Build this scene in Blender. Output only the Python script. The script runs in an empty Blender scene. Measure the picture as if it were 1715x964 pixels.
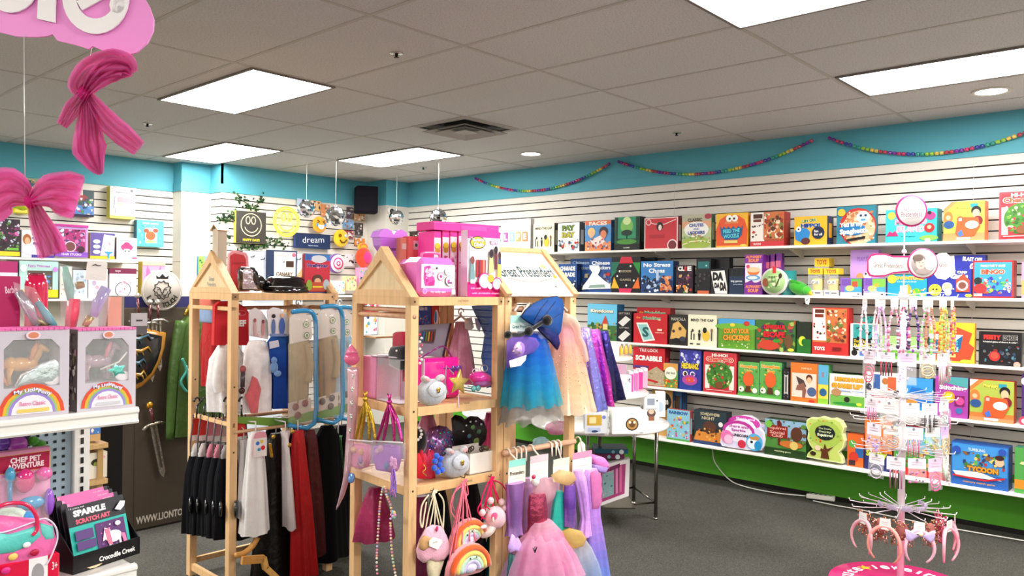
import bpy, math, random
from mathutils import Vector, Matrix
S=bpy.context.scene; COL=S.collection
# ---------------------------------------------------------------- camera model
FPX,YAW,PIT,ROL=1338.027,0.8395828,-0.0005845,0.0112165
CO=Vector((-6.342343,-7.390218,1.6353031)); H=2.886
_c,_s=math.cos(YAW),math.sin(YAW)
CW=Vector((_s*math.cos(PIT),_c*math.cos(PIT),math.sin(PIT))); _r=Vector((_c,-_s,0)); _u=_r.cross(CW)
CR=math.cos(ROL)*_r+math.sin(ROL)*_u; CU=-math.sin(ROL)*_r+math.cos(ROL)*_u
def ray(x,y): return (x-857.5)/FPX*CR-(y-482)/FPX*CU+CW
def aX(x,y,v): d=ray(x,y); return CO+d*((v-CO.x)/d.x)
def aY(x,y,v): d=ray(x,y); return CO+d*((v-CO.y)/d.y)
def aZ(x,y,v): d=ray(x,y); return CO+d*((v-CO.z)/d.z)
def aD(x,y,v): return CO+ray(x,y)*v
def aP(x,y,p,n):                      # pixel onto the plane through p with normal n
    d=ray(x,y); return CO+d*((Vector(p)-CO).dot(n)/d.dot(n))
UP=Vector((0,0,1)); RT=Vector((_c,-_s,0)); FW=Vector((_s,_c,0))
# ---------------------------------------------------------------- colours and materials
def lin(c):
    c=c/255.; return c/12.92 if c<=.04045 else ((c+.055)/1.055)**2.4
_cc={}
def C(h):
    if h not in _cc:
        s=h
        if len(s)==3: s=''.join(a*2 for a in s)
        _cc[h]=(lin(int(s[0:2],16)),lin(int(s[2:4],16)),lin(int(s[4:6],16)),1.)
    return _cc[h]
MAT={}
def mat(name,rough=.5,metal=0,spec=.5,bump=None,noise=0,alpha=1,transl=0,trans=0,sheen=0,coat=0,emit=0,fixed=None,subs=0,nscale=30):
    m=bpy.data.materials.new(name); m.use_nodes=True; nt=m.node_tree; N=nt.nodes; L=nt.links
    b=N['Principled BSDF']; b.inputs['Roughness'].default_value=rough; b.inputs['Metallic'].default_value=metal
    b.inputs['Specular IOR Level'].default_value=spec
    if sheen: b.inputs['Sheen Weight'].default_value=sheen
    if coat: b.inputs['Coat Weight'].default_value=coat; b.inputs['Coat Roughness'].default_value=.08
    if alpha<1 and not transl: b.inputs['Alpha'].default_value=alpha
    if trans: b.inputs['Transmission Weight'].default_value=trans
    if fixed: src=None; b.inputs['Base Color'].default_value=C(fixed)
    else:
        a=N.new('ShaderNodeAttribute'); a.attribute_name='Col'; src=a.outputs['Color']
    if noise:
        tc=N.new('ShaderNodeTexCoord'); n=N.new('ShaderNodeTexNoise'); n.inputs['Scale'].default_value=nscale; n.inputs['Detail'].default_value=4
        L.new(tc.outputs['Object'],n.inputs['Vector'])
        mr=N.new('ShaderNodeMapRange'); mr.inputs['From Min'].default_value=.3; mr.inputs['From Max'].default_value=.7
        mr.inputs['To Min'].default_value=1-noise; mr.inputs['To Max'].default_value=1+noise*.4; L.new(n.outputs['Fac'],mr.inputs['Value'])
        mx=N.new('ShaderNodeVectorMath'); mx.operation='SCALE'
        if src: L.new(src,mx.inputs[0])
        else: mx.inputs[0].default_value=C(fixed)[:3]
        L.new(mr.outputs['Result'],mx.inputs['Scale']); src=mx.outputs[0]
    if src: L.new(src,b.inputs['Base Color'])
    if emit:
        b.inputs['Emission Strength'].default_value=emit
        if src: L.new(src,b.inputs['Emission Color'])
        else: b.inputs['Emission Color'].default_value=C(fixed)
    if bump:
        kind,sc,st,di=bump; tc=N.new('ShaderNodeTexCoord')
        if kind=='noise': t=N.new('ShaderNodeTexNoise'); t.inputs['Scale'].default_value=sc; t.inputs['Detail'].default_value=3; out=t.outputs['Fac']
        elif kind=='vor': t=N.new('ShaderNodeTexVoronoi'); t.inputs['Scale'].default_value=sc; out=t.outputs['Color']
        L.new(tc.outputs['Object'],t.inputs['Vector'])
        bp=N.new('ShaderNodeBump'); bp.inputs['Strength'].default_value=st; bp.inputs['Distance'].default_value=di
        L.new(out,bp.inputs['Height']); L.new(bp.outputs['Normal'],b.inputs['Normal'])
    if transl:
        tl=N.new('ShaderNodeBsdfTranslucent'); L.new(src,tl.inputs[0]); mx=N.new('ShaderNodeMixShader'); mx.inputs[0].default_value=transl; L.new(b.outputs[0],mx.inputs[1]); L.new(tl.outputs[0],mx.inputs[2])
        tp=N.new('ShaderNodeBsdfTransparent'); m2=N.new('ShaderNodeMixShader'); m2.inputs[0].default_value=alpha; L.new(tp.outputs[0],m2.inputs[1]); L.new(mx.outputs[0],m2.inputs[2]); L.new(m2.outputs[0],N['Material Output'].inputs[0])
    MAT[name]=m; return m
mat('card',.42,spec=.35); mat('gloss',.14,spec=.6,coat=.3); mat('matte',.85,spec=.2)
mat('cloth',.9,spec=.06,sheen=.04,noise=.12,bump=('noise',260,.35,.002)); mat('satin',.34,spec=.35,sheen=0,bump=('noise',30,.4,.012))
mat('plush',.95,spec=.1,sheen=.6,noise=.15,bump=('noise',180,.6,.004))
mat('metal',.22,metal=1); mat('foil',.25,metal=.75,bump=('noise',40,.5,.01)); mat('sequin',.22,metal=.6,bump=('vor',140,.9,.006))
mat('clear',.06,spec=.6,alpha=.16); mat('tulle',.8,spec=.1,alpha=.66,noise=.1,transl=.5); mat('sheer',.6,spec=.2,alpha=.8,transl=.4,noise=.08)
mat('mirror',.05,metal=1); mat('lamp',.5,emit=9); mat('paint',.6,spec=.3,bump=('noise',300,.08,.001))
mat('glow',.5,emit=.0)
def special():
    # carpet
    m=mat('carpet',.95,spec=.1,fixed='66645f'); nt=m.node_tree; N=nt.nodes; L=nt.links; b=N['Principled BSDF']
    tc=N.new('ShaderNodeTexCoord'); n=N.new('ShaderNodeTexNoise'); n.inputs['Scale'].default_value=170; n.inputs['Detail'].default_value=6; n.inputs['Roughness'].default_value=.8
    n2=N.new('ShaderNodeTexNoise'); n2.inputs['Scale'].default_value=2.5; n2.inputs['Detail'].default_value=3
    L.new(tc.outputs['Object'],n.inputs['Vector']); L.new(tc.outputs['Object'],n2.inputs['Vector'])
    r=N.new('ShaderNodeValToRGB'); r.color_ramp.elements[0].position=.33; r.color_ramp.elements[0].color=C('211f1c'); r.color_ramp.elements[1].position=.68; r.color_ramp.elements[1].color=C('6c6a63')
    L.new(n.outputs['Fac'],r.inputs['Fac'])
    mr=N.new('ShaderNodeMapRange'); mr.inputs['To Min'].default_value=.75; mr.inputs['To Max'].default_value=1.2; L.new(n2.outputs['Fac'],mr.inputs['Value'])
    v=N.new('ShaderNodeVectorMath'); v.operation='SCALE'; L.new(r.outputs['Color'],v.inputs[0]); L.new(mr.outputs['Result'],v.inputs['Scale']); L.new(v.outputs[0],b.inputs['Base Color'])
    bp=N.new('ShaderNodeBump'); bp.inputs['Strength'].default_value=.6; bp.inputs['Distance'].default_value=.006; L.new(n.outputs['Fac'],bp.inputs['Height']); L.new(bp.outputs['Normal'],b.inputs['Normal'])
    # ceiling tile
    m=mat('ceiltile',.9,spec=.1,fixed='bdb8b0'); nt=m.node_tree; N=nt.nodes; L=nt.links; b=N['Principled BSDF']
    tc=N.new('ShaderNodeTexCoord'); n=N.new('ShaderNodeTexNoise'); n.inputs['Scale'].default_value=120; n.inputs['Detail'].default_value=5; n.inputs['Roughness'].default_value=.75
    L.new(tc.outputs['Object'],n.inputs['Vector'])
    r=N.new('ShaderNodeValToRGB'); r.color_ramp.elements[0].position=.34; r.color_ramp.elements[0].color=C('adaba8'); r.color_ramp.elements[1].position=.52; r.color_ramp.elements[1].color=C('d0cecb')
    L.new(n.outputs['Fac'],r.inputs['Fac']); L.new(r.outputs['Color'],b.inputs['Base Color'])
    bp=N.new('ShaderNodeBump'); bp.inputs['Strength'].default_value=.4; bp.inputs['Distance'].default_value=.004; L.new(n.outputs['Fac'],bp.inputs['Height']); L.new(bp.outputs['Normal'],b.inputs['Normal'])
    # wood
    m=mat('wood',.45,spec=.35,fixed='d9a871'); nt=m.node_tree; N=nt.nodes; L=nt.links; b=N['Principled BSDF']
    tc=N.new('ShaderNodeTexCoord'); mp=N.new('ShaderNodeMapping'); mp.inputs['Scale'].default_value=(14,14,1.6)
    n=N.new('ShaderNodeTexNoise'); n.inputs['Scale'].default_value=3.5; n.inputs['Detail'].default_value=5
    L.new(tc.outputs['Object'],mp.inputs['Vector']); L.new(mp.outputs['Vector'],n.inputs['Vector'])
    r=N.new('ShaderNodeValToRGB'); r.color_ramp.elements[0].position=.3; r.color_ramp.elements[0].color=(.88,.87,.85,1); r.color_ramp.elements[1].position=.7; r.color_ramp.elements[1].color=(1.06,1.06,1.06,1)
    L.new(n.outputs['Fac'],r.inputs['Fac']); a=N.new('ShaderNodeAttribute'); a.attribute_name='Col'
    v=N.new('ShaderNodeVectorMath'); v.operation='MULTIPLY'; L.new(r.outputs['Color'],v.inputs[0]); L.new(a.outputs['Color'],v.inputs[1]); L.new(v.outputs[0],b.inputs['Base Color'])
special()
# ---------------------------------------------------------------- mesh builder
_txt={}
def glyphs(s,bold=0.,font=None):
    k=(s,bold)
    if k in _txt: return _txt[k]
    cu=bpy.data.curves.new('t','FONT'); cu.body=s; cu.resolution_u=2; cu.offset=bold; cu.dimensions='2D'; cu.fill_mode='FRONT'
    ob=bpy.data.objects.new('t',cu); me=ob.to_mesh()
    vs=[(v.co.x,v.co.y) for v in me.vertices]; fs=[tuple(p.vertices) for p in me.polygons]
    ob.to_mesh_clear(); bpy.data.objects.remove(ob); bpy.data.curves.remove(cu)
    if not vs: vs=[(0,0)]; fs=[]
    x0=min(v[0] for v in vs); x1=max(v[0] for v in vs); y0=min(v[1] for v in vs); y1=max(v[1] for v in vs)
    _txt[k]=([((x-x0)/(x1-x0+1e-9)-.5,(y-y0)/(y1-y0+1e-9)-.5) for x,y in vs],fs,(x1-x0)/(y1-y0+1e-9)); return _txt[k]
class B:
    def __init__(s,m='card'): s.v=[]; s.f=[]; s.c=[]; s.mi=[]; s.ms=[]; s.sm=[]; s.use(m)
    def use(s,m):
        if m not in s.ms: s.ms.append(m)
        s.cur=s.ms.index(m); return s
    def add(s,vs,fs,c,sm=False):
        o=len(s.v); s.v+= [Vector(v) for v in vs]
        many=isinstance(c,list)
        for i,f in enumerate(fs):
            s.f.append(tuple(o+k for k in f)); s.c.append(c[i] if many else c); s.mi.append(s.cur); s.sm.append(sm)
        return s
    def box(s,o,a,b,c_,col,bev=0):       # corner o, edge vectors a,b,c
        o=Vector(o); a=Vector(a); b=Vector(b); c_=Vector(c_)
        if a.cross(b).dot(c_)<0: a,b=b,a
        if not bev:
            P=[o,o+a,o+a+b,o+b,o+c_,o+a+c_,o+a+b+c_,o+b+c_]
            return s.add(P,[(0,3,2,1),(4,5,6,7),(0,1,5,4),(1,2,6,5),(2,3,7,6),(3,0,4,7)],col)
        la,lb,lc=a.length,b.length,c_.length; ua,ub,uc=a/la,b/lb,c_/lc; P=[];idx={}
        e=min(bev,la*.45,lb*.45,lc*.45)
        for i in (0,1):
            for j in (0,1):
                for k in (0,1):
                    p=o+a*i+b*j+c_*k; da=ua*(e if i==0 else -e); db=ub*(e if j==0 else -e); dc=uc*(e if k==0 else -e)
                    for t,q in (('a',p+db+dc),('b',p+da+dc),('c',p+da+db)): idx[(i,j,k,t)]=len(P); P.append(q)
        F=[]
        for i in (0,1):
            q=[idx[(i,0,0,'a')],idx[(i,1,0,'a')],idx[(i,1,1,'a')],idx[(i,0,1,'a')]]; F.append(q if i else q[::-1])
            q=[idx[(0,i,0,'b')],idx[(0,i,1,'b')],idx[(1,i,1,'b')],idx[(1,i,0,'b')]]; F.append(q if i else q[::-1])
            q=[idx[(0,0,i,'c')],idx[(1,0,i,'c')],idx[(1,1,i,'c')],idx[(0,1,i,'c')]]; F.append(q if i else q[::-1])
        for j in (0,1):
            for k in (0,1):
                F.append([idx[(0,j,k,'b')],idx[(1,j,k,'b')],idx[(1,j,k,'c')],idx[(0,j,k,'c')]])
                F.append([idx[(j,0,k,'a')],idx[(j,1,k,'a')],idx[(j,1,k,'c')],idx[(j,0,k,'c')]])
                F.append([idx[(j,k,0,'a')],idx[(j,k,1,'a')],idx[(j,k,1,'b')],idx[(j,k,0,'b')]])
                for i in (0,1): F.append([idx[(i,j,k,'a')],idx[(i,j,k,'b')],idx[(i,j,k,'c')]])
        # de-duplicate the bevel corners
        ctr=o+(a+b+c_)/2; G=[]
        for f in F:
            f=list(dict.fromkeys(f)); n=(P[f[1]]-P[f[0]]).cross(P[f[2]]-P[f[0]]); m=sum((P[k] for k in f),Vector())/len(f)
            G.append(tuple(f if n.dot(m-ctr)>0 else f[::-1]))
        return s.add(P,G,col)
    def cbox(s,c,sx,sy,sz,col,rz=0,bev=0):
        ca,sa=math.cos(rz),math.sin(rz); a=Vector((ca,sa,0))*sx; b=Vector((-sa,ca,0))*sy
        return s.box(Vector(c)-a/2-b/2-UP*sz/2,a,b,UP*sz,col,bev)
    def bar(s,p,q,w,h,col,up=UP,bev=0):   # bar from p to q
        p=Vector(p); q=Vector(q); d=q-p; sd=d.cross(up)
        if sd.length<1e-6: sd=d.cross(Vector((1,0,0)))
        sd.normalize(); u=sd.cross(d).normalized()
        return s.box(p-sd*w/2-u*h/2,sd*w,u*h,d,col,bev)
    def tube(s,pts,r,col,n=6,closed=False,cap=True):
        pts=[Vector(p) for p in pts]; m=len(pts); rr=r if isinstance(r,(list,tuple)) else [r]*m
        V=[];F=[];cols=[]; ref=None
        for i,p in enumerate(pts):
            t=(pts[(i+1)%m]-pts[i-1]) if closed else (pts[min(i+1,m-1)]-pts[max(i-1,0)])
            if t.length<1e-9: t=Vector((0,0,1))
            t.normalize()
            if ref is None: ref=t.orthogonal().normalized()
            ref=(ref-t*ref.dot(t)); 
            if ref.length<1e-6: ref=t.orthogonal()
            ref.normalize(); b=t.cross(ref)
            for k in range(n):
                a=2*math.pi*k/n; V.append(p+(ref*math.cos(a)+b*math.sin(a))*rr[i])
        for i in range(m if closed else m-1):
            j=(i+1)%m
            for k in range(n):
                k2=(k+1)%n; F.append((i*n+k,i*n+k2,j*n+k2,j*n+k)); cols.append(col[i%len(col)] if isinstance(col,list) else col)
        if cap and not closed:
            F.append(tuple(range(n))[::-1]); cols.append(cols[0]); F.append(tuple((m-1)*n+k for k in range(n))); cols.append(cols[-2])
        return s.add(V,F,cols,True)
    def lathe(s,c,prof,col,n=20,ax=UP,sm=True,cap=True):   # prof (r,h)
        c=Vector(c); ax=Vector(ax).normalized(); a=ax.orthogonal().normalized()
        if abs(ax.z)>.99: a=Vector((1,0,0))
        b=ax.cross(a); V=[];F=[];cs=[]; m=len(prof)
        for r,h in prof:
            for k in range(n):
                t=2*math.pi*k/n; V.append(c+ax*h+(a*math.cos(t)+b*math.sin(t))*max(r,1e-5))
        for i in range(m-1):
            for k in range(n):
                k2=(k+1)%n; F.append((i*n+k,i*n+k2,(i+1)*n+k2,(i+1)*n+k)); cs.append(col[i] if isinstance(col,list) else col)
        if cap: F.append(tuple(range(n))[::-1]); cs.append(cs[0]); F.append(tuple((m-1)*n+k for k in range(n))); cs.append(cs[-2])
        return s.add(V,F,cs,sm)
    def ell(s,c,rx,ry,rz,col,n=12,m=8,ax=(Vector((1,0,0)),Vector((0,1,0)),Vector((0,0,1))),disp=None):
        c=Vector(c); V=[];F=[]
        for i in range(m+1):
            p=math.pi*i/m
            for k in range(n):
                t=2*math.pi*k/n; g=1 if disp is None else disp(p,t)
                V.append(c+ax[0]*(rx*g*math.sin(p)*math.cos(t))+ax[1]*(ry*g*math.sin(p)*math.sin(t))+ax[2]*(rz*g*math.cos(p)))
        for i in range(m):
            for k in range(n):
                k2=(k+1)%n; F.append((i*n+k,(i+1)*n+k,(i+1)*n+k2,i*n+k2))
        return s.add(V,F,col,True)
    def poly(s,pts,col): return s.add(pts,[tuple(range(len(pts)))],col)
    def slab(s,pts,N,t,col,edge=None):    # planar outline extruded by -N*t
        pts=[Vector(p) for p in pts]; N=Vector(N); n=len(pts); bk=[p-N*t for p in pts]
        nn=sum(((pts[i]-pts[0]).cross(pts[(i+1)%n]-pts[0]) for i in range(n)),Vector())
        if nn.dot(N)<0: pts=pts[::-1]; bk=bk[::-1]
        F=[tuple(range(n)),tuple(range(2*n-1,n-1,-1))]+[(i,i+n,(i+1)%n+n,(i+1)%n) for i in range(n)]
        e=edge or col; return s.add(pts+bk,F,[col,e]+[e]*n)
    def puff(s,pts,N,t,col,steps=((1,0),(.93,.6),(.75,.9),(.4,1)),ctr=None):  # pillow from a star-shaped outline
        pts=[Vector(p) for p in pts]; N=Vector(N).normalized(); n=len(pts); c=Vector(ctr) if ctr is not None else sum(pts,Vector())/n
        nn=sum(((pts[i]-c).cross(pts[(i+1)%n]-c) for i in range(n)),Vector())
        if nn.dot(N)<0: pts=pts[::-1]
        V=[];F=[]
        for sg in (1,-1):
            o=len(V)
            for k,h in steps: V+=[c+(p-c)*k+N*(sg*h*t/2) for p in pts]
            V.append(c+N*(sg*t/2)); q=len(V)-1
            for j in range(len(steps)-1):
                for i in range(n):
                    f=(o+j*n+i,o+j*n+(i+1)%n,o+(j+1)*n+(i+1)%n,o+(j+1)*n+i); F.append(f if sg>0 else f[::-1])
            j=len(steps)-1
            for i in range(n):
                f=(o+j*n+i,o+j*n+(i+1)%n,q); F.append(f if sg>0 else f[::-1])
        return s.add(V,F,col,True)
    def text(s,t,c,U,V,w,h,col,bold=0.,rot=0,N=None,off=0,keep=True,thick=0):
        vs,fs,asp=glyphs(t,bold); c=Vector(c); U=Vector(U).normalized(); V=Vector(V).normalized()
        N=U.cross(V) if N is None else N
        if keep:
            if w/h>asp*1.6: w=h*asp*1.6
            elif w/h<asp*.45: h=w/(asp*.45)
        ca,sa=math.cos(rot),math.sin(rot); P=[]
        for x,y in vs:
            x*=w; y*=h; P.append(c+U*(x*ca-y*sa)+V*(x*sa+y*ca)+N*off)
        F=[]
        for f in fs:
            n=(P[f[1]]-P[f[0]]).cross(P[f[2]]-P[f[0]]); F.append(f if n.dot(N)>0 else f[::-1])
        return s.add(P,F,col)
    def art(s,o,U,V,ops,eps=.0005):       # o lower-left corner, U,V full edge vectors, ops in 0..1
        o=Vector(o);U=Vector(U);V=Vector(V);N=U.cross(V).normalized(); k=0; rn=random.Random(len(ops)*7+int(U.length*1e4))
        W=U.length;Hh=V.length
        def P(x,y): return o+U*x+V*y+N*(eps*k)
        for op in ops:
            k+=1; q=op[0]
            if q=='r': _,a,b,c,d,col=op; s.poly([P(a,b),P(c,b),P(c,d),P(a,d)],C(col))
            elif q=='e':
                _,a,b,r1,r2,col=op; s.poly([P(a+r1*math.cos(t*math.pi/8),b+r2*math.sin(t*math.pi/8)) for t in range(16)],C(col))
            elif q=='c':
                _,a,b,r,col=op; r2=r*W/Hh; s.poly([P(a+r*math.cos(t*math.pi/8),b+r2*math.sin(t*math.pi/8)) for t in range(16)],C(col))
            elif q=='p': s.poly([P(x,y) for x,y in op[1]],C(op[2]))
            elif q=='t':
                _,t,a,b,w,h,col=op[:7]; rot=op[7] if len(op)>7 else 0; ol=op[8] if len(op)>8 else None; bd=op[9] if len(op)>9 else .02
                if ol: s.text(t,P(a,b),U,V,w*W,h*Hh,C(ol),bold=bd+.06,rot=rot,N=N); k+=1
                s.text(t,P(a,b),U,V,w*W*(.96 if ol else 1),h*Hh*(.93 if ol else 1),C(col),bold=bd,rot=rot,N=N)
            elif q=='l':                  # polyline with width
                _,pts,wd,col=op
                for (x0,y0),(x1,y1) in zip(pts,pts[1:]):
                    a=P(x0,y0);b=P(x1,y1);d=(b-a)
                    if d.length<1e-7: continue
                    sd=N.cross(d.normalized())*wd*W/2; s.poly([a-sd,b-sd,b+sd,a+sd],C(col))
            elif q=='a':                  # ring arc
                _,a,b,r0,r1,t0,t1,col=op; a0=math.radians(t0);a1=math.radians(t1); n=10; h=W/Hh; pr=None
                for i in range(n+1):
                    t=a0+(a1-a0)*i/n; cu=(P(a+r0*math.cos(t),b+r0*h*math.sin(t)),P(a+r1*math.cos(t),b+r1*h*math.sin(t)))
                    if pr: s.poly([pr[0],pr[1],cu[1],cu[0]] ,C(col))
                    pr=cu
            elif q=='s':                  # scatter of small printed shapes
                _,n,a,b,c,d,cols,sz=op
                for _i in range(n):
                    k+=.12; x=rn.uniform(a,c);y=rn.uniform(b,d);r=sz*rn.uniform(.4,1);h=W/Hh;ph=rn.uniform(0,6);m=rn.choice((3,4,5,7,8))
                    pts=[(x+r*rn.uniform(.6,1)*math.cos(ph+6.2832*t/m),y+h*r*rn.uniform(.6,1)*math.sin(ph+6.2832*t/m)) for t in range(m)]
                    pts=[(min(max(u,a),c),min(max(w,b),d)) for u,w in pts]
                    s.poly([P(u,w) for u,w in pts],C(rn.choice(cols)))
        return s
    def sheet(s,rows,col,sm=True,thick=0):      # grid of points
        n=len(rows[0]); V=[p for r in rows for p in r]; F=[];cs=[]
        for i in range(len(rows)-1):
            for k in range(n-1):
                F.append((i*n+k,i*n+k+1,(i+1)*n+k+1,(i+1)*n+k)); cs.append(col(i/(len(rows)-1),k/(n-1)) if callable(col) else col)
        return s.add(V,F,cs,sm)
    def obj(s,name,parent=None,root=None,**kw):
        me=bpy.data.meshes.new(name)
        base=Matrix.Identity(4)
        if root is not None: base=root
        elif parent is not None: base=parent['_m'] if False else WM[parent.name]
        else:
            if s.v:
                x0=min(v.x for v in s.v);x1=max(v.x for v in s.v);y0=min(v.y for v in s.v);y1=max(v.y for v in s.v);z0=min(v.z for v in s.v)
                base=Matrix.Translation(((x0+x1)/2,(y0+y1)/2,z0))
        inv=base.inverted(); vs=[inv@v for v in s.v]
        me.from_pydata([tuple(v) for v in vs],[],s.f)
        for m in s.ms: me.materials.append(MAT[m])
        me.polygons.foreach_set('material_index',s.mi); me.polygons.foreach_set('use_smooth',s.sm)
        at=me.color_attributes.new('Col','FLOAT_COLOR','CORNER'); buf=[]
        for f,c in zip(s.f,s.c): buf+=list(c)*len(f)
        at.data.foreach_set('color',buf); me.update()
        o=bpy.data.objects.new(name,me); COL.objects.link(o)
        if parent is not None: o.parent=parent
        else: o.matrix_world=base
        WM[o.name]=base
        for k,v in kw.items(): o[k]=v
        return o
WM={}
def thing(name,label,cat,loc,group=None,rz=0):
    o=bpy.data.objects.new(name,None); COL.objects.link(o); o.empty_display_size=.05
    m=Matrix.Translation(Vector(loc))@Matrix.Rotation(rz,4,'Z'); o.matrix_world=m; WM[o.name]=m
    o['label']=label; o['category']=cat
    if group: o['group']=group
    return o
def tag(o,label,cat,group=None):
    o['label']=label; o['category']=cat
    if group: o['group']=group
    return o
def struct(b,name): return b.obj(name,kind='structure')
# ================================================================ ROOM
XW,YF=-10.5,-10.5          # far side wall and wall behind the camera
b=B('carpet'); b.box((XW,YF,-.05),(-XW,0,0),(0,-YF+.9,0),(0,0,.05),C('666')); struct(b,'floor')
b=B('ceiltile'); b.box((XW,YF,H),(-XW,0,0),(0,-YF+.9,0),(0,0,.05),C('999')); struct(b,'ceiling')
gx,gy=-.384,-3.206
b=B('paint')
for n in range(0,17): 
    x=gx-.6096*n; b.box((x-.011,YF,H-.0025),(.022,0,0),(0,-YF+.85,0),(0,0,.004),C('b5b0a8'))
for m in range(-2,7):
    y=gy-1.2192*(m-1); b.box((XW,y-.011,H-.003),(-XW,0,0),(0,.022,0),(0,0,.004),C('b5b0a8'))
struct(b,'trim_1')
TEAL='58a8b8'; TE=C(TEAL); WH=C('e0dbd1')
SZ0=2.5188; SP=.0758
def slat(b,o,d,N,length,z0,z1,seams=()):
    # plank wall with dark grooves; o = start at floor, d = direction along, N = outward normal
    d=Vector(d);N=Vector(N);o=Vector(o); z=SZ0+SP*3; gs=[]
    while z>z0:
        if z<z1-.01: gs.append(z)
        z-=SP
    zs=z1
    for g in gs:
        b.box(o+UP*(g+.0055)-N*.02,d*length,N*.02,UP*(zs-g-.0055),WH); b.box(o+UP*(g-.0055)-N*.02,d*length,N*.008,UP*.011,C('211d1a')); zs=g-.0055
    if zs>z0: b.box(o+UP*z0-N*.02,d*length,N*.02,UP*(zs-z0),WH)
def tealband(b,o,d,N,length):
    d=Vector(d);N=Vector(N);o=Vector(o)
    b.box(o+UP*2.588-N*.02,d*length,N*.02,UP*(H-2.588),TE); b.box(o+UP*2.588,d*length,N*.012,UP*.085,TE)
GR=C('56a62c')
b=B('paint'); N=(-1,0,0); L=-YF
slat(b,(0,YF,0),(0,1,0),N,L,.40,2.588); tealband(b,(0,YF,0),(0,1,0),N,L)
b.box((-.0,YF,.035),(.02,0,0),(0,L,0),(0,0,.365),GR); b.box((-.004,YF,0),(.024,0,0),(0,L,0),(0,0,.035),C("15130f"))
b.box((.02,YF,0),(.1,0,0),(0,L+.0,0),(0,0,H),WH)
for y in (-3.66,-6.05): b.box((-.0012,y,.4),(.002,0,0),(0,.003,0),(0,0,2.19),C('cfc9bf'))
struct(b,'wall_right')
# back wall, in steps
CRM=C('d9d2c4')
b=B('paint'); N=(0,-1,0); Y1=.78
slat(b,(XW,Y1,0),(1,0,0),N,-XW-2.52,1.52,2.588); tealband(b,(XW,Y1,0),(1,0,0),N,-XW-2.52)
b.box((XW,Y1-.0,0),(-XW-2.52,0,0),(0,.02,0),(0,0,1.52),CRM)
b.box((XW,Y1+.02,0),(-XW,0,0),(0,.1,0),(0,0,H),WH)
struct(b,'wall_back')
b=B('paint')   # pillar
b.box((-2.52,.6,0),(.32,0,0),(0,.2,0),(0,0,2.588),WH); b.box((-2.52,.6,2.588),(.32,0,0),(0,.2,0),(0,0,H-2.588),TE)
b.box((-2.532,.588,2.588),(.34,0,0),(0,.2,0),(0,0,.085),TE)
b.box((-2.5215,.6,1.86),(.002,0,0),(0,.18,0),(0,0,.006),C('8f887c'))
b.box((-2.52,.597,0),(.3,0,0),(0,.01,0),(0,0,1.62),CRM)
struct(b,'wall_back_pillar')
b=B('paint')   # second stretch, further forward
slat(b,(-2.21,.38,0),(0,1,0),(-1,0,0),.4,.3,2.588); tealband(b,(-2.21,.36,0),(0,1,0),(-1,0,0),.4); b.box((-2.188,.38,0),(.02,0,0),(0,.4,0),(0,0,H),WH)
slat(b,(-2.21,.36,0),(1,0,0),(0,-1,0),1.80,.3,2.588); tealband(b,(-2.21,.36,0),(1,0,0),(0,-1,0),2.0)
b.box((-2.19,.38,0),(1.9,0,0),(0,.4,0),(0,0,H),WH); b.box((-.42,.358,0),(.1,0,0),(0,.1,0),(0,0,2.588),WH)
struct(b,'wall_back_right')
b=B('paint')
b.box((-.34,0,0),(.36,0,0),(0,.5,0),(0,0,2.588),WH); b.box((-.34,0,2.588),(.36,0,0),(0,.5,0),(0,0,H-2.588),TE)
struct(b,'wall_back_corner')
b=B('paint'); b.box((XW-.1,YF,0),(.1,0,0),(0,-YF+.9,0),(0,0,H),WH); struct(b,'wall_left')
b=B('paint'); b.box((XW,YF-.1,0),(-XW,0,0),(0,.1,0),(0,0,H),WH); struct(b,'wall_front')
# ---------------------------------------------------------------- ceiling fixtures
LW,LL=.545,1.19
def panel(x,y,label,w=LW,l=LL,grp=None,power=None,name='ceiling_light'):
    t=thing(name,label,'ceiling light',(x+w/2,y+l/2,H-.03),grp)
    b=B('paint'); z=H-.012; e=.016
    b.box((x-e,y-e,z),(w+2*e,0,0),(0,e,0),(0,0,.0118),C('77706a')); b.box((x-e,y+l,z),(w+2*e,0,0),(0,e,0),(0,0,.0118),C('77706a'))
    b.box((x-e,y,z),(e,0,0),(0,l,0),(0,0,.0118),C('77706a')); b.box((x+w,y,z),(e,0,0),(0,l,0),(0,0,.0118),C('77706a')); b.obj('frame',t)
    b=B('lamp'); b.box((x,y,H-.009),(w,0,0),(0,l,0),(0,0,.008),C('ffffff')); b.obj('diffuser',t)
    ld=bpy.data.lights.new('panel_lamp','AREA'); ld.shape='RECTANGLE'; ld.size=w; ld.size_y=l; ld.energy=power or PWR; ld.color=(1,.985,.95)
    lo=bpy.data.objects.new('lamp',ld); COL.objects.link(lo); lo.parent=t; lo.location=(0,0,.012)
PWR=42
panel(-3.916,-3.187,'largest rectangular ceiling light on the left, above the pink bow')
panel(-2.802,-.819,'small rectangular ceiling light against the turquoise wall over the pillar',power=24)
panel(-1.596,-1.979,'rectangular ceiling light in the middle, beside the square air vent')
pD=aZ(1240,43,H); panel(pD.x-LW,pD.y-LL,'ceiling light cut by the top edge of the picture on the right')
pE=aZ(1405,128,H); panel(pE.x,pE.y-LL,'rectangular ceiling light at the right edge, over the board game wall')
for i,(x,y) in enumerate([(-7.2,-3.2),(-6.4,-2.0),(-8.9,-5.6),(-5.1,-8.7),(-8.6,-8.9),(-2.0,-9.0)]):
    panel(x,y,'rectangular ceiling light outside the picture, in the shop behind',grp='ceiling lights beyond the frame',power=75)
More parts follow.
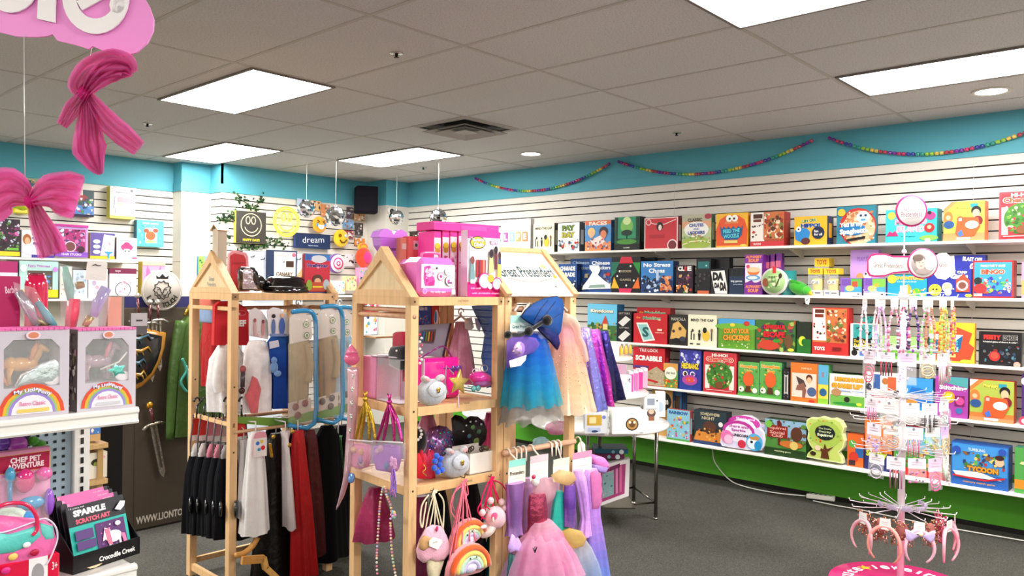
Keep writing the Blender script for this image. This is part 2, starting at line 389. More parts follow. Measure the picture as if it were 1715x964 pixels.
for px,py,lb in ((889,257,'small round recessed downlight near the bead garland'),(1660,152,'round recessed downlight at the right, next to the long ceiling light')):
    p=aZ(px,py,H); t=thing('downlight',lb,'ceiling light',(p.x,p.y,H-.02))
    b=B('paint'); b.lathe((p.x,p.y,H-.008),[(.088,.0075),(.088,0),(.112,0),(.112,.0075)],C('d8d2c8'),24,cap=False); b.obj('trim_ring',t)
    b=B('lamp'); b.lathe((p.x,p.y,H-.006),[(.086,0),(.086,.005)],C('fff'),24); b.obj('lens',t)
# air vent
p=aZ(779,213,H); t=thing('air_vent','square louvred air vent in the grey ceiling','air vent',(p.x,p.y,H-.04))
vx,vy=p.x-.29,p.y-.29
b=B('paint'); GV=C('a9a39c')
def ringsq(b,c,r0,r1,z0,z1,col):
    for sx,sy in ((1,0),(0,1),(-1,0),(0,-1)):
        q=[]
        for r,z in ((r0,z0),(r1,z1)):
            for k in (-1,1):
                q.append(Vector((c.x+sx*r-sy*k*r,c.y+sy*r+sx*k*r,z)))
        b.add([q[0],q[1],q[3],q[2]]+[v+UP*.004 for v in (q[0],q[1],q[3],q[2])],[(0,1,2,3),(7,6,5,4),(0,4,5,1),(1,5,6,2),(2,6,7,3),(3,7,4,0)],col)
ringsq(b,p,.30,.255,H-.004,H-.012,GV); b.obj('flange',t)
b=B('paint'); b.cbox((p.x,p.y,H-.002),.50,.50,.003,C('1a1714')); b.obj('throat',t)
for r in (.235,.165):
    b=B('paint'); ringsq(b,p,r,r-.06,H-.045,H-.02,GV); b.obj('louvre',t)
b=B('paint'); b.cbox((p.x,p.y,H-.04),.14,.14,.006,GV); b.obj('centre_plate',t)
for px,py,lb in ((664,89,'dark ceiling sprinkler between the two nearest light rows'),(247,207,'small sprinkler left of the big ceiling light'),(1133,222,'sprinkler near the turquoise wall above the bead garland'),(709,280,'tiny far sprinkler beside the hanging mirror balls')):
    p=aZ(px,py,H); t=thing('ceiling_sprinkler',lb,'sprinkler',(p.x,p.y,H-.04))
    b=B('metal'); b.lathe((p.x,p.y,H-.006),[(.034,0),(.038,.0055)],C('c9c4bb'),16); b.obj('escutcheon',t)
    b=B('metal'); b.lathe((p.x,p.y,H-.024),[(.014,0),(.014,.003),(.006,.005),(.009,.012),(.009,.018)],C('2c2925'),12); b.obj('head',t)
# ---------------------------------------------------------------- bead garlands
def garland(x0,x1,label,zc,sag):
    a=aX(x0[0],x0[1],-.035); c=aX(x1[0],x1[1],-.035); n=int((c-a).length*1.02/.032); pal=[C(k) for k in ('7a2f9a','c22f6a','3a3f9e','2f9a86','8dbf3a','e0c25a','b43a4a')]
    t=[]; b=B('gloss'); s=[]
    for i in range(n+1):
        f=i/n; p=a.lerp(c,f); p.z-=sag*4*f*(1-f); s.append(p)
    b.tube(s,.003,C('555'),4)
    for i in range(n): 
        q=(s[i]+s[i+1])/2; d=(s[i+1]-s[i]).normalized(); k=pal[(i//2)%7]
        b.lathe(q-d*.014,[(.008,0),(.014,.005),(.014,.023),(.008,.028)],k,7,ax=d)
    tag(b.obj('bead_garland'),label,'garland','bead garlands on the turquoise wall')
garland((795,298),(1022,273),'short swag of rainbow beads on the turquoise wall, nearest the corner',0,.20)
garland((1034,270),(1362,234),'middle swag of rainbow beads on the turquoise wall',0,.19)
garland((1386,230),(1760,204),'right-hand swag of rainbow beads reaching the picture edge',0,.17)
# ---------------------------------------------------------------- shelves on the game wall
SH=[(1.985,.30,'top white shelf on the game wall, below the bare slats'),(1.60,.30,'second white shelf down on the game wall'),(1.155,.30,'third white shelf down on the game wall'),
    (.782,.30,'fourth white shelf down on the game wall'),(.345,.34,'lowest white shelf on the game wall, above the green base')]
for z,dp,lb in SH:
    t=thing('wall_shelf',lb,'shelf',(-dp/2,-4.6,z-.022))
    b=B('paint'); b.box((-dp,-7.6,z-.02),(dp-.001,0,0),(0,5.75,0),(0,0,.02),C('f2efe8'),.003); b.obj('board',t)
    for y in (-2.4,-3.62,-4.84,-6.06,-7.2):
        b=B('paint'); b.slab([(-.001,y,z-.02),(-dp+.04,y,z-.02),(-dp+.04,y,z-.032),(-.03,y,z-.09),(-.001,y,z-.09)],(0,1,0),.008,C('cfcac2')); b.obj('bracket',t)
cd=bpy.data.cameras.new('camera'); cam=bpy.data.objects.new('camera',cd); COL.objects.link(cam); S.camera=cam
cd.sensor_fit='HORIZONTAL'; cd.sensor_width=36; cd.lens=36*FPX/1715; cd.clip_start=.05
cam.matrix_world=Matrix(((CR.x,CU.x,-CW.x,CO.x),(CR.y,CU.y,-CW.y,CO.y),(CR.z,CU.z,-CW.z,CO.z),(0,0,0,1)))
w=bpy.data.worlds.new('w'); S.world=w; w.use_nodes=True; w.node_tree.nodes['Background'].inputs[0].default_value=(.9,.95,1,1); w.node_tree.nodes['Background'].inputs[1].default_value=.3
S.view_settings.view_transform='Standard'; S.view_settings.look='None'; S.view_settings.gamma=1; S.view_settings.use_curve_mapping=False; S.view_settings.exposure=0.27
# ================================================================ BOXED GAMES
def gb(label,O,U,V,T,face,side,ops,name='game_box',cat='board game',group=None,m='card'):
    O=Vector(O);U=Vector(U);V=Vector(V);N=U.cross(V).normalized()
    b=B(m); b.box(O-N*T,U,V,N*T,C(side),.0015); e=.0006
    b.poly([O+N*e,O+U+N*e,O+U+V+N*e,O+V+N*e],C(face)); b.art(O+N*e*2,U,V,ops)
    # a printed band down the right-hand side
    R=O+U; b.box(R+U.normalized()*.0002+V*.25-N*T*.75,U.normalized()*.0006,V*.5,N*T*.5,C(face) if face!=side else C('ddd'))
    return tag(b.obj(name),label,cat,group)
def rg(label,row,x0,x1,yt,face,ops,side=None,t=.07,fx=.275,dz=0,copies=0,clab=None,cstep=None,**k):
    z=SH[row][0]+dz; py=yt+50; a=aX(x0,py,-fx); c=aX(x1,py,-fx); top=aX((x0+x1)/2,yt,-fx).z
    O=Vector((-fx,a.y,z+.0005)); U=Vector((0,c.y-a.y,0)); V=UP*(top-z)
    gb(label,O,U,V,t,face,side or face,ops,**k)
    for i in range(copies):
        O2=O+Vector(((t+.002)*(i+1),0,0)); 
        if O2.x+t>-.004: break
        gb(clab or label+', copy standing behind',O2,U,V,t,face,side or face,ops[:2],group=(clab or label)[:40]+' copies',**k)
BK=['1d1a1a','f2efe6','b5322c']
kid='e8b48c'
def T_(s,x,y,w,h,c,r=0,o=None,bd=.02): return ('t',s,x,y,w,h,c,r,o,bd)
gap=[T_('MIND THE GAP',.5,.83,.8,.09,'2a2722',0,None,.03),('r',.1,.2,.14,.48,'3a3730'),('r',.2,.2,.24,.4,'3a3730'),('e',.17,.5,.04,.05,'3a3730'),
     ('p',[(.38,.2),(.44,.2),(.46,.42),(.36,.42)],'1d1a1a'),('e',.41,.48,.035,.05,'1d1a1a'),('e',.64,.36,.13,.17,'e9bf3d'),('e',.6,.52,.07,.09,'1d1a1a'),('r',.82,.2,.86,.48,'55504a'),('e',.84,.52,.04,.06,'8a6a4a'),('r',.08,.06,.2,.1,'222'),('r',.32,.06,.45,.1,'222')]
rg('white game box with four hanging letter tabs on the top shelf',0,839,888,367,'fbf8f4',[('l',[(.1,.9),(.9,.9)],.004,'b9b3ac')]+sum([[('l',[(.17+.22*i,.62),(.17+.22*i,1)],.012,'8f8f8f'),('r',.09+.22*i,.34,.25+.22*i,.62,c),T_(l,.17+.22*i,.48,.1,.18,'fff',0,None,.04)] for i,(l,c) in enumerate(zip('LIFE',('a05a9a','8fbcc9','b2a25a','e08a55')))],[])+[T_('CLASSIC GAME',.5,.15,.5,.05,'999')],'e9e5dd',.06)
rg('cream game box with four small dancing figures, on the top shelf',0,893,928,374,'f3ebc9',gap,'4a463f')
rg('white game box with big green letters over a crowd, top shelf',0,934,970,373,'f6f3ea',[T_('PAY',.5,.82,.62,.2,'5f7f1f',0,'1d1a1a',.05),T_('DAY',.5,.58,.62,.2,'b5b02a',0,'1d1a1a',.05),('s',60,.03,.05,.97,.42,['3a8fc4','2a2722','c23a2f','e7c7a0','f6f3ea','44679a'],.08)],'55565c',.09)
rg('sky blue box with two cartoon children leaning together, top shelf',0,980,1023,369,'4f8fc9',[('r',0,.86,1,1,'d96f45'),T_('FACES',.5,.9,.7,.13,'f2e6d8',0,None,.04),('r',0,.0,1,.3,'e9915f'),('e',.25,.62,.15,.15,'e9c77a'),('e',.25,.55,.1,.12,kid),('e',.72,.62,.17,.17,'3a2a30'),('e',.72,.53,.12,.14,'d9825f'),('p',[(.2,.35),(.6,.5),(.8,.3),(.4,.12)],'f0dcd4'),('s',30,.1,.05,.9,.4,['d9644a','4f8fc9','f0dcd4','7a2f3a'],.07)],'2c4f86')
rg('dark green forest game box glowing in the middle, top shelf',0,1029,1071,363,'1f4a3a',[('p',[(.15,1),(.85,1),(.95,.35),(.05,.35)],'2f8f63'),('e',.5,.72,.25,.24,'7ab85a'),('e',.5,.88,.16,.12,'cfe3a0'),('r',.06,.3,.14,.98,'16352b'),('r',.86,.3,.94,.98,'16352b'),('e',.5,.52,.22,.09,'16352b'),('r',.48,.3,.52,.52,'16352b'),('r',0,0,1,.18,'1a1f1d'),('e',.5,.25,.4,.08,'4d8f3a'),T_('GAME',.5,.07,.25,.04,'d9d9c9')],'1a1a1d',.1)
rg('red game box with a thin white border and a small portrait, top shelf',0,1079,1135,364,'f2dcd6',[('r',.03,.03,.97,.97,'c8323c'),('l',[(.08,.9),(.3,.8),(.6,.78),(.95,.92)],.02,'f2dcd6'),('c',.13,.86,.08,'f2dcd6'),('c',.13,.86,.06,'c8323c'),('e',.47,.72,.1,.14,'2a1a1c'),('e',.48,.68,.05,.09,'f0dcd0'),('r',.16,.36,.6,.46,'b02a35'),('c',.85,.12,.15,'f2dcd6'),('c',.85,.12,.12,'7a3038')],'9c2032')
rg('pale green landscape game box with a white title cloud, top shelf',0,1142,1191,359,'b9c795',[('r',0,.6,1,1,'d9a27c'),('r',0,.8,1,1,'b6b39a'),('e',.5,.55,.42,.24,'f3f0ea'),T_('CHUTES',.5,.68,.5,.1,'3a4f9a',0,None,.05),T_('AND',.5,.57,.2,.06,'3a4f9a'),T_('LADDERS',.5,.46,.58,.1,'3a4f9a',0,None,.05),T_('CLASSIC',.45,.84,.5,.1,'4a3a2a',0,None,.04),('e',.5,.15,.5,.18,'9fb64a'),('l',[(.02,.1),(.3,.2),(.7,.22),(.98,.15)],.03,'f0e6c0'),('e',.9,.93,.12,.08,'a8384a'),('s',26,.02,.15,.98,.45,['7aa23f','c98a5a','e6e0c0','6f8f4a'],.05)],'44644a')
wooz=[('p',[(.02,.05),(.0,.5),(.12,.82),(.3,.93),(.7,.93),(.9,.8),(1,.5),(.98,.05)],'e4572a'),('e',.5,.7,.22,.12,'d98a55'),('c',.42,.85,.1,'f6f3ea'),('c',.6,.85,.1,'f6f3ea'),('c',.44,.84,.035,'111'),('c',.58,.84,.035,'111'),('p',[(.14,.62),(.86,.62),(.82,.35),(.7,.22),(.3,.22),(.18,.35)],'1d5f8f'),('p',[(.14,.66),(.2,.55),(.26,.63),(.33,.55),(.4,.62),(.48,.54),(.56,.62),(.64,.54),(.72,.62),(.8,.55),(.87,.66),(.86,.7),(.14,.7)],'e4572a'),T_('FEED THE',.5,.48,.55,.12,'5fd0e6',.05,'143a5a',.05),T_('WOOZLE',.5,.33,.52,.13,'5fd0e6',.05,'143a5a',.05),('r',.28,.12,.7,.2,'e9d27a'),('e',.88,.05,.1,.03,'f3e25a')]
rg('yellow game box with a shaggy red monster mouth, on the top shelf',0,1199,1252,357,'f0b62f',wooz,'e59a2a')
rg('red and brown building block box with a farm scene, on the top shelf',0,1257,1313,355,'b04a2f',[('p',[(0,1),(.42,1),(.42,.15),(0,.15)],'efe6dc'),('r',.08,.82,.36,.95,'4a2416'),('r',.08,.72,.32,.8,'6a2f1c'),('s',10,.04,.2,.4,.66,['4a3024','b5322c','2a2722'],.06),('r',.4,.2,1,1,'c9703f'),('s',60,.42,.22,.98,.95,['9c3a22','e9c9a0','6f7f3a','d9553a','f0e0c8','5a3020'],.1),('r',0,.0,1,.14,'c8323c'),T_('BLOCKS',.22,.07,.22,.06,'f6f3ea')],'9c2622',.12)
rg('yellow game box with a blue hippo head, on the top shelf',0,1330,1385,362,'efb32c',[T_('UH OH',.45,.85,.42,.12,'2c7f3a',.1,'f3efe0',.05),T_('HIPPO!',.5,.68,.6,.15,'23408f',0,'9fd0e6',.05),('p',[(.02,.5),(.1,.62),(.4,.58),(.5,.45),(.45,.2),(.25,.08),(.05,.2)],'2a83c4'),('c',.14,.56,.08,'f6f3ea'),('c',.14,.56,.03,'111'),('e',.36,.14,.14,.12,'5a2a2a'),('c',.74,.42,.19,'1c2746'),T_('fun\nfor all',.74,.42,.24,.2,'f6f3ea')],'1f2a56',.13)
rg('teal game box with red rimmed spaghetti and a white yeti, top shelf',0,1401,1466,345,'2f7f92',[('e',.55,.45,.48,.5,'b9302c'),('e',.58,.42,.42,.46,'e0b58c'),('s',90,.2,.05,.97,.85,['e9cfae','c98f63','b5724a','f0dcc0'],.07),('c',.14,.84,.1,'e9b53a'),('e',.7,.7,.17,.16,'d9e6f0'),('c',.64,.74,.035,'2a3a56'),('c',.76,.74,.035,'2a3a56'),('r',.64,.6,.76,.65,'3a8fc4'),('e',.42,.38,.36,.16,'1f6fa8'),T_('Yeti in my',.4,.5,.6,.16,'f6f3ea',.05,None,.04),T_('Spaghetti',.44,.32,.68,.18,'f6f3ea',.05,None,.05),('p',[(.28,.06),(.76,.13),(.76,.2),(.28,.13)],'1d1a1a')],'26687a',.06)
rg('turquoise island game box behind the round white sign, top shelf',0,1483,1569,350,'38b3b8',[('c',.12,.82,.08,'c9c24a'),T_('MERMAID',.5,.62,.62,.18,'f08ab0',0,'f6e6ee',.04),T_('ISLAND',.5,.4,.55,.2,'f0a0be',0,'f6e6ee',.04),T_('board game',.45,.18,.4,.05,'1f6a72'),('p',[(.02,.2),(.08,.35),(.14,.3),(.2,.36),(.26,.2)],'d12f6a'),('e',.86,.42,.1,.14,'c22a2f'),('c',.86,.44,.04,kid),('e',.88,.78,.1,.12,'d13a7a'),('c',.86,.86,.04,'2a2026'),('e',.85,.12,.18,.08,'7ac24a'),('r',.78,.02,.88,.1,'e6f0d0')],'1f8d94',.13)
robot=[('p',[(0,.7),(.35,1),(1,1),(1,.2),(0,.2)],'a3b34a'),('p',[(0,1),(.2,1),(0,.82)],'f3ece0'),T_('Monkey',.48,.86,.36,.13,'f3e25a',0,'7a6a1f',.04),('r',.66,.84,.84,.93,'2a93a6'),('e',.12,.6,.12,.16,'e0763a'),('c',.12,.6,.06,kid),('e',.14,.42,.13,.1,'2c4f86'),('e',.8,.75,.12,.12,'1d1a1a'),('e',.8,.68,.09,.11,kid),('e',.84,.5,.12,.12,'7a1f2a'),('p',[(.3,.2),(.34,.5),(.5,.6),(.85,.58),(.9,.35),(.75,.12),(.4,.1)],'e2582a'),('e',.7,.4,.16,.1,'f3efe6'),('c',.42,.55,.08,'d9532a'),('r',.38,.5,.46,.58,'b9b3ac'),('p',[(.35,.2),(.45,.28),(.5,.14),(.4,.1)],'3a6fc4'),('r',0,.0,1,.1,'ef8a5a'),('r',.34,.03,.66,.09,'dfe6f0')]
rg('orange game box with a cartoon family and round robot, on the top shelf',0,1580,1649,337,'f08a55',robot,'f07a3a',.11)
cherry=[('r',.05,.05,.95,.95,'c9323c'),T_('HI-HO!',.5,.93,.5,.09,'f3efe6',0,'e0573a',.04),T_('Cherry-O',.5,.81,.85,.16,'e0573a',0,'f6f3ea',.05),('e',.5,.43,.42,.33,'3f7a2a'),('r',.06,.1,.2,.68,'efe9dc'),('r',.8,.1,.94,.68,'efe9dc'),('e',.5,.43,.4,.32,'3f7a2a'),('s',60,.15,.15,.85,.72,['5f9a3a','2c5a22','c9323c','e9d9a0','7ab04a'],.06),('e',.5,.2,.12,.09,'7a4a2a'),('r',.05,.05,.95,.1,'c9323c'),('l',[(.1,.07),(.9,.07)],.01,'f3efe6')]
rg('big red framed game box with a cherry tree, cut by the right picture edge',0,1673,1752,320,'d9404a',cherry,'b32a35',.06)
# --- row 2
rg('small navy game box with white block letters, leftmost on the second shelf',1,935,966,442,'1f4a8a',[T_('CHARADE',.5,.84,.8,.16,'f3efe6',0,None,.05),T_('PARADE',.5,.62,.8,.16,'f3efe6',0,None,.05),('r',0,0,1,.35,'15294f'),('s',24,.05,.02,.95,.4,['f3efe6','15294f','6f8fc4'],.09)],'15294f')
rg('navy marble game box half hidden behind its twin, second shelf',1,955,990,433,'1f4a8a',[T_('Chinese',.5,.88,.8,.1,'9fb6c9',.0),T_('checkers',.6,.72,.7,.1,'9fb6c9'),('r',0,.0,.12,.6,'2a6a5a'),('s',20,.2,.05,1,.6,['c9b98a','2a3a5a','7a8a9a'],.14)],'152a56',.06,.20)
rg('navy marble game box with a white sticker shape in front of it, second shelf',1,988,1024,432,'1f4a8a',[T_('Chinese',.5,.86,.85,.11,'e6e9ef',.0,None,.03),T_('Checkers',.55,.72,.8,.11,'e6e9ef',0,None,.03),('s',20,.6,.1,1,.6,['c9b98a','2a3a5a','b5322c','7a8a9a'],.12)],'152a56',.06)
rg('black game box with a hexagon and coloured corner triangles, second shelf',1,1024,1072,430,'161416',[('p',[(0,.78),(0,.42),(.2,.62)],'1f7a5a'),('p',[(0,.86),(.3,.86),(.14,.6),(0,.6)],'1f6a52'),('p',[(.34,1),(.7,1),(.76,.82),(.28,.82)],'c8283a'),('p',[(1,.84),(.74,.84),(.98,.5)],'2f8f3f'),('p',[(0,.12),(.28,.12),(.1,.44)],'e9b52f'),('p',[(.74,.12),(1,.12),(.94,.44)],'e9702f'),('p',[(.3,0),(.68,0),(.74,.12),(.26,.12)],'d1305a'),T_('CHECKERS',.5,.6,.4,.06,'b9a98a'),T_('GAMES',.5,.36,.4,.06,'b9a98a'),('c',.68,.74,.03,'f3efe6'),('c',.3,.6,.03,'f3efe6'),('c',.22,.46,.03,'f3efe6'),('c',.54,.2,.03,'f3efe6'),('c',.8,.34,.03,'f3efe6')],'121012')
rg('tall black box standing behind the blue chess game, second shelf',1,1066,1096,431,'141214',[('r',.0,.8,.2,1,'e9e6dd')],'1c1a1c',.05,.12)
rg('blue chess box with rows of chess pieces, second shelf',1,1073,1127,437,'3a7fc0',[T_('No Stress',.5,.88,.84,.13,'f0f3f6',0,None,.04),T_('Chess',.5,.7,.5,.14,'f0f3f6',0,None,.04),('r',0,.0,1,.4,'1f3a6a'),('s',60,.02,.02,.65,.55,['1a2746','5f8fc9','b9d0e6','1d1a2a','dce6f0'],.07),('s',40,.62,.02,.98,.55,['e08a55','c9623a','e9b48c','3a2a4a'],.08),('r',.5,.4,.58,.65,'b9d0e6'),('c',.54,.66,.05,'b9d0e6')],'1c2f50',.1)
rg('dark purple mystery game box beside the chess box, second shelf',1,1132,1160,444,'2a1626',[T_('CL',.3,.88,.4,.16,'f3efe6',0,None,.06),('r',.5,.8,.62,.96,'c8323c'),T_('E',.8,.88,.25,.16,'f3efe6',0,None,.06),('s',30,.1,.3,.95,.75,['5a2a4a','8a3a5a','3a1c30','c9a06a'],.12),('s',16,.02,.02,.98,.3,['e08a3a','4f8f3a','e9c9a0','b5322c'],.14)],'141014',.04)
rg('tall black box with a teal label and orange foot, second shelf',1,1166,1190,433,'18161a',[('r',.12,.72,.9,.92,'1f6a6a'),('c',.7,.8,.06,'9fd0d0'),('s',14,.1,.2,.95,.6,['2c282c','4a4448','0f0e10'],.12),('r',.1,.0,.9,.09,'c9623a')],'100f11',.07)
rg('black box of spines behind the white lettered one, second shelf',1,1190,1221,432,'17151a',[('l',[(.3,0),(.3,1)],.02,'2c2a30'),('l',[(.6,0),(.6,1)],.02,'2c2a30')],'0f0e12',.07,.19)
rg('black box with chunky white hand-cut letters, second shelf',1,1189,1219,450,'1a181a',[('p',[(.04,.9),(.8,.94),(.96,.3),(.96,.02),(.3,.02),(.2,.3)],'f3f0e9'),T_('DA',.45,.7,.6,.34,'161416',0,None,.08),T_('DA',.4,.34,.3,.22,'161416',0,None,.08),T_('DA',.75,.3,.36,.4,'161416',0,None,.08)],'121012')
rg('small navy box with a thin white title, second shelf',1,1221,1246,449,'1d2f4a',[('r',0,.7,1,1,'14161c'),('l',[(.2,.72),(.2,1)],.03,'2c2a30'),('l',[(.5,.72),(.5,1)],.03,'2c2a30'),('l',[(.8,.72),(.8,1)],.03,'2c2a30'),T_('big game',.5,.5,.75,.09,'e6e9ef'),T_('party edition',.6,.38,.6,.06,'b9c9d9')],'12161c')
soup=[T_('ALPHABET',.5,.94,.88,.07,'ef8a5a',0,None,.05),T_('SOUP',.5,.85,.6,.09,'ef8a5a',0,None,.06),('r',.04,.3,.96,.78,'f0e6ee'),('e',.5,.58,.34,.11,'e8762f'),('e',.5,.62,.38,.07,'f0c9a0'),('e',.48,.42,.4,.07,'5f9fd0'),('e',.46,.42,.28,.04,'f3efe6'),('c',.2,.7,.1,'d14a6a'),('p',[(0,.28),(.4,.36),(.6,.28),(1,.36),(1,0),(0,0)],'7a2f8f'),T_('ALPHABET',.5,.2,.88,.07,'ef8a5a',0,None,.05),T_('SOUP',.5,.1,.6,.09,'ef8a5a',0,None,.06)]
rg('tall purple box with orange soup bowl, front copy on the second shelf',1,1247,1277,426,'7a2f8f',soup,'6a2680',.06)
for i in range(3):
    rg(('purple soup bowl box just right of the front copy','middle one of the purple soup bowl boxes set back on the shelf','right-hand one of the purple soup bowl boxes set back on the shelf')[i],1,1279+9*i,1290+9.5*i,427-1.5*i,'7a2f8f',[('r',.15,.66,.85,.82,'d96a8a'),('r',.1,.3,.9,.6,'b07ac0'),('c',.5,.45,.25,'f0c9a0')],'5a2070',.05,.2)
rg('purple and white construction set, left of the pair on the second shelf',1,1407,1443,465,'8a62b8',[('r',0,0,1,.2,'ece8f0'),('r',.08,.6,.5,.92,'7450a8'),('r',.5,.4,1,.95,'5fae4a'),('r',.55,.5,.8,.8,'e0523a'),('r',.2,.22,1,.5,'4aa0d0'),('e',.45,.42,.2,.16,'efcf7a'),('r',.8,.08,.9,.14,'222')],'5f4a8a')
rg('purple and white construction set, right of the pair on the second shelf',1,1446,1483,465,'8a62b8',[('r',0,0,1,.2,'ece8f0'),('r',.08,.6,.4,.92,'7450a8'),('r',.4,.5,1,.95,'7ab84a'),('r',.5,.5,.7,.7,'e8a53a'),('r',.2,.22,1,.5,'4aa0d0'),('e',.4,.42,.2,.16,'efcf7a'),('r',.8,.08,.9,.14,'222')],'5f4a8a')
rg('lilac box with an orange and a panda face, set back on the second shelf',1,1424,1471,418,'c79be6',[T_('PLAY SET',.5,.8,.5,.1,'a070d0'),('c',.35,.42,.14,'ef9a5a'),('c',.62,.44,.14,'f3f0f3'),('c',.56,.48,.04,'222'),('c',.68,.48,.04,'222')],'a880cc',.06,.17)
rg('turquoise game box with a yellow title, behind the white ribbon sign',1,1486,1552,460,'2398b8',[T_('ADVENTURE',.5,.85,.85,.16,'f0cf3a',0,'e0763a',.05),T_('for the whole family',.5,.68,.7,.06,'e6f3f6'),('c',.12,.8,.12,'f0cf3a'),('e',.52,.3,.1,.26,'e9a23a'),('e',.75,.24,.1,.16,'5fb83a'),('e',.9,.12,.08,.06,'f0e63a'),('s',20,.3,.02,.98,.4,['f0cf3a','ef8a3a','5fb83a','f3efe6'],.05)],'1b6f92')
space=[('s',26,.02,.02,.98,.98,['2a2f86','3a4fb8','f3efe6','1c1f56'],.03),T_('BLAST OFF',.6,.9,.6,.1,'f3efe6',-.1,None,.05),T_('GO!',.72,.72,.4,.18,'f3efe6',-.1,None,.07),('c',.18,.26,.15,'efe23a'),('c',.14,.28,.025,'222'),('c',.22,.28,.025,'222'),('c',.46,.36,.12,'f3efe6'),('c',.46,.38,.08,kid),('e',.48,.18,.08,.12,'e6e6ef'),('p',[(.66,.2),(.66,.6),(.82,.82),(.96,.6),(.96,.2)],'e0482f'),('c',.8,.42,.13,'e6e6ef'),('c',.8,.42,.09,'7a4a3a'),('e',.94,.08,.08,.05,'efe23a')]
rg('dark blue space game box with a red rocket, second shelf',1,1553,1627,450,'2a3396',space,'1c2466')
rg('dark blue space game box set back behind the red rocket one',1,1596,1650,427,'2a3396',space[:3],'1c2466',.07,.19)
rg('red edged family bingo box, right end of the second shelf',1,1629,1697,436,'c2302f',[('r',.04,.05,.96,.95,'3a93c9'),T_('FAMILY PARTY GAME',.5,.86,.6,.06,'f3efe6'),T_('BINGO',.5,.7,.6,.14,'e8523a',0,'f3d9c0',.05),('r',.04,.05,.96,.22,'3a3396'),('s',80,.2,.12,.94,.58,['efd23a','5fb84a','e0523a','f3efe6','3a3396','4aa0d0'],.06),('e',.2,.25,.16,.14,'d1302f'),('c',.14,.46,.1,'1d2a2a'),('r',.04,.05,.25,.12,'efe0e6')],'9c2224',.11)
rg('pink edged box cut by the right edge, second shelf',1,1711,1760,438,'e68ab8',[('r',.0,.1,.8,.5,'ef9a5a'),('e',.5,.7,.3,.16,'c94f9a')],'b8609a')
# --- row 3
rg('sky and castle tile game box, leftmost on the third shelf',2,984,1033,509,'69bfe0',[('r',0,0,1,.42,'3f6f3a'),('s',40,0,.05,1,.5,['2c5a2c','7aa24a','c9913f','5a3a2a','9fb86a'],.09),T_('Kingdoms',.5,.8,.8,.13,'f3ecd8',0,'8a8a6a',.04),('p',[(.5,.45),(.62,.7),(.72,.45)],'c9402f'),('r',.54,.3,.7,.46,'e9cf8a')],'1f5f8a',.12)
rg('black game box with two white letter tiles, third shelf',2,1034,1057,521,'1d1b1d',[T_('LETTERS',.5,.93,.8,.06,'a9a59c'),('p',[(.05,.62),(.6,.85),(.95,.74),(.4,.5)],'dcd9d2'),T_('LETTERS',.5,.46,.7,.05,'a9a59c'),('p',[(.05,.14),(.6,.38),(.95,.26),(.4,.02)],'dcd9d2')],'121112',.09)
mt=[T_('the',.14,.86,.12,.07,'e8a23a'),T_('Matching',.55,.84,.75,.13,'5f9a7a',0,'e9c9a0',.04),('p',[(.08,.68),(.42,.7),(.66,.12),(.3,.04)],'f0e6dc'),('p',[(.13,.62),(.4,.64),(.6,.16),(.33,.1)],'8fc4c0'),T_('S',.37,.38,.2,.34,'2a5a5a',.0,None,.04),('r',.72,.44,.86,.5,'f0dcc0'),('r',.66,.36,.92,.39,'e9a08a')]
rg('red card game box with a silver letter card, front one on the third shelf',2,1061,1117,525,'c0202a',mt,'7a1a22')
rg('red card game box set back behind its twin, third shelf',2,1066,1122,515,'b01c26',mt[:2],'8a1a22',.09,.19)
rg('dark marble game box with a tan board, third shelf',2,1121,1151,527,'2a2422',[T_('MANCALA',.5,.86,.8,.1,'b9b3a6'),('p',[(.04,.2),(.2,.7),(.5,.8),(.95,.5),(.9,.25)],'d9ac5f'),('c',.24,.46,.08,'3a2a22'),('c',.6,.55,.09,'5a3a2a'),('e',.4,.14,.22,.1,'1a1618'),('e',.75,.22,.18,.08,'3a3a4a')],'1c1816',.1)
rg('cream game box with four small dancing figures, on the third shelf',2,1152,1200,527,'ebe6c8',gap,'c9c3a6',.1)
rg('green meadow game box with orange chicken title, third shelf',2,1203,1264,534,'5f9a2c',[('r',0,.72,1,1,'4a9fd0'),('e',.5,.74,.6,.12,'6fb03a'),T_('COUNT YOUR',.5,.6,.74,.18,'efa02f',.03,'7a3a12',.05),T_('CHICKENS!',.5,.38,.76,.2,'efa02f',.03,'7a3a12',.05),('e',.78,.86,.08,.08,'c9302a'),('e',.4,.8,.07,.06,'efcf3a'),('s',30,.02,.05,.98,.3,['8fc44a','f3e08a','3f7a22','f3efe6'],.03)],'3a5f1f')
rg('jungle game box with red lettering and a dinosaur, third shelf',2,1265,1332,536,'3a6a2f',[('s',50,0,0,1,1,['2c5a2a','7a9a3a','5a2f5a','b5502f','1f3f2a','9fb85a'],.1),T_('DINOSAUR',.5,.78,.56,.16,'d1232a',0,'5a1418',.06),T_('ESCAPE',.48,.54,.56,.2,'d1232a',0,'5a1418',.06),('e',.35,.2,.26,.16,'c9402a'),('e',.55,.34,.1,.06,'3f8f2a'),('e',.84,.34,.1,.22,'6a4a2a'),('e',.9,.08,.08,.05,'efd23a')],'2a3f22')
rg('small black and green card box with a pickle, third shelf',2,1334,1358,540,'1c2a1a',[('r',0,0,1,.46,'1f6a24'),('e',.4,.4,.26,.16,'c9d63a'),('e',.55,.36,.2,.12,'1f6a24'),('l',[(.2,.9),(.2,.6)],.04,'3a3230'),('l',[(.6,.9),(.6,.6)],.04,'3a3230')],'141a12',.08)
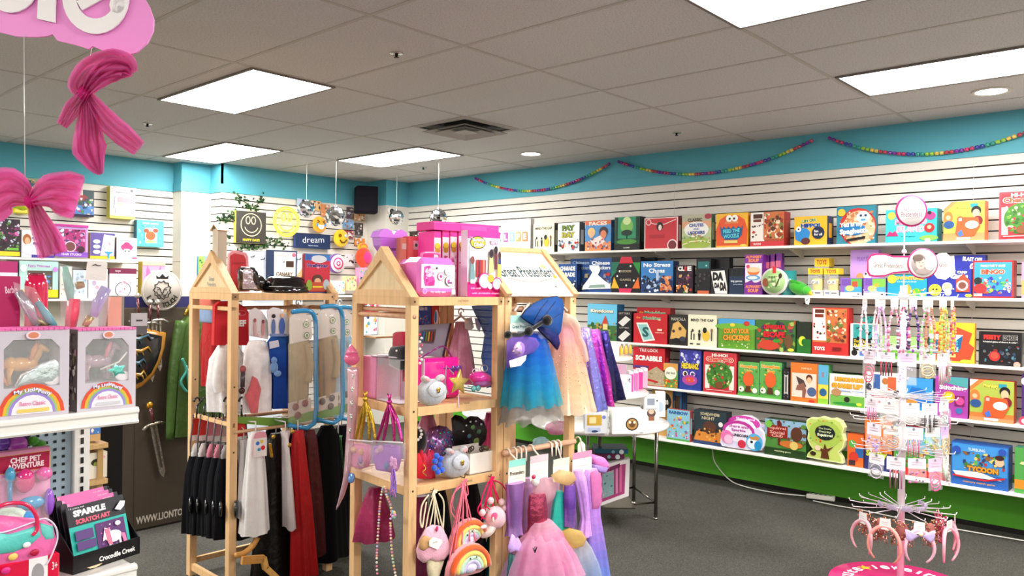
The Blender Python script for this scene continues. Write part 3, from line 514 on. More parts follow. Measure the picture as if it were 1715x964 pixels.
rg('tall red box of building blocks with a white picture sheet, third shelf',2,1360,1421,515,'c8302c',[('p',[(.02,.98),(.95,.98),(.95,.26),(.02,.26)],'c9743f'),('p',[(.02,.98),(.36,.98),(.4,.3),(.02,.3)],'efe6dc'),('r',.08,.88,.34,.96,'5a2416'),('r',.08,.79,.32,.86,'7a2f1c'),('s',10,.04,.34,.38,.72,['4a3024','b5322c','2a2722'],.05),('s',60,.42,.28,.94,.95,['9c3a22','e9c9a0','6f7f3a','d9553a','f0e0c8','5a3020'],.08),T_('TOYS',.22,.13,.3,.08,'f3efe6',0,None,.05),('r',.58,.1,.82,.17,'7a1a18')],'b02420',.1)
rg('white and teal duck game box left of the jewellery stand, third shelf',2,1424,1471,542,'eeeae2',[('r',.12,.42,1,.72,'4aa8a0'),('r',.1,.5,.9,.98,'3a9a98'),('s',30,.14,.52,.98,.96,['163a3a','4ab8b0','0f2424'],.06),('r',.1,.2,.9,.56,'1d1c1e'),T_('Duck Duck',.4,.48,.5,.09,'efcf3a'),T_('DANCE!',.42,.34,.56,.13,'efcf3a',0,None,.05),('c',.86,.4,.1,'ef9a2a'),('c',.16,.12,.11,'1d1a1a'),('r',.35,.04,.95,.18,'4a80c4'),('p',[(.4,.1),(.5,.22),(.95,.18),(.9,.06)],'7a2420')],'d9d5cc',.07)
rg('green field game box behind the jewellery stand, third shelf',2,1474,1551,563,'6fb53f',[('r',0,.5,1,1,'9fcf7a'),('s',40,0,.1,1,.9,['4f9a2c','8fd05a','efe08a','e9a0b0'],.07),T_('ENCHANTED FOREST',.5,.2,.8,.12,'2a5f22')],'3f7a24')
rg('yellow game box with a shaggy red monster mouth, on the third shelf',2,1556,1632,540,'f0b62f',[('p',[(0,.05),(0,.6),(.3,.85),(.6,.9),(.95,.75),(.88,.5),(1,.4),(.9,.05)],'e4472a'),('p',[(.0,.6),(.2,.8),(.1,.5)],'e4472a'),('c',.4,.86,.13,'f6f3ea'),('c',.38,.86,.05,'111'),('p',[(0,.6),(.75,.68),(.7,.35),(.5,.22),(0,.22)],'1d5f8f'),('p',[(0,.64),(.2,.56),(.3,.62),(.4,.56),(.5,.62),(.6,.56),(.76,.7),(0,.7)],'f6f3ea'),T_('THE',.5,.5,.3,.12,'5fd0e6',0,'143a5a',.05),T_('WOOZLE',.42,.34,.5,.14,'5fd0e6',0,'143a5a',.05),('r',.2,.14,.6,.22,'e9d27a'),('e',.82,.06,.12,.04,'efe63a')],'e59a2a',.05)
rg('black dice game box with red and grey title, right end of the third shelf',2,1639,1711,556,'191718',[T_('FEISTY',.32,.84,.42,.15,'e0342c',0,'5a1414',.06),T_('DICE',.74,.84,.34,.16,'3a3836',0,'b9b3ac',.05),T_('A heated game of chance & color!',.5,.7,.8,.06,'e9e6df'),('s',30,.05,.1,.95,.6,['2a3f56','4a7a8a','7a2420','5a5f66','1f2a3a'],.07),('c',.38,.28,.13,'d12a2a'),('c',.38,.3,.09,'ef4a3a'),('c',.9,.06,.08,'e99a8a')],'0f0e0f',.08)
# --- row 4
rg('red letter tile game box with a tan board corner, leftmost on the fourth shelf',3,1060,1113,582,'c5202c',[T_('TILE LOCK',.5,.93,.6,.08,'f0dcd8',0,None,.03),T_('SCRABBLE',.5,.72,.84,.14,'f6eee9',0,None,.06),('r',0,.45,.5,.52,'5a3a7a'),('p',[(.3,.28),(.75,.52),(1,.38),(1,.02),(.5,.02)],'b5a282'),('s',20,.45,.06,.95,.4,['a3906f','8f7a5a','c9b898'],.04),('p',[(.42,.2),(.8,.14),(.8,.09),(.42,.14)],'c5202c')],'8a1620',.09)
rg('small green and orange puzzle box, fourth shelf',3,1111,1135,608,'5f9a4a',[('r',0,.7,1,1,'d99a4a'),('e',.5,.6,.42,.26,'f3efd8'),T_('play food',.5,.6,.6,.14,'4a5a2a'),('s',30,.02,.02,.98,.35,['e0602a','efc23a','c93a2a','4f8f2c'],.12)],'3f5f9a',.06)
rg('purple and yellow headband game box with goofy faces, fourth shelf',3,1138,1174,586,'3a3a96',[('s',20,.05,.66,.95,.97,['d9dce6','5a5ac4','7a7ad0'],.12),T_('HEDBANZ',.5,.6,.84,.15,'efd23a',0,'3a1a4a',.06),('r',0,0,1,.2,'2a3f96'),('c',.28,.4,.12,'f3efe6'),('c',.28,.4,.08,'222'),('c',.62,.4,.12,'e6dcf0'),('c',.62,.4,.07,'3a3a5a'),('e',.5,.25,.36,.13,'b04a9a'),('e',.52,.26,.2,.07,'e0523a'),('s',12,.1,.2,.95,.5,['8f5fc4','c98ad0','e9702f'],.06)],'2a2f7a',.07)
rg('big red framed game box with a green cherry tree, middle of the fourth shelf',3,1178,1233,590,'d9404a',cherry,'b32a35',.06)
hny=[T_('Honeybee',.5,.86,.84,.13,'ef9a2a',0,'f3ecc0',.05),T_('Tree',.5,.74,.4,.11,'ef9a2a',0,'f3ecc0',.05),('e',.5,.5,.26,.22,'e4602a'),('s',36,.02,.08,.98,.8,['4f9a3a','7ab84a','efc23a','3f8030'],.08),('e',.5,.5,.24,.2,'e4602a'),('p',[(.4,.3),(.6,.3),(.66,.12),(.34,.12)],'5a3420'),('c',.18,.2,.13,'f0e9dc'),('c',.14,.2,.04,'222'),('c',.82,.18,.12,'f0e9dc'),('r',0,0,1,.07,'5fae4a')]
rg('green bee tree game box, left one of the pair on the fourth shelf',3,1236,1271,606,'5faa52',hny,'3f7f4a')
rg('green bee tree game box, right one of the pair on the fourth shelf',3,1272,1309,606,'5faa52',hny,'2f6f4a',.09)
rg('narrow black and white box standing on end, fourth shelf',3,1311,1322,617,'1d1c1e',[('r',.2,.1,.8,.9,'c9c6bf'),('c',.5,.85,.3,'1d1c1e'),('c',.5,.15,.3,'1d1c1e'),('r',.4,.25,.6,.75,'1d1c1e')],'121112',.12)
rg('orange toy box with a leaping child, fourth shelf',3,1324,1369,608,'e4742a',[T_('NINJA',.6,.86,.5,.06,'f0c9a0'),('r',.05,.12,.96,.74,'f0d2c0'),('p',[(.2,.66),(.5,.56),(.6,.4),(.35,.36)],'4a3a3a'),('e',.7,.62,.12,.1,'5a3420'),('e',.7,.57,.09,.08,kid),('p',[(.25,.42),(.5,.5),(.6,.3),(.55,.12),(.45,.12),(.45,.3),(.2,.3)],'8a5a4a'),('c',.8,.28,.17,'4a5f8a'),('e',.8,.04,.12,.03,'c9302a')],'d9702c',.05)
rg('blue and yellow box spine between orange and white boxes, fourth shelf',3,1370,1387,611,'e9d24a',[('r',0,.5,1,1,'5aa8c9'),T_('JUNGLE',.5,.75,.5,.36,'c23a2a',1.57),('e',.5,.3,.36,.1,'2a5f8a'),('r',0,0,1,.14,'8fc43a')],'4a9a5a',.09)
rg('white and green drink stand game box with yellow title, fourth shelf',3,1389,1449,627,'f3f0e2',[('r',.02,.0,.98,.34,'6fb04a'),T_('LEMONADE',.55,.84,.82,.15,'efa62a',0,'c9702a',.06),T_('SHAKE UP!',.5,.64,.88,.17,'efa62a',0,'c9702a',.06),('r',.3,.46,.95,.5,'8fa8c4'),('e',.2,.42,.14,.12,'b5855a'),('c',.5,.22,.08,'2a2a22'),('e',.5,.08,.4,.05,'2f8f3a'),('e',.84,.1,.08,.05,'c9d63a')],'3f6f3a')
rg('white memory game box with camera and bear pictures, behind the jewellery stand',3,1451,1509,624,'efe6e0',[('r',.2,.55,.4,.95,'3a5f9a'),('c',.55,.78,.1,'b5703a'),('r',.62,.55,.86,.9,'c9603a'),('c',.9,.45,.13,'1d1a1e'),T_('Memory &',.45,.36,.6,.1,'d1305a'),T_('Matching Game',.45,.22,.72,.1,'d1305a'),('e',.08,.6,.08,.1,'3a3a4a')],'c9c0b9')
rg('bright blue game box with an orange dog, behind the jewellery stand',3,1512,1562,633,'3a93d9',[('p',[(.1,.4),(.3,.75),(.7,.7),(.95,.4),(.9,.2),(.2,.2)],'1f6fc0'),('e',.3,.3,.2,.12,'d98a3a'),('e',.8,.2,.12,.1,'d98a3a'),('r',0,0,1,.1,'ece9e2')],'1f5f9a')
rg('purple craft box with a stitched flower, right of the jewellery stand',3,1566,1621,631,'a03f9a',[('p',[(.3,1),(1,1),(1,.75),(.3,.85)],'4a9a9a'),T_('Stitching',.55,.72,.84,.14,'f3ece9',0,None,.04),('c',.42,.5,.2,'ef9a2a'),('c',.42,.52,.1,'efe23a'),('r',.6,.3,.9,.55,'7a1f5a'),('c',.76,.42,.13,'d14a8a'),('c',.74,.18,.1,'3a6fa8')],'6f2f7a',.05)
rg('orange game box with a cartoon family and round robot, on the fourth shelf',3,1624,1698,637,'ea7a3a',robot,'d9502a',.09)
rg('purple box with a pink spiral, cut by the right edge, fourth shelf',3,1711,1770,628,'4a2a6a',[('c',.12,.86,.14,'e6dcf0'),('c',.08,.08,.16,'d1405a'),('c',.08,.08,.08,'f3efe6')],'3a1f56')
# --- row 5
rg('tan dice game box with a black oval title, back of the lowest shelf',4,1092,1126,649,'b58a4a',[('e',.5,.72,.46,.2,'161414'),T_('Yahtzee',.5,.72,.6,.16,'e9e3d6',.1),('r',0,0,1,.3,'c9a05a')],'2c5f8a',.09,.2)
rg('tall blue edged box behind the tan one, lowest shelf',4,1128,1141,655,'3a6a9a',[('r',.1,.1,.9,.4,'2a93d0'),('r',.2,.5,.8,.9,'4a3a2a')],'1c4f80',.1,.16)
for i in range(3):
    rg(('front copy of the pale blue rainbow letter box, lowest shelf','pale blue rainbow letter box, second in its row on the lowest shelf','pale blue rainbow letter box, last in its row on the lowest shelf')[i],4,1117,1155,686,'8fc6d9',[T_('RAINBOW',.5,.9,.84,.11,'2a5f9a',0,None,.05),('s',40,.05,.1,.95,.8,['e0523a','efc23a','5fae4a','c94f9a','3a7fc4','f3efe6'],.08),('r',0,0,1,.06,'4f9a3a')],'b04a4a',.05,.31-.056*i)
rg('dark campfire game box with orange foreground, lowest shelf',4,1162,1216,688,'2a3a42',[T_('SOMEWHERE',.5,.9,.6,.09,'d9c9a0'),T_('NIGHT',.45,.78,.4,.09,'d9c9a0'),('e',.5,.5,.22,.2,'5a3a2a'),('p',[(0,.1),(.1,.4),(.5,.34),(.95,.44),(1,.1)],'d98a3a'),('s',30,.05,.12,.95,.5,['efb25a','8a4a22','3a2a22','e9702f'],.06),('c',.84,.64,.07,'e9e6df'),('r',0,0,1,.1,'2c3f6a')],'1c242a',.1,.29)
rg('green squirrel game box with a red wooden sign, lowest shelf',4,1281,1350,704,'4f8a3a',[('r',0,.5,1,1,'8fb6d0'),('s',40,0,.4,1,.98,['5f8f3a','3f6a2c','9fb0c4','6f4a2f'],.08),('p',[(.3,.96),(.36,1),(.42,.9),(.38,.3),(.33,.3)],'6a1f1a'),('r',.06,.5,.56,.84,'8a241c'),T_('Squirrel',.31,.76,.42,.1,'efb0a0'),T_('Social',.31,.65,.36,.09,'efb0a0'),T_('Club',.31,.56,.3,.08,'efb0a0'),('e',.78,.66,.14,.2,'5a3422'),('e',.65,.36,.28,.1,'c9702f'),('c',.72,.34,.1,'d9c06a'),('r',0,0,1,.22,'24401c'),T_('matching game',.45,.14,.4,.06,'c9d0a0'),('e',.1,.86,.08,.1,'7ac24a')],'2a4420',.1,.30)
rg('orange and blue toy box beside the tree-shaped game, lowest shelf',4,1419,1446,727,'e0662a',[('e',.3,.7,.24,.12,'5faa4a'),('r',.5,.3,1,.6,'2c5f9a'),('e',.4,.3,.3,.16,'c93a2a'),('r',.1,.04,.5,.2,'3a2a2a')],'b04a1c')
rg('yellow titled spider game box under the jewellery stand, lowest shelf',4,1448,1494,700,'e4762f',[('s',40,0,.3,1,1,['e4762f','ef9a4a','c94a1f','5a2f6a','efc29a'],.12),('c',.4,.66,.16,'ef8a2a'),('r',0,0,1,.34,'2a2f66'),T_('Spooky',.45,.3,.8,.16,'c9d63a',0,'2a2f2a',.05)],'a8401c')
rg('green and red jungle game box under the jewellery stand, lowest shelf',4,1497,1586,716,'4f9a4a',[('r',0,.5,1,1,'6fb0c9'),('s',70,0,.15,1,.95,['3f7a2c','c9a05a','e9c96a','7a4a2a','d9553a','7ab84a'],.07),('r',0,0,1,.16,'c02a2a')],'b02a2c')
rg('blue cartoon puppy game box with yellow block title, lowest shelf',4,1593,1689,744,'2a62b0',[('r',.02,.3,.98,.97,'3f8fd0'),T_('TUMBLING',.45,.86,.3,.07,'cfe0f0'),('s',60,.2,.4,.94,.8,['3f7a3a','8a5a2a','e9c96a','2a3f6a','5fae4a','b5322c'],.06),('e',.85,.64,.08,.1,kid),('e',.85,.74,.08,.06,'3a2420'),('p',[(.03,.32),(.5,.36),(.9,.22),(.1,.22)],'efe9dc'),('p',[(.03,.24),(.6,.2),(.94,.3),(.94,.26),(.6,.16),(.03,.2)],'c92a35'),T_('TYCOON',.56,.42,.56,.14,'ef9a2a',0,'7a3a12',.06),T_('memory match game',.5,.1,.56,.06,'e0a04a'),('c',.1,.82,.08,'2c4fa8'),('c',.9,.88,.07,'2c4fa8')],'1c4480',.13,.32)
rg('green and orange farm box cut by the right edge, lowest shelf',4,1699,1760,752,'4f9a4a',[('r',0,.1,.9,.3,'e9882a'),('s',30,0,.1,1,.7,['efb23a','8fc44a','c9623a','e9d9a0'],.14)],'2f6f5a',.1,.31)
# small extras on the wall shelves
def rx(px,py,fx): return aX(px,py,-fx)
# white flared cut-out, made up in place of a blown-out sticker
q=[rx(x,y,.285) for x,y in ((987,444),(1003,444),(1005,452),(1001,460),(1010,468),(1022,477),(1022,483),(975,484),(977,478),(986,466),(992,456),(988,450))]
b=B('card'); b.slab([p for p in q],(-1,0,0),.004,C('fffdf8')); 
b.poly([rx(x,y,.2865) for x,y in ((985,482),(1014,481),(1012,476),(988,477))],C('8fa89a')); tag(b.obj('sticker_standin'),'white flared cut-out standing in for a blown-out sticker on the navy marble game','cut-out')
# round salad tub
c=rx(1297,471,.29); t=thing('round_tub','round green topped tub with a spoon drawing and white rim, second shelf','tub',(c.x,c.y,SH[1][0]))
r=c.z-SH[1][0]; b=B('gloss'); b.lathe(c+Vector((.09,0,0)),[(r*.9,0),(r,.085),(r,.10)],C('ece9e0'),28,ax=(-1,0,0)); b.obj('tub_body',t)
b=B('card'); b.lathe(c-Vector((.0102,0,0)),[(r*.86,0),(r*.86,.002)],C('a9d08a'),28,ax=(-1,0,0)); U=Vector((0,-1,0))
o=c+Vector((-.0125,r*.8,-r*.8)); b.art(o,U*r*1.6,UP*r*1.6,[('s',30,.2,.2,.8,.8,['8fc46a','c9e0a0','b5d98a','efe9c0'],.1),T_('super\nsalad',.45,.6,.4,.3,'4a6a2a'),('e',.1,.45,.14,.2,'8a4a2a'),('l',[(.6,.25),(.8,.7)],.05,'3a2a22'),('e',.82,.76,.08,.12,'3a2a22')]); b.obj('lid_label',t)
b=B('card'); b.box(c+Vector((-.013,.012,r*.6)),(0,-.03,0),(0,0,r*.5),(.002,0,0),C('d1322c')); b.obj('price_sticker',t)
# teal mug shape behind
c=rx(1321,470,.2); b=B('gloss'); h=rx(1321,453,.2).z-SH[1][0]; b.lathe((c.x,c.y,SH[1][0]),[(.05,0),(.058,.01),(.058,h),(.05,h),(.048,.02)],C('2a8f8f'),24)
t=tag(b.obj('teal_pot'),'teal ribbed pot standing behind the green toy, second shelf','pot')
# green toy bird with beak
c=rx(1338,482,.26); t=thing('plush_bird','bright green plush bird with a yellow beak leaning over the shelf edge','soft toy',(c.x,c.y,SH[1][0]),None)
ax=(Vector((0,-.86,-.3)).normalized(),Vector((1,0,0)),Vector((0,-.3,.86)).normalized())
b=B('plush'); b.ell(c,.085,.05,.05,C('3fae2c'),16,10,ax,disp=lambda p,t_:1+.05*math.sin(5*t_)); b.obj('body',t)
b=B('plush'); b.ell(c+Vector((-.02,-.07,-.02)),.035,.034,.034,C('4fbf35'),12,8); b.obj('head',t)
b=B('gloss'); b.lathe(c+Vector((-.025,-.095,-.035)),[(.018,0),(.012,.02),(.001,.04)],C('efc22a'),10,ax=(-.2,-.7,-.6)); b.obj('beak',t)
for s in (-1,1): b=B('plush'); b.ell(c+Vector((-.03,.02,.02+.02*s)),.05,.008,.02,C('2f9a24'),10,6,ax); b.obj('wing',t)
b=B('card'); g=rx(1352,502,.30); b.tube([c+Vector((-.03,-.09,-.03)),g+UP*.03],.0012,C('eee'),4); b.slab([g+Vector((0,.02,.015)),g+Vector((0,0,.035)),g+Vector((0,-.022,.01)),g+Vector((0,-.012,-.035)),g+Vector((0,.012,-.03))],(-1,0,0),.001,C('f6f3ea')); b.art(g+Vector((-.0005,.015,-.02)),Vector((0,-.03,0)),UP*.04,[('l',[(.3,.3),(.8,.8)],.12,'222'),('l',[(.2,.6),(.6,.4)],.1,'222')]); b.obj('price_tag',t)
# yellow googly-eyed tubs
for px,pt,dz,fx,lb in ((1365,449,0,.28,'yellow googly-eyed tub in a tray, front left of three on the second shelf'),(1392,449,0,.28,'yellow googly-eyed tub in a tray, front right of three on the second shelf'),(1376,432,0,.17,'yellow googly-eyed tub standing behind the other two on the second shelf')):
    z=SH[1][0]; a=rx(px-12,pt+20,fx); d=rx(px+12,pt+20,fx); w=a.y-d.y; ht=rx(px,pt,fx).z-z; cc=Vector((-fx+w/2,(a.y+d.y)/2,z))
    t=thing('eyed_tub',lb,'toy tub',cc)
    b=B('card'); b.box((-fx,a.y,z),(0,-w,0),(w,0,0),(0,0,ht*.2),C('e9e6dd')); b.art((-fx-.0005,a.y,z),(0,-w,0),(0,0,ht*.2),[('r',.1,.3,.4,.7,'8a93a8'),('r',.5,.4,.9,.6,'5a5f66')]); b.obj('tray',t)
    b=B('gloss'); b.lathe(cc+UP*ht*.2,[(w*.32,0),(w*.36,ht*.03),(w*.36,ht*.36),(w*.33,ht*.42),(.001,ht*.44)],C('efcf2a'),18); b.obj('tub_body',t)
    for s in (-1,1):
        b=B('gloss'); e=cc+Vector((-w*.36,s*w*.15,ht*.5)); b.lathe(e,[(w*.14,0),(w*.14,.01)],C('fff'),14,ax=(-1,0,0)); b.lathe(e-Vector((.011,0,0)),[(w*.06,0),(w*.06,.002)],C('111'),10,ax=(-1,0,0)); b.obj('eye',t)
    b=B('card'); b.box((-fx,a.y,z+ht*.78),(0,-w,0),(w,0,0),(0,0,ht*.22),C('efc92a')); b.art((-fx-.0005,a.y,z+ht*.78),(0,-w,0),(0,0,ht*.22),[T_('TOYS',.5,.5,.7,.6,'b5502a',0,None,.04)]); b.obj('header',t)
    b=B('clear'); b.box((-fx,a.y,z+ht*.2),(.002,0,0),(0,-w,0),(0,0,ht*.58),C('fff')); b.obj('window',t)
# fruit patterned duck tube
b=B('card'); a=rx(1442,532,.2); 
gb('teal grass patterned box with red corner, set back beside the tall red box',(-.19,a.y,SH[2][0]),(0,rx(1466,532,.19).y-a.y,0),UP*(rx(1450,529,.19).z-SH[2][0]),.08,'2f8f86','c9302c',[('s',40,0,.5,1,1,['0f2a2a','1f5f5a','4ab8b0'],.1),('r',-.2,.6,.3,.85,'e0342c')])
# rounded unicorn books and tree-shaped game: outlines with thickness
def outl(label,pts,fx,t,face,ops,name='game_box',cat='board game',bb=None,rim='f0eaf3'):
    P=[rx(x,y,fx) for x,y in pts]; b=B('card'); b.slab(P,(-1,0,0),t,C(rim)); N=Vector((-1,0,0)); c=sum(P,Vector())/len(P)
    b.poly([c+(p-c)*.94+N*.0008 for p in P],C(face)); ys=[p.y for p in P]; zs=[p.z for p in P]
    b.art(Vector((-fx-.0014,max(ys),min(zs))),Vector((0,min(ys)-max(ys),0)),UP*(max(zs)-min(zs)),ops)
    return tag(b.obj(name),label,cat)
uo=[(1206,740),(1208,726),(1213,714),(1222,706),(1234,702),(1246,703),(1256,709),(1262,718),(1270,716),(1279,724),(1281,736),(1279,748),(1274,754),(1250,753),(1225,749),(1209,746)]
uops=[('e',.42,.62,.36,.34,'c23a9a'),('e',.42,.54,.31,.32,'efe6f3'),T_('Share and',.42,.76,.44,.1,'b03a9a',0,None,.03),T_('Sparkle',.42,.62,.44,.11,'b03a9a',0,None,.04),T_('UNICORNS',.5,.46,.42,.1,'3a2a4a',0,None,.05),('c',.16,.36,.14,'ef7ab8'),('c',.2,.28,.1,'f3c2dc'),('e',.5,.18,.09,.14,'d1304a'),('c',.78,.3,.18,'5ab0e0'),('c',.74,.26,.12,'e6f0f9'),('c',.72,.3,.03,'222'),('p',[(.66,.5),(.74,.46),(.82,.52),(.9,.46),(.86,.38),(.7,.38)],'c98a4a'),('e',.86,.2,.08,.16,'2a8fc4')]
outl('rounded unicorn game box, front copy on the lowest shelf',uo,.32,.05,'dcd6ef',uops)
outl('rounded unicorn game box peeking out above its front copy, lowest shelf',[(x+9,y-7) for x,y in uo],.26,.05,'cfc9e6',[('e',.42,.74,.36,.24,'c23a9a'),T_('Share and',.45,.88,.44,.08,'f3e6f6')])
tree=[(1351,703),(1356,699),(1366,700),(1376,697),(1388,701),(1398,700),(1408,705),(1414,716),(1411,726),(1415,738),(1412,750),(1404,758),(1410,768),(1411,776),(1380,771),(1351,765),(1353,758),(1362,752),(1356,744),(1352,734),(1354,722),(1350,712)]
outl('tree-shaped game box with a brown trunk and round green crown, lowest shelf',tree,.32,.06,'c2d46a',[('e',.5,.62,.42,.3,'a8c452'),('s',26,.1,.38,.92,.92,['e0762a','c9402a','d9e07a','7aa83a'],.04),('e',.5,.64,.26,.17,'1c2420'),T_('The Sneaky',.5,.73,.34,.05,'c9d8a0'),T_('Snacky',.5,.66,.34,.06,'c9d8a0'),T_('Squirrel',.5,.58,.4,.08,'e6efc9',0,None,.04),('p',[(.4,.06),(.62,.06),(.58,.22),(.74,.36),(.56,.28),(.5,.4),(.46,.26),(.28,.34),(.42,.2)],'5f3018'),('e',.2,.14,.08,.05,'3a2a1c'),('e',.32,.28,.08,.06,'e6d0a8')],rim='dfe6a8')
# cable and power strip on the floor
pts=[aX(1193,752,-.05),aX(1198,775,-.06),aZ(1222,803,.02),aZ(1250,815,.012),aZ(1300,825,.01),aZ(1350,830,.012)]
def smooth(P,n=6):
    P=[Vector(p) for p in P]; Q=[]
    for i in range(len(P)-1):
        p0=P[max(i-1,0)];p1=P[i];p2=P[i+1];p3=P[min(i+2,len(P)-1)]
        for k in range(n):
            t=k/n; Q.append(.5*((2*p1)+(p2-p0)*t+(2*p0-5*p1+4*p2-p3)*t*t+(3*p1-p0-3*p2+p3)*t**3))
    return Q+[P[-1]]
b=B('gloss'); b.tube(smooth(pts),.005,C('f0ede4'),6); tag(b.obj('power_cable'),'white cable dropping from the lowest shelf to the power strip','cable')
b=B('gloss'); b.tube(smooth([aZ(1362,838,.008),aZ(1400,846,.008),aZ(1440,853,.008),aZ(1560,878,.008),aZ(1715,905,.008),aZ(1760,914,.008)]),.005,C('f0ede4'),6); tag(b.obj('power_cable'),'white cable running along the green base towards the right edge','cable')
p=aZ(1351,829,.03);q=aZ(1399,835,.03); t=thing('power_strip','white power strip lying on the carpet by the green base','power strip',((p.x+q.x)/2,(p.y+q.y)/2,0))
b=B('gloss'); b.bar(p,q,.055,.036,C('ece8dd'),bev=.006); b.obj('housing',t)
b=B('gloss')
for k in range(5): m=p.lerp(q,.15+.17*k)+UP*.0185; b.cbox(m,.018,.018,.001,C('4a4640'),rz=.3)
b.obj('sockets',t)
b=B('gloss'); b.cbox(p.lerp(q,.04)+UP*.02,.012,.02,.006,C('1d1a1a')); b.obj('switch',t)
# ================================================================ LEFT WALL GOODS
def lw(label,Yp,x0,x1,yt,yb,face,ops,side=None,t=.06,zb=None,name='boxed_toy',cat='boxed toy',**k):
    a=aY(x0,yb,Yp); c=aY(x1,yb,Yp); top=aY((x0+x1)/2,yt,Yp); bot=aY((x0+x1)/2,yb,Yp)
    if zb is not None: bot.z=zb
    return gb(label,(a.x,Yp,bot.z),(c.x-a.x,0,0),UP*(top.z-bot.z),t,face,side or face,ops,name=name,cat=cat,**k)
sz=aY(110,433,.48).z
for z,x1,lb,yy in ((sz,228,'upper white shelf on the far left slatted wall',.48),(aY(90,500,.44).z,300,'lower white shelf on the far left slatted wall',.44)):
    xe=aY(x1,433,yy).x; xs=-5.3
    t=thing('wall_shelf',lb,'shelf',((xs+xe)/2,(yy+.78)/2,z-.02))
    b=B('paint'); b.box((xs,yy,z-.02),(xe-xs,0,0),(0,.778-yy,0),(0,0,.02),C('f2efe8')); b.obj('board',t)
    for x in (xs+.4,xs+1.2,xe-.3): b=B('paint'); b.slab([(x,.778,z-.02),(x,yy+.04,z-.02),(x,yy+.04,z-.03),(x,.76,z-.09),(x,.778,z-.09)],(1,0,0),.008,C('cfcac2')); b.obj('bracket',t)
Yb=.505
lw('dark doll box with a pink and yellow base at the left picture edge',Yb,-12,33,366,428,'3a2a36',[('r',0,0,1,.12,'e9d22a'),('s',60,.02,.14,.98,.97,['d96fb0','f3d9ea','5f8f4a','8a3a6a','b9c9d9','2a1c26'],.1),('r',.55,.15,.95,.22,'7ac23a')],'2a1c26')
lw('white hair craft box with a curly haired girl, upper left shelf',Yb,36,90,386,431,'f3eef0',[('e',.16,.66,.13,.2,'a8683a'),('e',.17,.6,.08,.14,kid),('s',30,.3,.25,.95,.75,['5f6fa8','8a93b8','2f3a66'],.05),T_('hair chalk',.6,.86,.6,.1,'b9b3c4'),('e',.25,.3,.25,.2,'e9e3ee'),('r',.3,0,1,.1,'4a3a9a')],'d9d3dc')
lw('purple make-up set box with pink window goods, upper left shelf',Yb,92,147,376,430,'c9a0d9',[('r',0,0,1,.16,'8a4fc0'),T_('HAIR STUDIO',.5,.08,.6,.07,'f3e6f6'),('r',.1,.18,.92,.86,'b03a7a'),('s',50,.12,.2,.9,.85,['7a2a5a','d96fa8','4a4a7a','e9a0c9','3a1f36'],.09),('c',.45,.32,.18,'f0c9e0'),('c',.45,.32,.15,'7a4a4a'),('c',.18,.24,.11,'b5502f'),('c',.78,.24,.11,'4a2a3a'),('r',0,.93,1,1,'c93a9a'),('s',8,.0,.62,.25,.9,['b9d3ea','e6f0f6'],.1)],'8a4fc0')
lw('purple and white box with rolled cards and a yellow foot, upper left shelf',Yb,151,192,390,433,'6a5aa0',[('r',0,0,1,.1,'e9c92a'),('p',[(.55,.95),(1,.9),(.96,.12),(.4,.12)],'f0e0ef'),('s',20,.5,.3,.95,.85,['e9a0c9','a0c9e9','f3d9a0'],.07),('e',.25,.66,.15,.08,'d9e6f3'),('e',.25,.46,.15,.08,'c9d3ea'),('e',.25,.26,.15,.08,'d9e6f3'),('p',[(.55,.28),(.95,.28),(.78,.18),(.76,.02),(.7,.02),(.7,.18)],'3a9ad9')],'c9b03a')
lw('white box with a pink mushroom character, right end of the upper left shelf',Yb,195,229,398,434,'f6f2f0',[('e',.5,.56,.3,.17,'e0457a'),('e',.5,.7,.16,.1,'e0457a'),('r',.36,.26,.64,.48,'efe6e6'),('c',.42,.38,.035,'222'),('c',.6,.38,.035,'222'),('r',.1,.86,.6,.89,'9a9a9a'),('r',.75,.04,1,.1,'e0457a')],'3a302f')
lw('dark doll box hanging tilted on the slatted wall, beside the pink bow',.70,115,157,318,362,'4a5a5f',[('r',0,0,1,.42,'5a8ac9'),('e',.35,.72,.4,.14,'a04a4a'),('r',.3,.8,.55,1,'d9c9c0'),('s',40,.1,.08,.95,.7,['e6e0e9','6fa0d0','c93a7a','4f8f4a','f3d9b0','3a4a6a'],.09),('r',0,0,1,.08,'2a2440')],'2a2440',.07)
lw('pastel stationery box with a yellow left edge, hanging high on the left slatted wall',.70,184,226,313,366,'efe9f0',[('r',0,0,1,.09,'efe06a'),('l',[(.02,.9),(.25,.98)],.02,'e0a04a'),('l',[(.02,.82),(.25,.9)],.02,'d98ac9'),T_('stationery',.5,.82,.6,.08,'a0a0a8'),('r',.3,.52,.88,.68,'efa8b0'),('r',.3,.4,.88,.5,'f3d9b0'),('r',.22,.14,.92,.36,'cfc0e0'),('l',[(.18,.7),(.14,.3)],.02,'6a7a8a'),('c',.85,.9,.06,'7a7a82')],'d9cf5a',.09)
lw('turquoise box with a red crab picture, right end of the left slatted wall',.70,229,274,369,413,'5ac4d3',[T_('crab paint',.5,.88,.6,.1,'e9f6f6'),('s',26,.05,.1,.95,.8,['8fd9e0','3aa0b5','c9ecef'],.06),('r',.3,.14,.74,.72,'cfeef0'),('e',.5,.42,.18,.17,'e0623a'),('e',.34,.6,.1,.08,'e0523a'),('e',.68,.62,.1,.08,'e0523a'),('e',.5,.2,.2,.05,'efd27a')],'1f6f8a',.07)
lw('green and tan box high on the far left wall, half behind the pink bow',.70,37,74,299,318,'a0b08a',[('e',.3,.5,.3,.34,'3a6a7a'),('s',12,.4,.1,.98,.9,['d9c99a','b5855a','efe6d0'],.12)],'c9c22a')
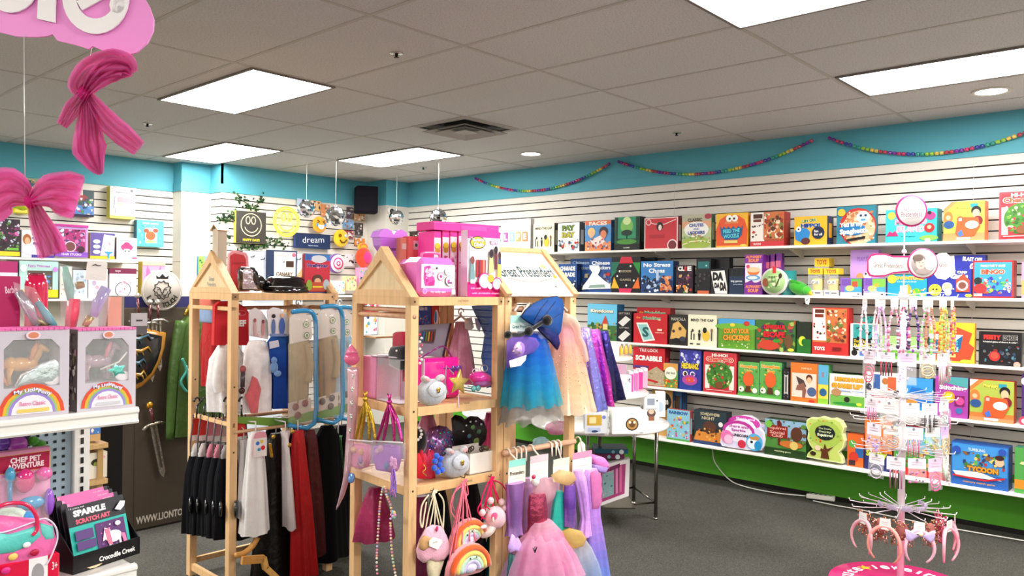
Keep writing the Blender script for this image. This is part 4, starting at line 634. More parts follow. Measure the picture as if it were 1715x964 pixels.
b=B('gloss'); p=aY(36,344,.725); b.ell(p,.06,.05,.05,C('b9c92a'),16,10); b.box(p+Vector((-.07,-.02,-.075)),(.14,0,0),(0,.05,0),(0,0,.05),C('efe02a'),.01); tag(b.obj('ball_toy'),'small yellow ball toy hanging below the pink bow knot','toy')
Y2=.47
lw('pink and white box under the left end of the upper shelf',Y2,-14,29,437,500,'efd9e6',[('r',0,.7,1,1,'b02a6a'),('s',20,.05,.1,.95,.7,['c98ab0','7a3a6a','f6f0f3'],.1)],'b02a6a')
lw('pale teal doll window box with a yellow foot, lower left shelf',Y2,32,97,437,498,'b5d9d3',[('r',0,0,1,.22,'e9cf2a'),('r',.2,.22,.85,.74,'5a5248'),T_('Fairy Princess',.5,.86,.6,.1,'a86fc0',0,'f3ecf6'),('s',30,.4,.22,.85,.6,['5a8ad9','efd9b0','8a7a6a','c9e0f0'],.07),('e',.1,.8,.08,.1,'efe9f3'),('c',.92,.78,.07,'c98ad9')],'8fb5b0')
lw('white box with a dark red top and a round pink toy picture, lower left shelf',Y2,183,228,449,500,'f3f0f0',[('r',0,.82,1,1,'7a2a4a'),('c',.5,.3,.3,'3a3238'),('c',.5,.3,.27,'f3f0f0'),('s',12,.3,.2,.7,.6,['e9a0b9','d96a8a','f6d9e0'],.09),T_('toys',.3,.9,.2,.08,'e9d0d9'),('c',.84,.62,.12,'d9d3d6')],'5a3a36')
lw('pink fox picture box with a yellow side, lower left shelf',Y2,238,276,438,500,'e9a0c0',[('e',.5,.55,.34,.22,'f3d9ea'),('p',[(.2,.9),(.4,.66),(.14,.6)],'d96fa8'),('p',[(.8,.9),(.6,.66),(.86,.6)],'d96fa8'),('c',.36,.52,.05,'222'),('c',.64,.52,.05,'222'),('r',0,.9,1,1,'f0c9a0')],'d9c02a',.10)
for i,(x0,x1,yt,c,cc_,lb) in enumerate(((100,120,446,'e6e0d4',['c9a07a','3a3232','efe6dc'],'small white and brown box between the doll box and white boxes, lower left shelf'),(122,146,452,'cfe0ea',['a0b9d3','f0f3f6','8a93a8'],'pale blue box on the lower left shelf'),(148,180,450,'e9e6ea',['b9a0c9','efe9f3','d3a0b9'],'pale lilac box next to the dark red topped one, lower left shelf'))):
    lw(lb,Y2,x0,x1,yt,500,c,[('s',16,.1,.1,.9,.9,cc_,.16)],'cfc9c0')
# --- second stretch of wall (plane .36)
def ivy(pts,seed,Yp,label):
    rn=random.Random(seed); P=[aY(x,y,Yp) for x,y in pts]; b=B('matte'); b.tube(smooth(P,4),.004,C('3a4a26'),5)
    for q in smooth(P,5):
        for _ in range(3):
            c=q+Vector((rn.uniform(-.05,.05),-rn.uniform(0,.03),rn.uniform(-.05,.05))); a=rn.uniform(0,6.3); r=rn.uniform(.02,.04)
            u=Vector((math.cos(a),rn.uniform(-.5,.5),math.sin(a))).normalized(); w=u.cross(Vector((0,1,0))).normalized()
            b.poly([c,c+u*r*.5+w*r*.45,c+u*r*1.2,c+u*r*.5-w*r*.45],C(rn.choice(('1f3a1c','2c4f26','16291a','3f5f30'))))
    tag(b.obj('ivy_garland'),label,'garland')
ivy([(396,330),(410,338),(425,345),(442,332)],1,.345,'strand of dark ivy above the black smiley box')
ivy([(388,352),(385,368),(372,362),(368,385),(376,400),(370,425)],2,.345,'trailing ivy down the left of the black smiley box')
ivy([(402,414),(425,413),(444,410),(458,404),(478,408)],3,.345,'ivy strand along the foot of the smiley signs')
lw('black box with a cream neon smiley face outline',.30,395,445,354,407,'3a352f',[('a',.5,.58,.33,.355,0,180,'efe0b0'),('a',.5,.58,.33,.355,180,360,'efe0b0'),('e',.39,.72,.08,.13,'efe0b0'),('e',.39,.72,.055,.1,'3a352f'),('e',.57,.72,.08,.13,'efe0b0'),('e',.57,.72,.055,.1,'3a352f'),('a',.5,.58,.22,.245,200,340,'efe0b0'),T_('HAPPY DAYS',.5,.1,.56,.08,'e9d23a',0,None,.04)],'e9df4a',.05,name='smiley_box',cat='boxed sign')
# yellow neon smiley ring sign
c=aY(480,371,.30); t=thing('smiley_sign','yellow outlined smiley face neon sign beside the black smiley box','neon sign',(c.x,.345,c.z-.17))
YL=C('efe62a'); mat('neon',.4,emit=.9)
def ring(cc,rx_,rz_,a0=0,a1=360,n=32): return [cc+Vector((rx_*math.cos(math.radians(a0+(a1-a0)*i/n)),0,rz_*math.sin(math.radians(a0+(a1-a0)*i/n)))) for i in range(n+(0 if a1-a0>=360 else 1))]
b=B('clear'); b.lathe(c+Vector((0,.012,0)),[(.001,0),(.165,.001),(.165,.006),(.001,.007)],C('fffbc0'),32,ax=(0,-1,0)); b.obj('backing',t)
for r_,z_,a0,a1,o in ((.16,.16,0,360,(0,0)),(.138,.138,0,360,(0,0)),(.022,.042,0,360,(-.04,.05)),(.022,.042,0,360,(.04,.05)),(.1,.1,200,340,(0,0))):
    b=B('neon'); b.tube(ring(c+Vector((o[0],0,o[1])),r_,z_,a0,a1),.0065,YL,6,closed=a1-a0>=360); b.obj('neon_tube',t)
lw('navy box with a white handwritten dream neon picture',.28,495,553,392,416,'16294f',[T_('dream',.5,.62,.62,.42,'e9ecf3',.06,None,-.005),T_('NEON SIGN',.5,.2,.5,.07,'b9c9e0')],'2a3f7a',.05,name='neon_sign_box',cat='boxed sign')
# emoji cushions
def emoji(px,py,r_px,Yp,lab,kind):
    c=aY(px,py,Yp); r=r_px*(c-CO).dot(CW)/FPX; t=thing('emoji_cushion',lab,'cushion',(c.x,c.y,c.z-r))
    b=B('plush'); b.ell(c,r,r*.35,r,C('efa62a' if kind==0 else 'e9c02a'),22,12); b.obj('cushion_body',t)
    y=c.y-r*.35
    b=B('cloth'); q=lambda x,z: Vector((c.x+x*r,y-.004,c.z+z*r))
    if kind==0:
        b.poly([q(-.45,-.05),q(.45,-.05),q(.38,-.35),q(.2,-.55),q(-.2,-.55),q(-.38,-.35)],C('f6f3ea'))
        for s in (-1,1): b.tube([q(s*.55,.5),q(s*.2,.32),q(s*.55,.18)],r*.05,C('3a2a1a'),5)
        for s in (-1,1): b.ell(q(s*.55,-.05),r*.14,.006,r*.22,C('5a9ad9'),10,6)
    else:
        for s in (-1,1): b.ell(q(s*.38,.3),r*.2,.008,r*.2,C('8a5a1a') if s<0 else C('c9d3d9'),10,6)
        b.tube([q(-.4,-.2),q(-.15,-.45),q(.2,-.45),q(.5,-.15)],r*.08,C('7a4a14'),6)
    b.obj('face',t)
emoji(535,376,14,.26,'orange laughing face cushion between the hanging mirror balls',0)
emoji(571,399,15,.26,'golden grinning face cushion, right of the dream sign box',1)
# small pinned pictures
pics=[(498,518,333,346,'b9c9e0','pale blue framed picture at the top left of the picture cluster'),(520,537,336,352,'e0b57a','tan postcard behind the left mirror balls'),(538,552,342,362,'d98a5a','orange brown postcard between two mirror balls'),(581,592,347,366,'5a4a52','dark narrow postcard right of the big mirror ball'),(593,611,358,370,'d9a06a','orange flowered postcard beneath the black speaker'),(575,592,368,382,'7aa0c9','blue mountain postcard below the black speaker'),(595,608,373,394,'4a3f42','dark portrait postcard right of the blue one'),(576,592,386,399,'9a3f4a','maroon postcard just right of the golden cushion'),(594,611,399,411,'e08a3a','bright orange postcard right of the maroon one'),(578,594,425,446,'e6e6ec','white card with purple print near the pink round pillow'),(700,716,379,386,'b0b9c4','small blue-grey picture card near the corner, above the pink boxes'),(686,699,389,396,'4a3428','small brown picture card near the wall corner')]
for i,(x0,x1,y0,y1,c_,lb) in enumerate(pics):
    if x0<680: lw(lb,.33,x0,x1,y0,y1,c_,[('s',18,.05,.05,.95,.95,['f0e6dc','2a2a30',c_,'8a6a5a','c9d3d9'],.16)],c_,.012,name='picture_card',cat='picture card')
    else:
        a=aX(x0,y1,-.03);c=aX(x1,y1,-.03); gb(lb,(-.03,a.y,a.z),(0,c.y-a.y,0),UP*(aX(x0,y0,-.03).z-a.z),.02,c_,c_,[('s',10,.05,.05,.95,.95,['f0e6dc','2a2a30',c_],.2)],name='picture_card',cat='picture card')
b=B('plush'); c=aY(609,431,.2); b.ell(c,.115,.05,.12,C('ef4a2a'),18,10); b.ell(c+Vector((.03,-.03,0)),.07,.04,.075,C('ef3a8a'),16,8); b.tube(ring(c+UP*.12,.05,.04,0,180,10),.01,C('ef7a2a'),6); b.ell(c+Vector((0,.02,.12)),.08,.03,.05,C('efb22a'),12,6); tag(b.obj('novelty_bag'),'orange and pink rounded bag hanging low right of the picture cards','bag')
c=aY(565,441,.22); t=thing('target_pillow','round white pillow with pink rings and a purple edge','pillow',(c.x,c.y,c.z-.11))
b=B('plush'); b.lathe(c+Vector((0,.06,0)),[(.06,0),(.11,.015),(.115,.05),(.1,.075)],C('7a4a9a'),24,ax=(0,-1,0)); b.obj('pillow_body',t)
b=B('cloth')
for r_,z_,cc_ in ((.1,.0,'f6eef2'),(.07,.0015,'e84a8a'),(.052,.003,'f6eef2'),(.03,.0045,'e84a8a'),(.014,.006,'f6eef2')): b.lathe(c-Vector((0,.016+z_,0)),[(r_,0),(r_,.001)],C(cc_),24,ax=(0,-1,0))
b.obj('ring_print',t)
# goods lower on this wall
for i,(x0,x1,yt,yb,c_,lb) in enumerate(((553,577,470,492,'e9e6ea','white and teal boxed set low on the far wall by the small rack'),(580,597,462,486,'e6cf9a','cream and yellow box low on the far wall'),(602,625,448,480,'e9a0c4','pink box low on the far wall behind the big gable'),(600,640,507,522,'c0303a','round red and white target box seen through the rack'),(642,676,508,526,'f3efe6','cream cat face box seen through the rack'),(604,632,528,560,'dfe6ee','white game box seen through the open rack end'),(634,660,530,560,'efa07a','orange flower pot box seen through the open rack end'),(662,684,530,560,'b9a0e6','lilac box seen through the open rack end'))):
    lw(lb,.12,x0,x1,yt,yb,c_,[('s',16,.05,.05,.95,.95,['3a4a6a','f6f3ea','d96a8a','5faab5','efc24a'],.14)],c_,.08)
for z_,lb in ((aY(600,562,.1).z,'white shelf with small goods seen through the rack end'),(aY(600,494,.1).z,'white shelf on the far wall at rack top height')):
    b=B('paint'); b.box((-2.0,.06,z_-.02),(1.55,0,0),(0,.298,0),(0,0,.02),C('f0ede6')); tag(b.obj('wall_shelf'),lb,'shelf')
for x0,x1,c_,lb in ((332,342,'9fd95a','lime green book hanging on the white pillar'),(342,352,'7ab5e6','sky blue book hanging beside the lime green one on the pillar')):
    lw(lb,.56,x0,x1,429,465,c_,[('s',10,.1,.1,.9,.9,['2a6a4a','f3f3e6','3a8fb5'],.3)],'2a8fb5',.03,name='picture_book',cat='book')
# header board behind the small rack
t=thing('display_board','pale blue-white peg header board behind the small wooden rack','board',(-2.0,.2,1.2))
a=aY(408,420,.1);c=aY(508,420,.1)
b=B('card'); b.box((a.x,.1,0),(c.x-a.x,0,0),(0,.02,0),(0,0,a.z),C('d3d9e3'),.003); b.obj('panel',t); q=aY(473,470,.04); b=B('card'); b.box((q.x-.2,.03,q.z-.012),(.4,0,0),(0,.07,0),(0,0,.01),C('d3d9e3')); b.obj('ledge',t)
for x,y in ((420,430),(437,434),(498,434),(470,440)): q=aY(x,y,.1); b=B('metal'); b.tube([q,q-Vector((0,.06,0)),q+Vector((0,-.07,.015))],.005,C('333'),6); b.obj('peg_hook',t)
lw('cream framed poster box with dark navy edges, behind the black helmet',.039,450,497,419,470,'22304f',[('r',.18,.0,.95,.95,'e9dfd0'),('r',.6,.45,.88,.66,'3a2418'),('c',.88,.86,.07,'e0607a'),T_('CANARY',.55,.22,.6,.14,'5a3a2a',0,None,.04),('r',.26,.8,.7,.83,'b9a99a')],'1c2540')
# speaker
c=aY(613,335,.10); t=thing('wall_speaker','black loudspeaker mounted high in the corner by the turquoise pillar','loudspeaker',(c.x,c.y,c.z-.17))
b=B('matte'); rz=math.radians(-28); b.cbox(c,.245,.2,.31,C('15131a'),rz,.01); b.obj('cabinet',t)
u=Vector((math.cos(rz),math.sin(rz),0)); n=Vector((u.y,-u.x,0)); b=B('cloth'); b.box(c-u*.11+n*.101-UP*.142,u*.22,n*.006,UP*.284,C('1d1b22')); b.obj('grille',t)
b=B('metal'); b.bar(c-n*.1,c+Vector((.1,.22,0)),.03,.05,C('333')); b.obj('bracket',t)
c=aY(655,352,-.03); t=thing('security_camera','small dark dome camera on the corner pillar beside a mirror ball','camera',(c.x,c.y,c.z-.04))
b=B('gloss'); b.lathe(c+Vector((0,.03,0)),[(.045,0),(.045,.02),(.03,.04)],C('e6e2da'),16,ax=(0,-1,0)); b.obj('camera_base',t)
b=B('gloss'); b.ell(c-Vector((0,.012,.01)),.028,.028,.028,C('15151a'),12,8); b.obj('dome',t)
# mirror balls
def mball(px,py,r_px,ytop,lab):
    tp=aZ(px,ytop,H); d=(tp-CO).dot(CW); c=aD(px,py,d); c.x,c.y=tp.x,tp.y; r=r_px*d/FPX
    t=thing('mirror_ball',lab,'mirror ball',(c.x,c.y,c.z-r),'hanging mirror balls' if False else None)
    b=B('mirror'); rn=random.Random(px); N_=16; M_=10
    for i in range(M_):
        p0,p1=math.pi*i/M_,math.pi*(i+1)/M_; nn=max(4,int(N_*math.sin((p0+p1)/2)))
        for k in range(nn):
            t0,t1=2*math.pi*k/nn,2*math.pi*(k+1)/nn
            V=[c+Vector((math.sin(p)*math.cos(q),math.sin(p)*math.sin(q),math.cos(p)))*r*(1+rn.uniform(-.035,.035)) for p,q in ((p0,t0),(p1,t0),(p1,t1),(p0,t1))]
            b.add(V,[(0,1,2,3)],C(rn.choice(('ececf0','d9d9e0','c9c9d0','f6f6fa'))))
    b.obj('mirror_facets',t)
    b=B('matte'); b.ell(c,r*.93,r*.93,r*.93,C('77777f'),16,10); b.obj('core',t)
    b=B('metal'); b.lathe(c+UP*r*.92,[(r*.16,0),(r*.16,r*.16)],C('c9c9cf'),10); b.obj('cap',t)
    b=B('gloss'); b.tube([c+UP*r*1.05,Vector((tp.x,tp.y,H-.003))],.0025,C('e6e3dc'),5); b.obj('string',t)
mball(514,350,14,268,'left-hand mirror ball hanging above the dream sign box')
mball(563,362,16.5,262,'largest mirror ball, in front of the golden cushion')
mball(665,364,12.5,290,'mirror ball hanging by the corner pillar and dome camera')
mball(735,364,14.5,268,'mirror ball hanging directly over the bright pink boxes')
mball(838,379,11,292,'mirror ball in front of the white letter-tab game')
# ================================================================ HANGING SIGN AND BOWS
DS=1.75
def sp(x,y,d=DS): return aD(x,y,d)
Nv=-CW
t=thing('hanging_sign','big pink hanging sign with white script letters, cut by the top left corner','sign',sp(60,60))
out=[(-190,20),(-120,48),(-40,58),(0,54),(28,61),(62,62),(80,60),(88,57),(96,68),(126,75),(148,82),(155,77),(180,88),(205,94),(228,88),(246,72),(256,52),(257,32),(250,12),(240,-6),(228,-40),(180,-75),(120,-80),(60,-110),(-60,-120),(-190,-100)]
b=B('card'); b.slab([sp(*p) for p in out],Nv,.006,C('fb9be2')); b.obj('backing_board',t)
b=B('card')
def wpoly(pts): b.slab([sp(x,y,DS-.008) for x,y in pts],Nv,.004,C('fffafc'))
def arcp(cx,cy,r0,r1,k0,a0,a1,n=14):
    A=[(cx+r1*math.cos(math.radians(a0+(a1-a0)*i/n)),cy+r1*k0*math.sin(math.radians(a0+(a1-a0)*i/n))) for i in range(n+1)]
    Bq=[(cx+r0*math.cos(math.radians(a0+(a1-a0)*i/n)),cy+r0*k0*math.sin(math.radians(a0+(a1-a0)*i/n))) for i in range(n,-1,-1)]
    for i in range(n): wpoly([A[i],A[i+1],Bq[n-i-1],Bq[n-i]])
arcp(18,-32,20,47,1.13,0,360,24); wpoly([(-29,-100),(-4,-100),(-4,-40),(-29,-40)])
wpoly([(66,-70),(94,-74),(92,38),(62,31)]); arcp(80,-96,0,13,1,0,360,12)
arcp(160,-6,33,56,1.12,-5,330,26); wpoly([(137,17),(128,2),(180,-26),(190,-12)])
arcp(196,8,2,13,1.1,0,360,12)
b.obj('script_letters',t)
for x,y in ((20,-100),(176,-70)):
    b=B('gloss'); q=sp(x,y); b.tube([q,Vector((q.x,q.y,H-.003))],.0015,C('ddd'),4); b.obj('hanging_string',t)
def ribbon(b,cl,wd,d,col,seed=0,wave=.02,mt='tulle'):
    cl=[Vector((x,y,0)) for x,y in cl]; cl=smooth(cl,5); n=len(cl); rows=[]; rn=random.Random(seed)
    for i,p in enumerate(cl):
        f=i/(n-1); k=f*(len(wd)-1); j=min(int(k),len(wd)-2); w=wd[j]+(wd[j+1]-wd[j])*(k-j)
        tg=(cl[min(i+1,n-1)]-cl[max(i-1,0)]).normalized(); nr=Vector((-tg.y,tg.x,0)); r=[]
        for m in range(13):
            s=m/12-.5; q=p+nr*s*w; r.append(aD(q.x,q.y,d+wave*math.sin(m*1.9+seed+f*2.5)*min(1,w/30)+.01*math.sin(f*5+seed)))
        rows.append(r)
    b.sheet(rows,C(col))
PK='ff7cc8'
def bow(lab,loc,parts,knot,d,strings):
    t=thing('tulle_bow',lab,'bow',aD(*loc,d))
    for nm,cl,wd,sd,layers in parts:
        b=B('tulle')
        for L_ in range(layers): ribbon(b,[(x+L_*1.5,y+L_) for x,y in cl],[w*(1-.06*L_) for w in wd],d+.012*L_,PK,sd+L_*2)
        b.obj(nm,t)
    b=B('sheer'); b.ell(aD(*knot,d),.014,.012,.018,C('f5309a'),12,8); b.obj('knot',t)
    for q0,q1 in strings: b=B('gloss'); b.tube([aD(*q0,d),aD(*q1,d)],.0009,C('d9d6d0'),4); b.obj('string',t)
bow('pink tulle bow with long tails hanging under the big pink sign',(150,200),[('loop',[(142,157),(130,144),(143,124),(165,112),(190,106),(212,110),(222,122)],[12,34,44,50,50,40,16],1,2),('loop',[(142,157),(162,132),(188,116),(219,116)],[14,36,44,22],3,3),('tail',[(142,155),(122,180),(103,210)],[16,30,18],5,2),('tail',[(145,158),(148,210),(150,250),(166,290)],[14,44,60,10],7,3),('tail',[(148,158),(178,200),(205,225),(232,248)],[14,36,38,28],9,2)],(142,156),1.75,[((154,80),(150,100))])
bow('wide pink tulle bow at the left edge with one hanging tail',(50,340),[('loop',[(52,336),(20,318),(-20,330),(-60,340)],[16,74,96,70],2,3),('loop',[(52,336),(80,322),(108,324),(130,330)],[16,60,78,76],4,3),('tail',[(54,338),(66,370),(80,400),(88,425)],[18,36,48,52],6,3)],(52,336),1.75,[((40,58),(42,330))])
# ================================================================ NEAR-LEFT GONDOLA
YG=aD(114,620,2.25).y; zS=aY(228,682,YG).z; zL=aY(228,944,YG).z; XE=aY(231,682,YG).x; XS=XE-1.25
t=thing('gondola_shelving','white metal shelving unit with peg back at the near left','shelving',((XS+XE)/2,YG+.25,0))
WM_=C('efece6'); YB=YG+.40
for z in (zS,zL):
    b=B('gloss'); b.box((XS,YG+.012,z-.014),(XE-XS-.01,0,0),(0,YB-YG-.012,0),(0,0,.014),WM_)
    prof=[(YG+.012,z+.002),(YG-.004,z+.002),(YG-.01,z-.004),(YG-.01,z-.012),(YG-.004,z-.018),(YG-.004,z-.034),(YG-.01,z-.04),(YG-.006,z-.046),(YG+.012,z-.046)]
    b.slab([(XE,y,q) for y,q in prof],(1,0,0),XE-XS,WM_); b.obj('shelf_board',t)
b=B('paint'); pr=aY(120,750,YB).x; b.box((XS,YB,.1),(pr-XS,0,0),(0,.01,0),(0,0,zS-.02),C('a9bcc9'))
hx=pr-.025
while hx>XS+.2:
    z=zL+.02
    while z<zS-.05: b.cbox((hx,YB-.0012,z),.0085,.002,.0085,C('1d2226')); z+=.0254*1.0
    hx-=.0254
b.obj('peg_panel',t)
b=B('gloss'); xr=aY(147,750,YB).x; b.box((pr,YB-.02,0),(xr-pr,0,0),(0,.05,0),(0,0,zS-.015),WM_,.003)
z=zL
while z<zS-.05: b.cbox(((pr+xr)/2,YB-.0215,z),.009,.002,.02,C('1d1c1e')); z+=.032
b.obj('slotted_upright',t)
b=B('paint'); b.box((XS,YG+.05,0),(XE-XS-.05,0,0),(0,.35,0),(0,0,.1),WM_); b.obj('base_plinth',t)
# --- pony window boxes
def pony(b,c,s,u,n,body,mane,hs):
    # c = mid body, s = scale, u = facing direction, n = sideways
    z=UP
    b.ell(c,s*.30,s*.15,s*.16,C(body),14,10,(u,n,z)); b.ell(c+u*s*.2+z*s*.02,s*.15,s*.13,s*.16,C(body),12,8,(u,n,z)); b.ell(c-u*s*.2+z*s*.02,s*.15,s*.135,s*.16,C(body),12,8,(u,n,z))
    b.tube([c+u*s*.22+z*s*.05,c+u*s*.34+z*s*.2,c+u*s*.38+z*s*.34],[s*.11,s*.085,s*.07],C(body),10)
    b.tube([c+u*s*.35+z*s*.38,c+u*s*.45+z*s*.34,c+u*s*.56+z*s*.27],[s*.085,s*.075,s*.05],C(body),10)
    b.ell(c+u*s*.38+z*s*.37,s*.09,s*.08,s*.09,C(body),10,8)
    for k in (-1,1):
        b.tube([c+u*s*.34+n*k*s*.05+z*s*.42,c+u*s*.33+n*k*s*.06+z*s*.52],[s*.03,s*.004],C(body),6)
        for f,q in ((.22,.02),(-.22,-.03)): b.tube([c+u*s*f+n*k*s*.08-z*s*.06,c+u*s*(f+q)+n*k*s*.08-z*s*.25,c+u*s*(f+q*.5)+n*k*s*.08-z*s*.42],[s*.08,s*.045,s*.055],C(body),8)
def ponybox(x0,x1,yt,yb,lab,body,mane,acc,copies=0):
    Yp=YG+.015; a=aY(x0,yb,Yp);c=aY(x1,yb,Yp); hh=aY((x0+x1)/2,yt,Yp).z-zS-.002; O=Vector((a.x,Yp,zS+.001)); w=c.x-a.x; dp=.095
    t=thing('toy_window_box',lab,'boxed toy',(a.x+w/2,Yp+dp/2,zS)); SV=C('cfc8d3')
    b=B('card'); W0,W1,h0,h1=.13,.87,.34,.88
    X=lambda u,v,dy=0: O+Vector((u*w,dy,v*hh))
    b.box(O,(w*W0,0,0),(0,dp,0),(0,0,hh),SV); b.box(X(W1,0),(w*(1-W1),0,0),(0,dp,0),(0,0,hh),SV)
    b.box(X(W0,0),(w*(W1-W0),0,0),(0,dp,0),(0,0,hh*h0),SV); b.box(X(W0,h1),(w*(W1-W0),0,0),(0,dp,0),(0,0,hh*(1-h1)),SV)
    for s in (0,1):
        u0=W0 if s==0 else W1; u1=W0+.12 if s==0 else W1-.12; b.slab([X(u0,h1),X(u0,h1-.1),X(u1,h1)],(0,-1,0),.002,SV)
    b.box(X(W0,h0,dp-.004),(w*(W1-W0),0,0),(0,.003,0),(0,0,hh*(h1-h0)),C('4a4f4a')); b.art(X(W0,h0,dp-.005),(w*(W1-W0),0,0),UP*hh*(h1-h0),[('s',40,0,0,1,.35,['2f5a2a','1f3f22','3f6a3a'],.1),('s',20,0,.4,1,1,['5a5f66','3a3f4a','2a2f36'],.12)])
    b.art(X(0,0,-.0008),(w,0,0),UP*hh,[('a',.5,.04,.38,.44,0,180,'e0523a'),('a',.5,.04,.34,.385,0,180,'efb53a'),('a',.5,.04,.31,.345,0,180,'9ac27a'),('a',.5,.04,.27,.315,0,180,'a08ad9'),('a',.5,.04,.0,.275,0,180,'f0ecf3'),T_('My Little',.42,.30,.34,.055,'f3eef9',.12,'8a7ac4',.04),T_('Pony',.66,.27,.2,.06,'f3eef9',-.3,'8a7ac4',.04),T_('Retro Classic',.5,.16,.34,.05,'e98ab5'),('r',.3,.06,.72,.1,'efcf6a' if acc=='b9a0e6' else 'cfcfd6'),('e',.5,.93,.1,.05,'f0d9e6'),('e',.5,.93,.07,.035,'d98a6a')])
    for k in range(14): b.box(X(k/14,.985,-.003),(w/14*.86,0,0),(0,.004,0),(0,0,hh*.03),C('ef6fb5'))
    b.box(X(0,1),(w,0,0),(0,dp,0),(0,0,.003),C('ef6fb5')); b.obj('printed_carton',t)
    if x0>100:
        b=B('card'); b.box(O+Vector((-.001,0.0,0)),(.0012,0,0),(0,dp,0),(0,0,hh),C('5a4a46')); b.art(O+Vector((-.0015,dp,0)),(0,-dp,0),UP*hh,[('s',50,.05,.05,.95,.95,['7a5a4a','c98aa0','3a2f36','a08a6a','e6d9d0'],.16)]); b.obj('printed_side',t)
    b=B('plush' if False else 'gloss'); pony(b,X(.42,.585,dp*.5),hh*.52,Vector((1,0,0)),Vector((0,1,0)),body,mane,0); po=b.obj('toy_pony',t)
    b=B('satin'); q=X(.42,.585,dp*.5); s=hh*.52; b.tube(smooth([q-Vector((s*.3,0,-s*.06)),q-Vector((s*.42,.01,s*.1)),q-Vector((s*.38,.01,s*.3)),q-Vector((s*.3,.01,s*.42))]),[s*.05]*7+[s*.07]*6+[s*.05]*6,C(mane),8) if False else b.tube([q-Vector((s*.3,0,-s*.06)),q-Vector((s*.42,.01,s*.1)),q-Vector((s*.38,.01,s*.3)),q-Vector((s*.26,.01,s*.44))],[s*.04,s*.07,s*.07,s*.03],C(mane),8)
    b.tube([q+Vector((s*.3,-.01,s*.46)),q+Vector((s*.22,-.015,s*.3)),q+Vector((s*.16,-.015,s*.1))],[s*.04,s*.06,s*.03],C(mane),8); b.obj('mane_and_tail',po)
    b=B('foil'); q=X(.68,.48,.006)
    if acc=='b9a0e6':
        b.puff([q+Vector((x*hh,0,z*hh)) for x,z in ((-.28,-.12),(-.2,.02),(-.05,.12),(.1,.16),(.18,.1),(.16,-.02),(.08,-.1),(-.1,-.1))],(0,-1,0),.008,C('d9e9ec')); b.obj('winged_comb',t)
        b=B('foil'); b.tube([q+Vector((-.3*hh,0,-.13*hh)),q+Vector((-.24*hh,0,0)),q+Vector((-.12*hh,-.004,.06*hh))],.004,C('f3f3f6'),6); b.obj('silver_brush',t)
    else:
        b.puff([q+Vector((.1*hh*(1 if k%2 else .5)*1.3*math.cos(k*math.pi/5),0,.1*hh*(1 if k%2 else .55)*math.sin(k*math.pi/5))) for k in range(10)],(0,-1,0),.01,C('7ae0d3')); b.obj('star_charm',t)
        b=B('satin'); b.tube([q+Vector((-.2*hh,0,.02*hh)),q+Vector((.02*hh,0,.1*hh)),q+Vector((.12*hh,0,.22*hh))],.003,C('e9e3dc'),5); b.obj('ribbon',t)
    b=B('card'); b.ell(X(.78,.40,.006),.022,.002,.014,C('efe6ea'),14,6); b.obj('caption_tag',t)
    b=B('clear'); b.box(X(W0,h0,.002),(w*(W1-W0),0,0),(0,.001,0),(0,0,hh*(h1-h0)),C('fff')); b.obj('window_film',t)
ponybox(-12,115,550,686,'pony window box at the left edge, holding an orange toy pony','e8a23c','e98a3a','b9a0e6')
ponybox(129,227,550,679,'pony window box on the right, holding a mauve toy pony with a teal star','b08a9c','e9708a','7ae0d3')
# --- goods behind the pony boxes
Y3=YG+.16
lw('tall magenta doll box with white script lettering at the left edge',Y3,-8,33,462,560,'b51a5f',[T_('Barbie',.62,.9,.5,.08,'f3c9dc',.1),('s',24,.05,.05,.95,.8,['d12f7a','8f1049','c94a8a'],.1)],'d11f6a',.05,zb=zS+.001)
t=thing('hair_canister','glossy raspberry red rounded canister behind the left pony box','canister',aY(60,560,Y3))
c0=aY(60,560,Y3); c0.z=zS+.001; hh=aY(60,461,Y3).z-c0.z; b=B('gloss'); b.lathe((c0.x,c0.y,c0.z),[(.026,0),(.03,.004),(.03,hh*.93),(.024,hh)],C('cf124a'),20); b.obj('canister_body',t); b=B('gloss'); b.lathe((c0.x,c0.y,c0.z+hh),[(.022,0),(.02,.006)],C('8f0a36'),20); b.obj('lid',t)
def bag(lab,quad,Yp,items,hdr=None,name='clear_bag',cat='packaged toy'):
    P=[aY(x,y,Yp) for x,y in quad]; c=sum(P,Vector())/4; t=thing(name,lab,cat,(c.x,c.y,min(p.z for p in P)))
    b=B('clear'); b.puff(P if len(P)>4 else P,(0,-1,0),.03,C('f3f3f6')); b.obj('clear_film',t)
    for nm,m,pts,r,col in items: b=B(m); b.tube([aY(x,y,Yp) for x,y in pts],r,C(col),8); b.obj(nm,t)
    if hdr: b=B('card'); b.slab([aY(x,y,Yp-.012) for x,y in hdr[0]],(0,-1,0),.0015,C(hdr[1])); h0=hdr[0]; cx=sum(p[0] for p in h0)/len(h0); cy=sum(p[1] for p in h0)/len(h0); q=aY(cx,cy-4,Yp-.0145); b.tube([q+Vector((-.012,0,0)),q+Vector((-.004,0,.004)),q+Vector((.002,0,0)),q+Vector((.012,0,.001))],.0015,C('2a2a2e'),4); b.obj('header_card',t)
bag('clear bag with a silver and teal wand toy, leaning behind the left pony box',[(22,472),(58,482),(92,542),(42,548)],YG+.13,[('silver_wand','foil',[(30,488),(48,515),(62,545)],[.012,.016,.01],'b5aeb9'),('teal_ribbon','satin',[(62,505),(80,530),(92,546)],[.008,.012,.008],'5aa0ac'),('gold_base','foil',[(52,528),(78,548)],[.01,.012],'8f8458')])
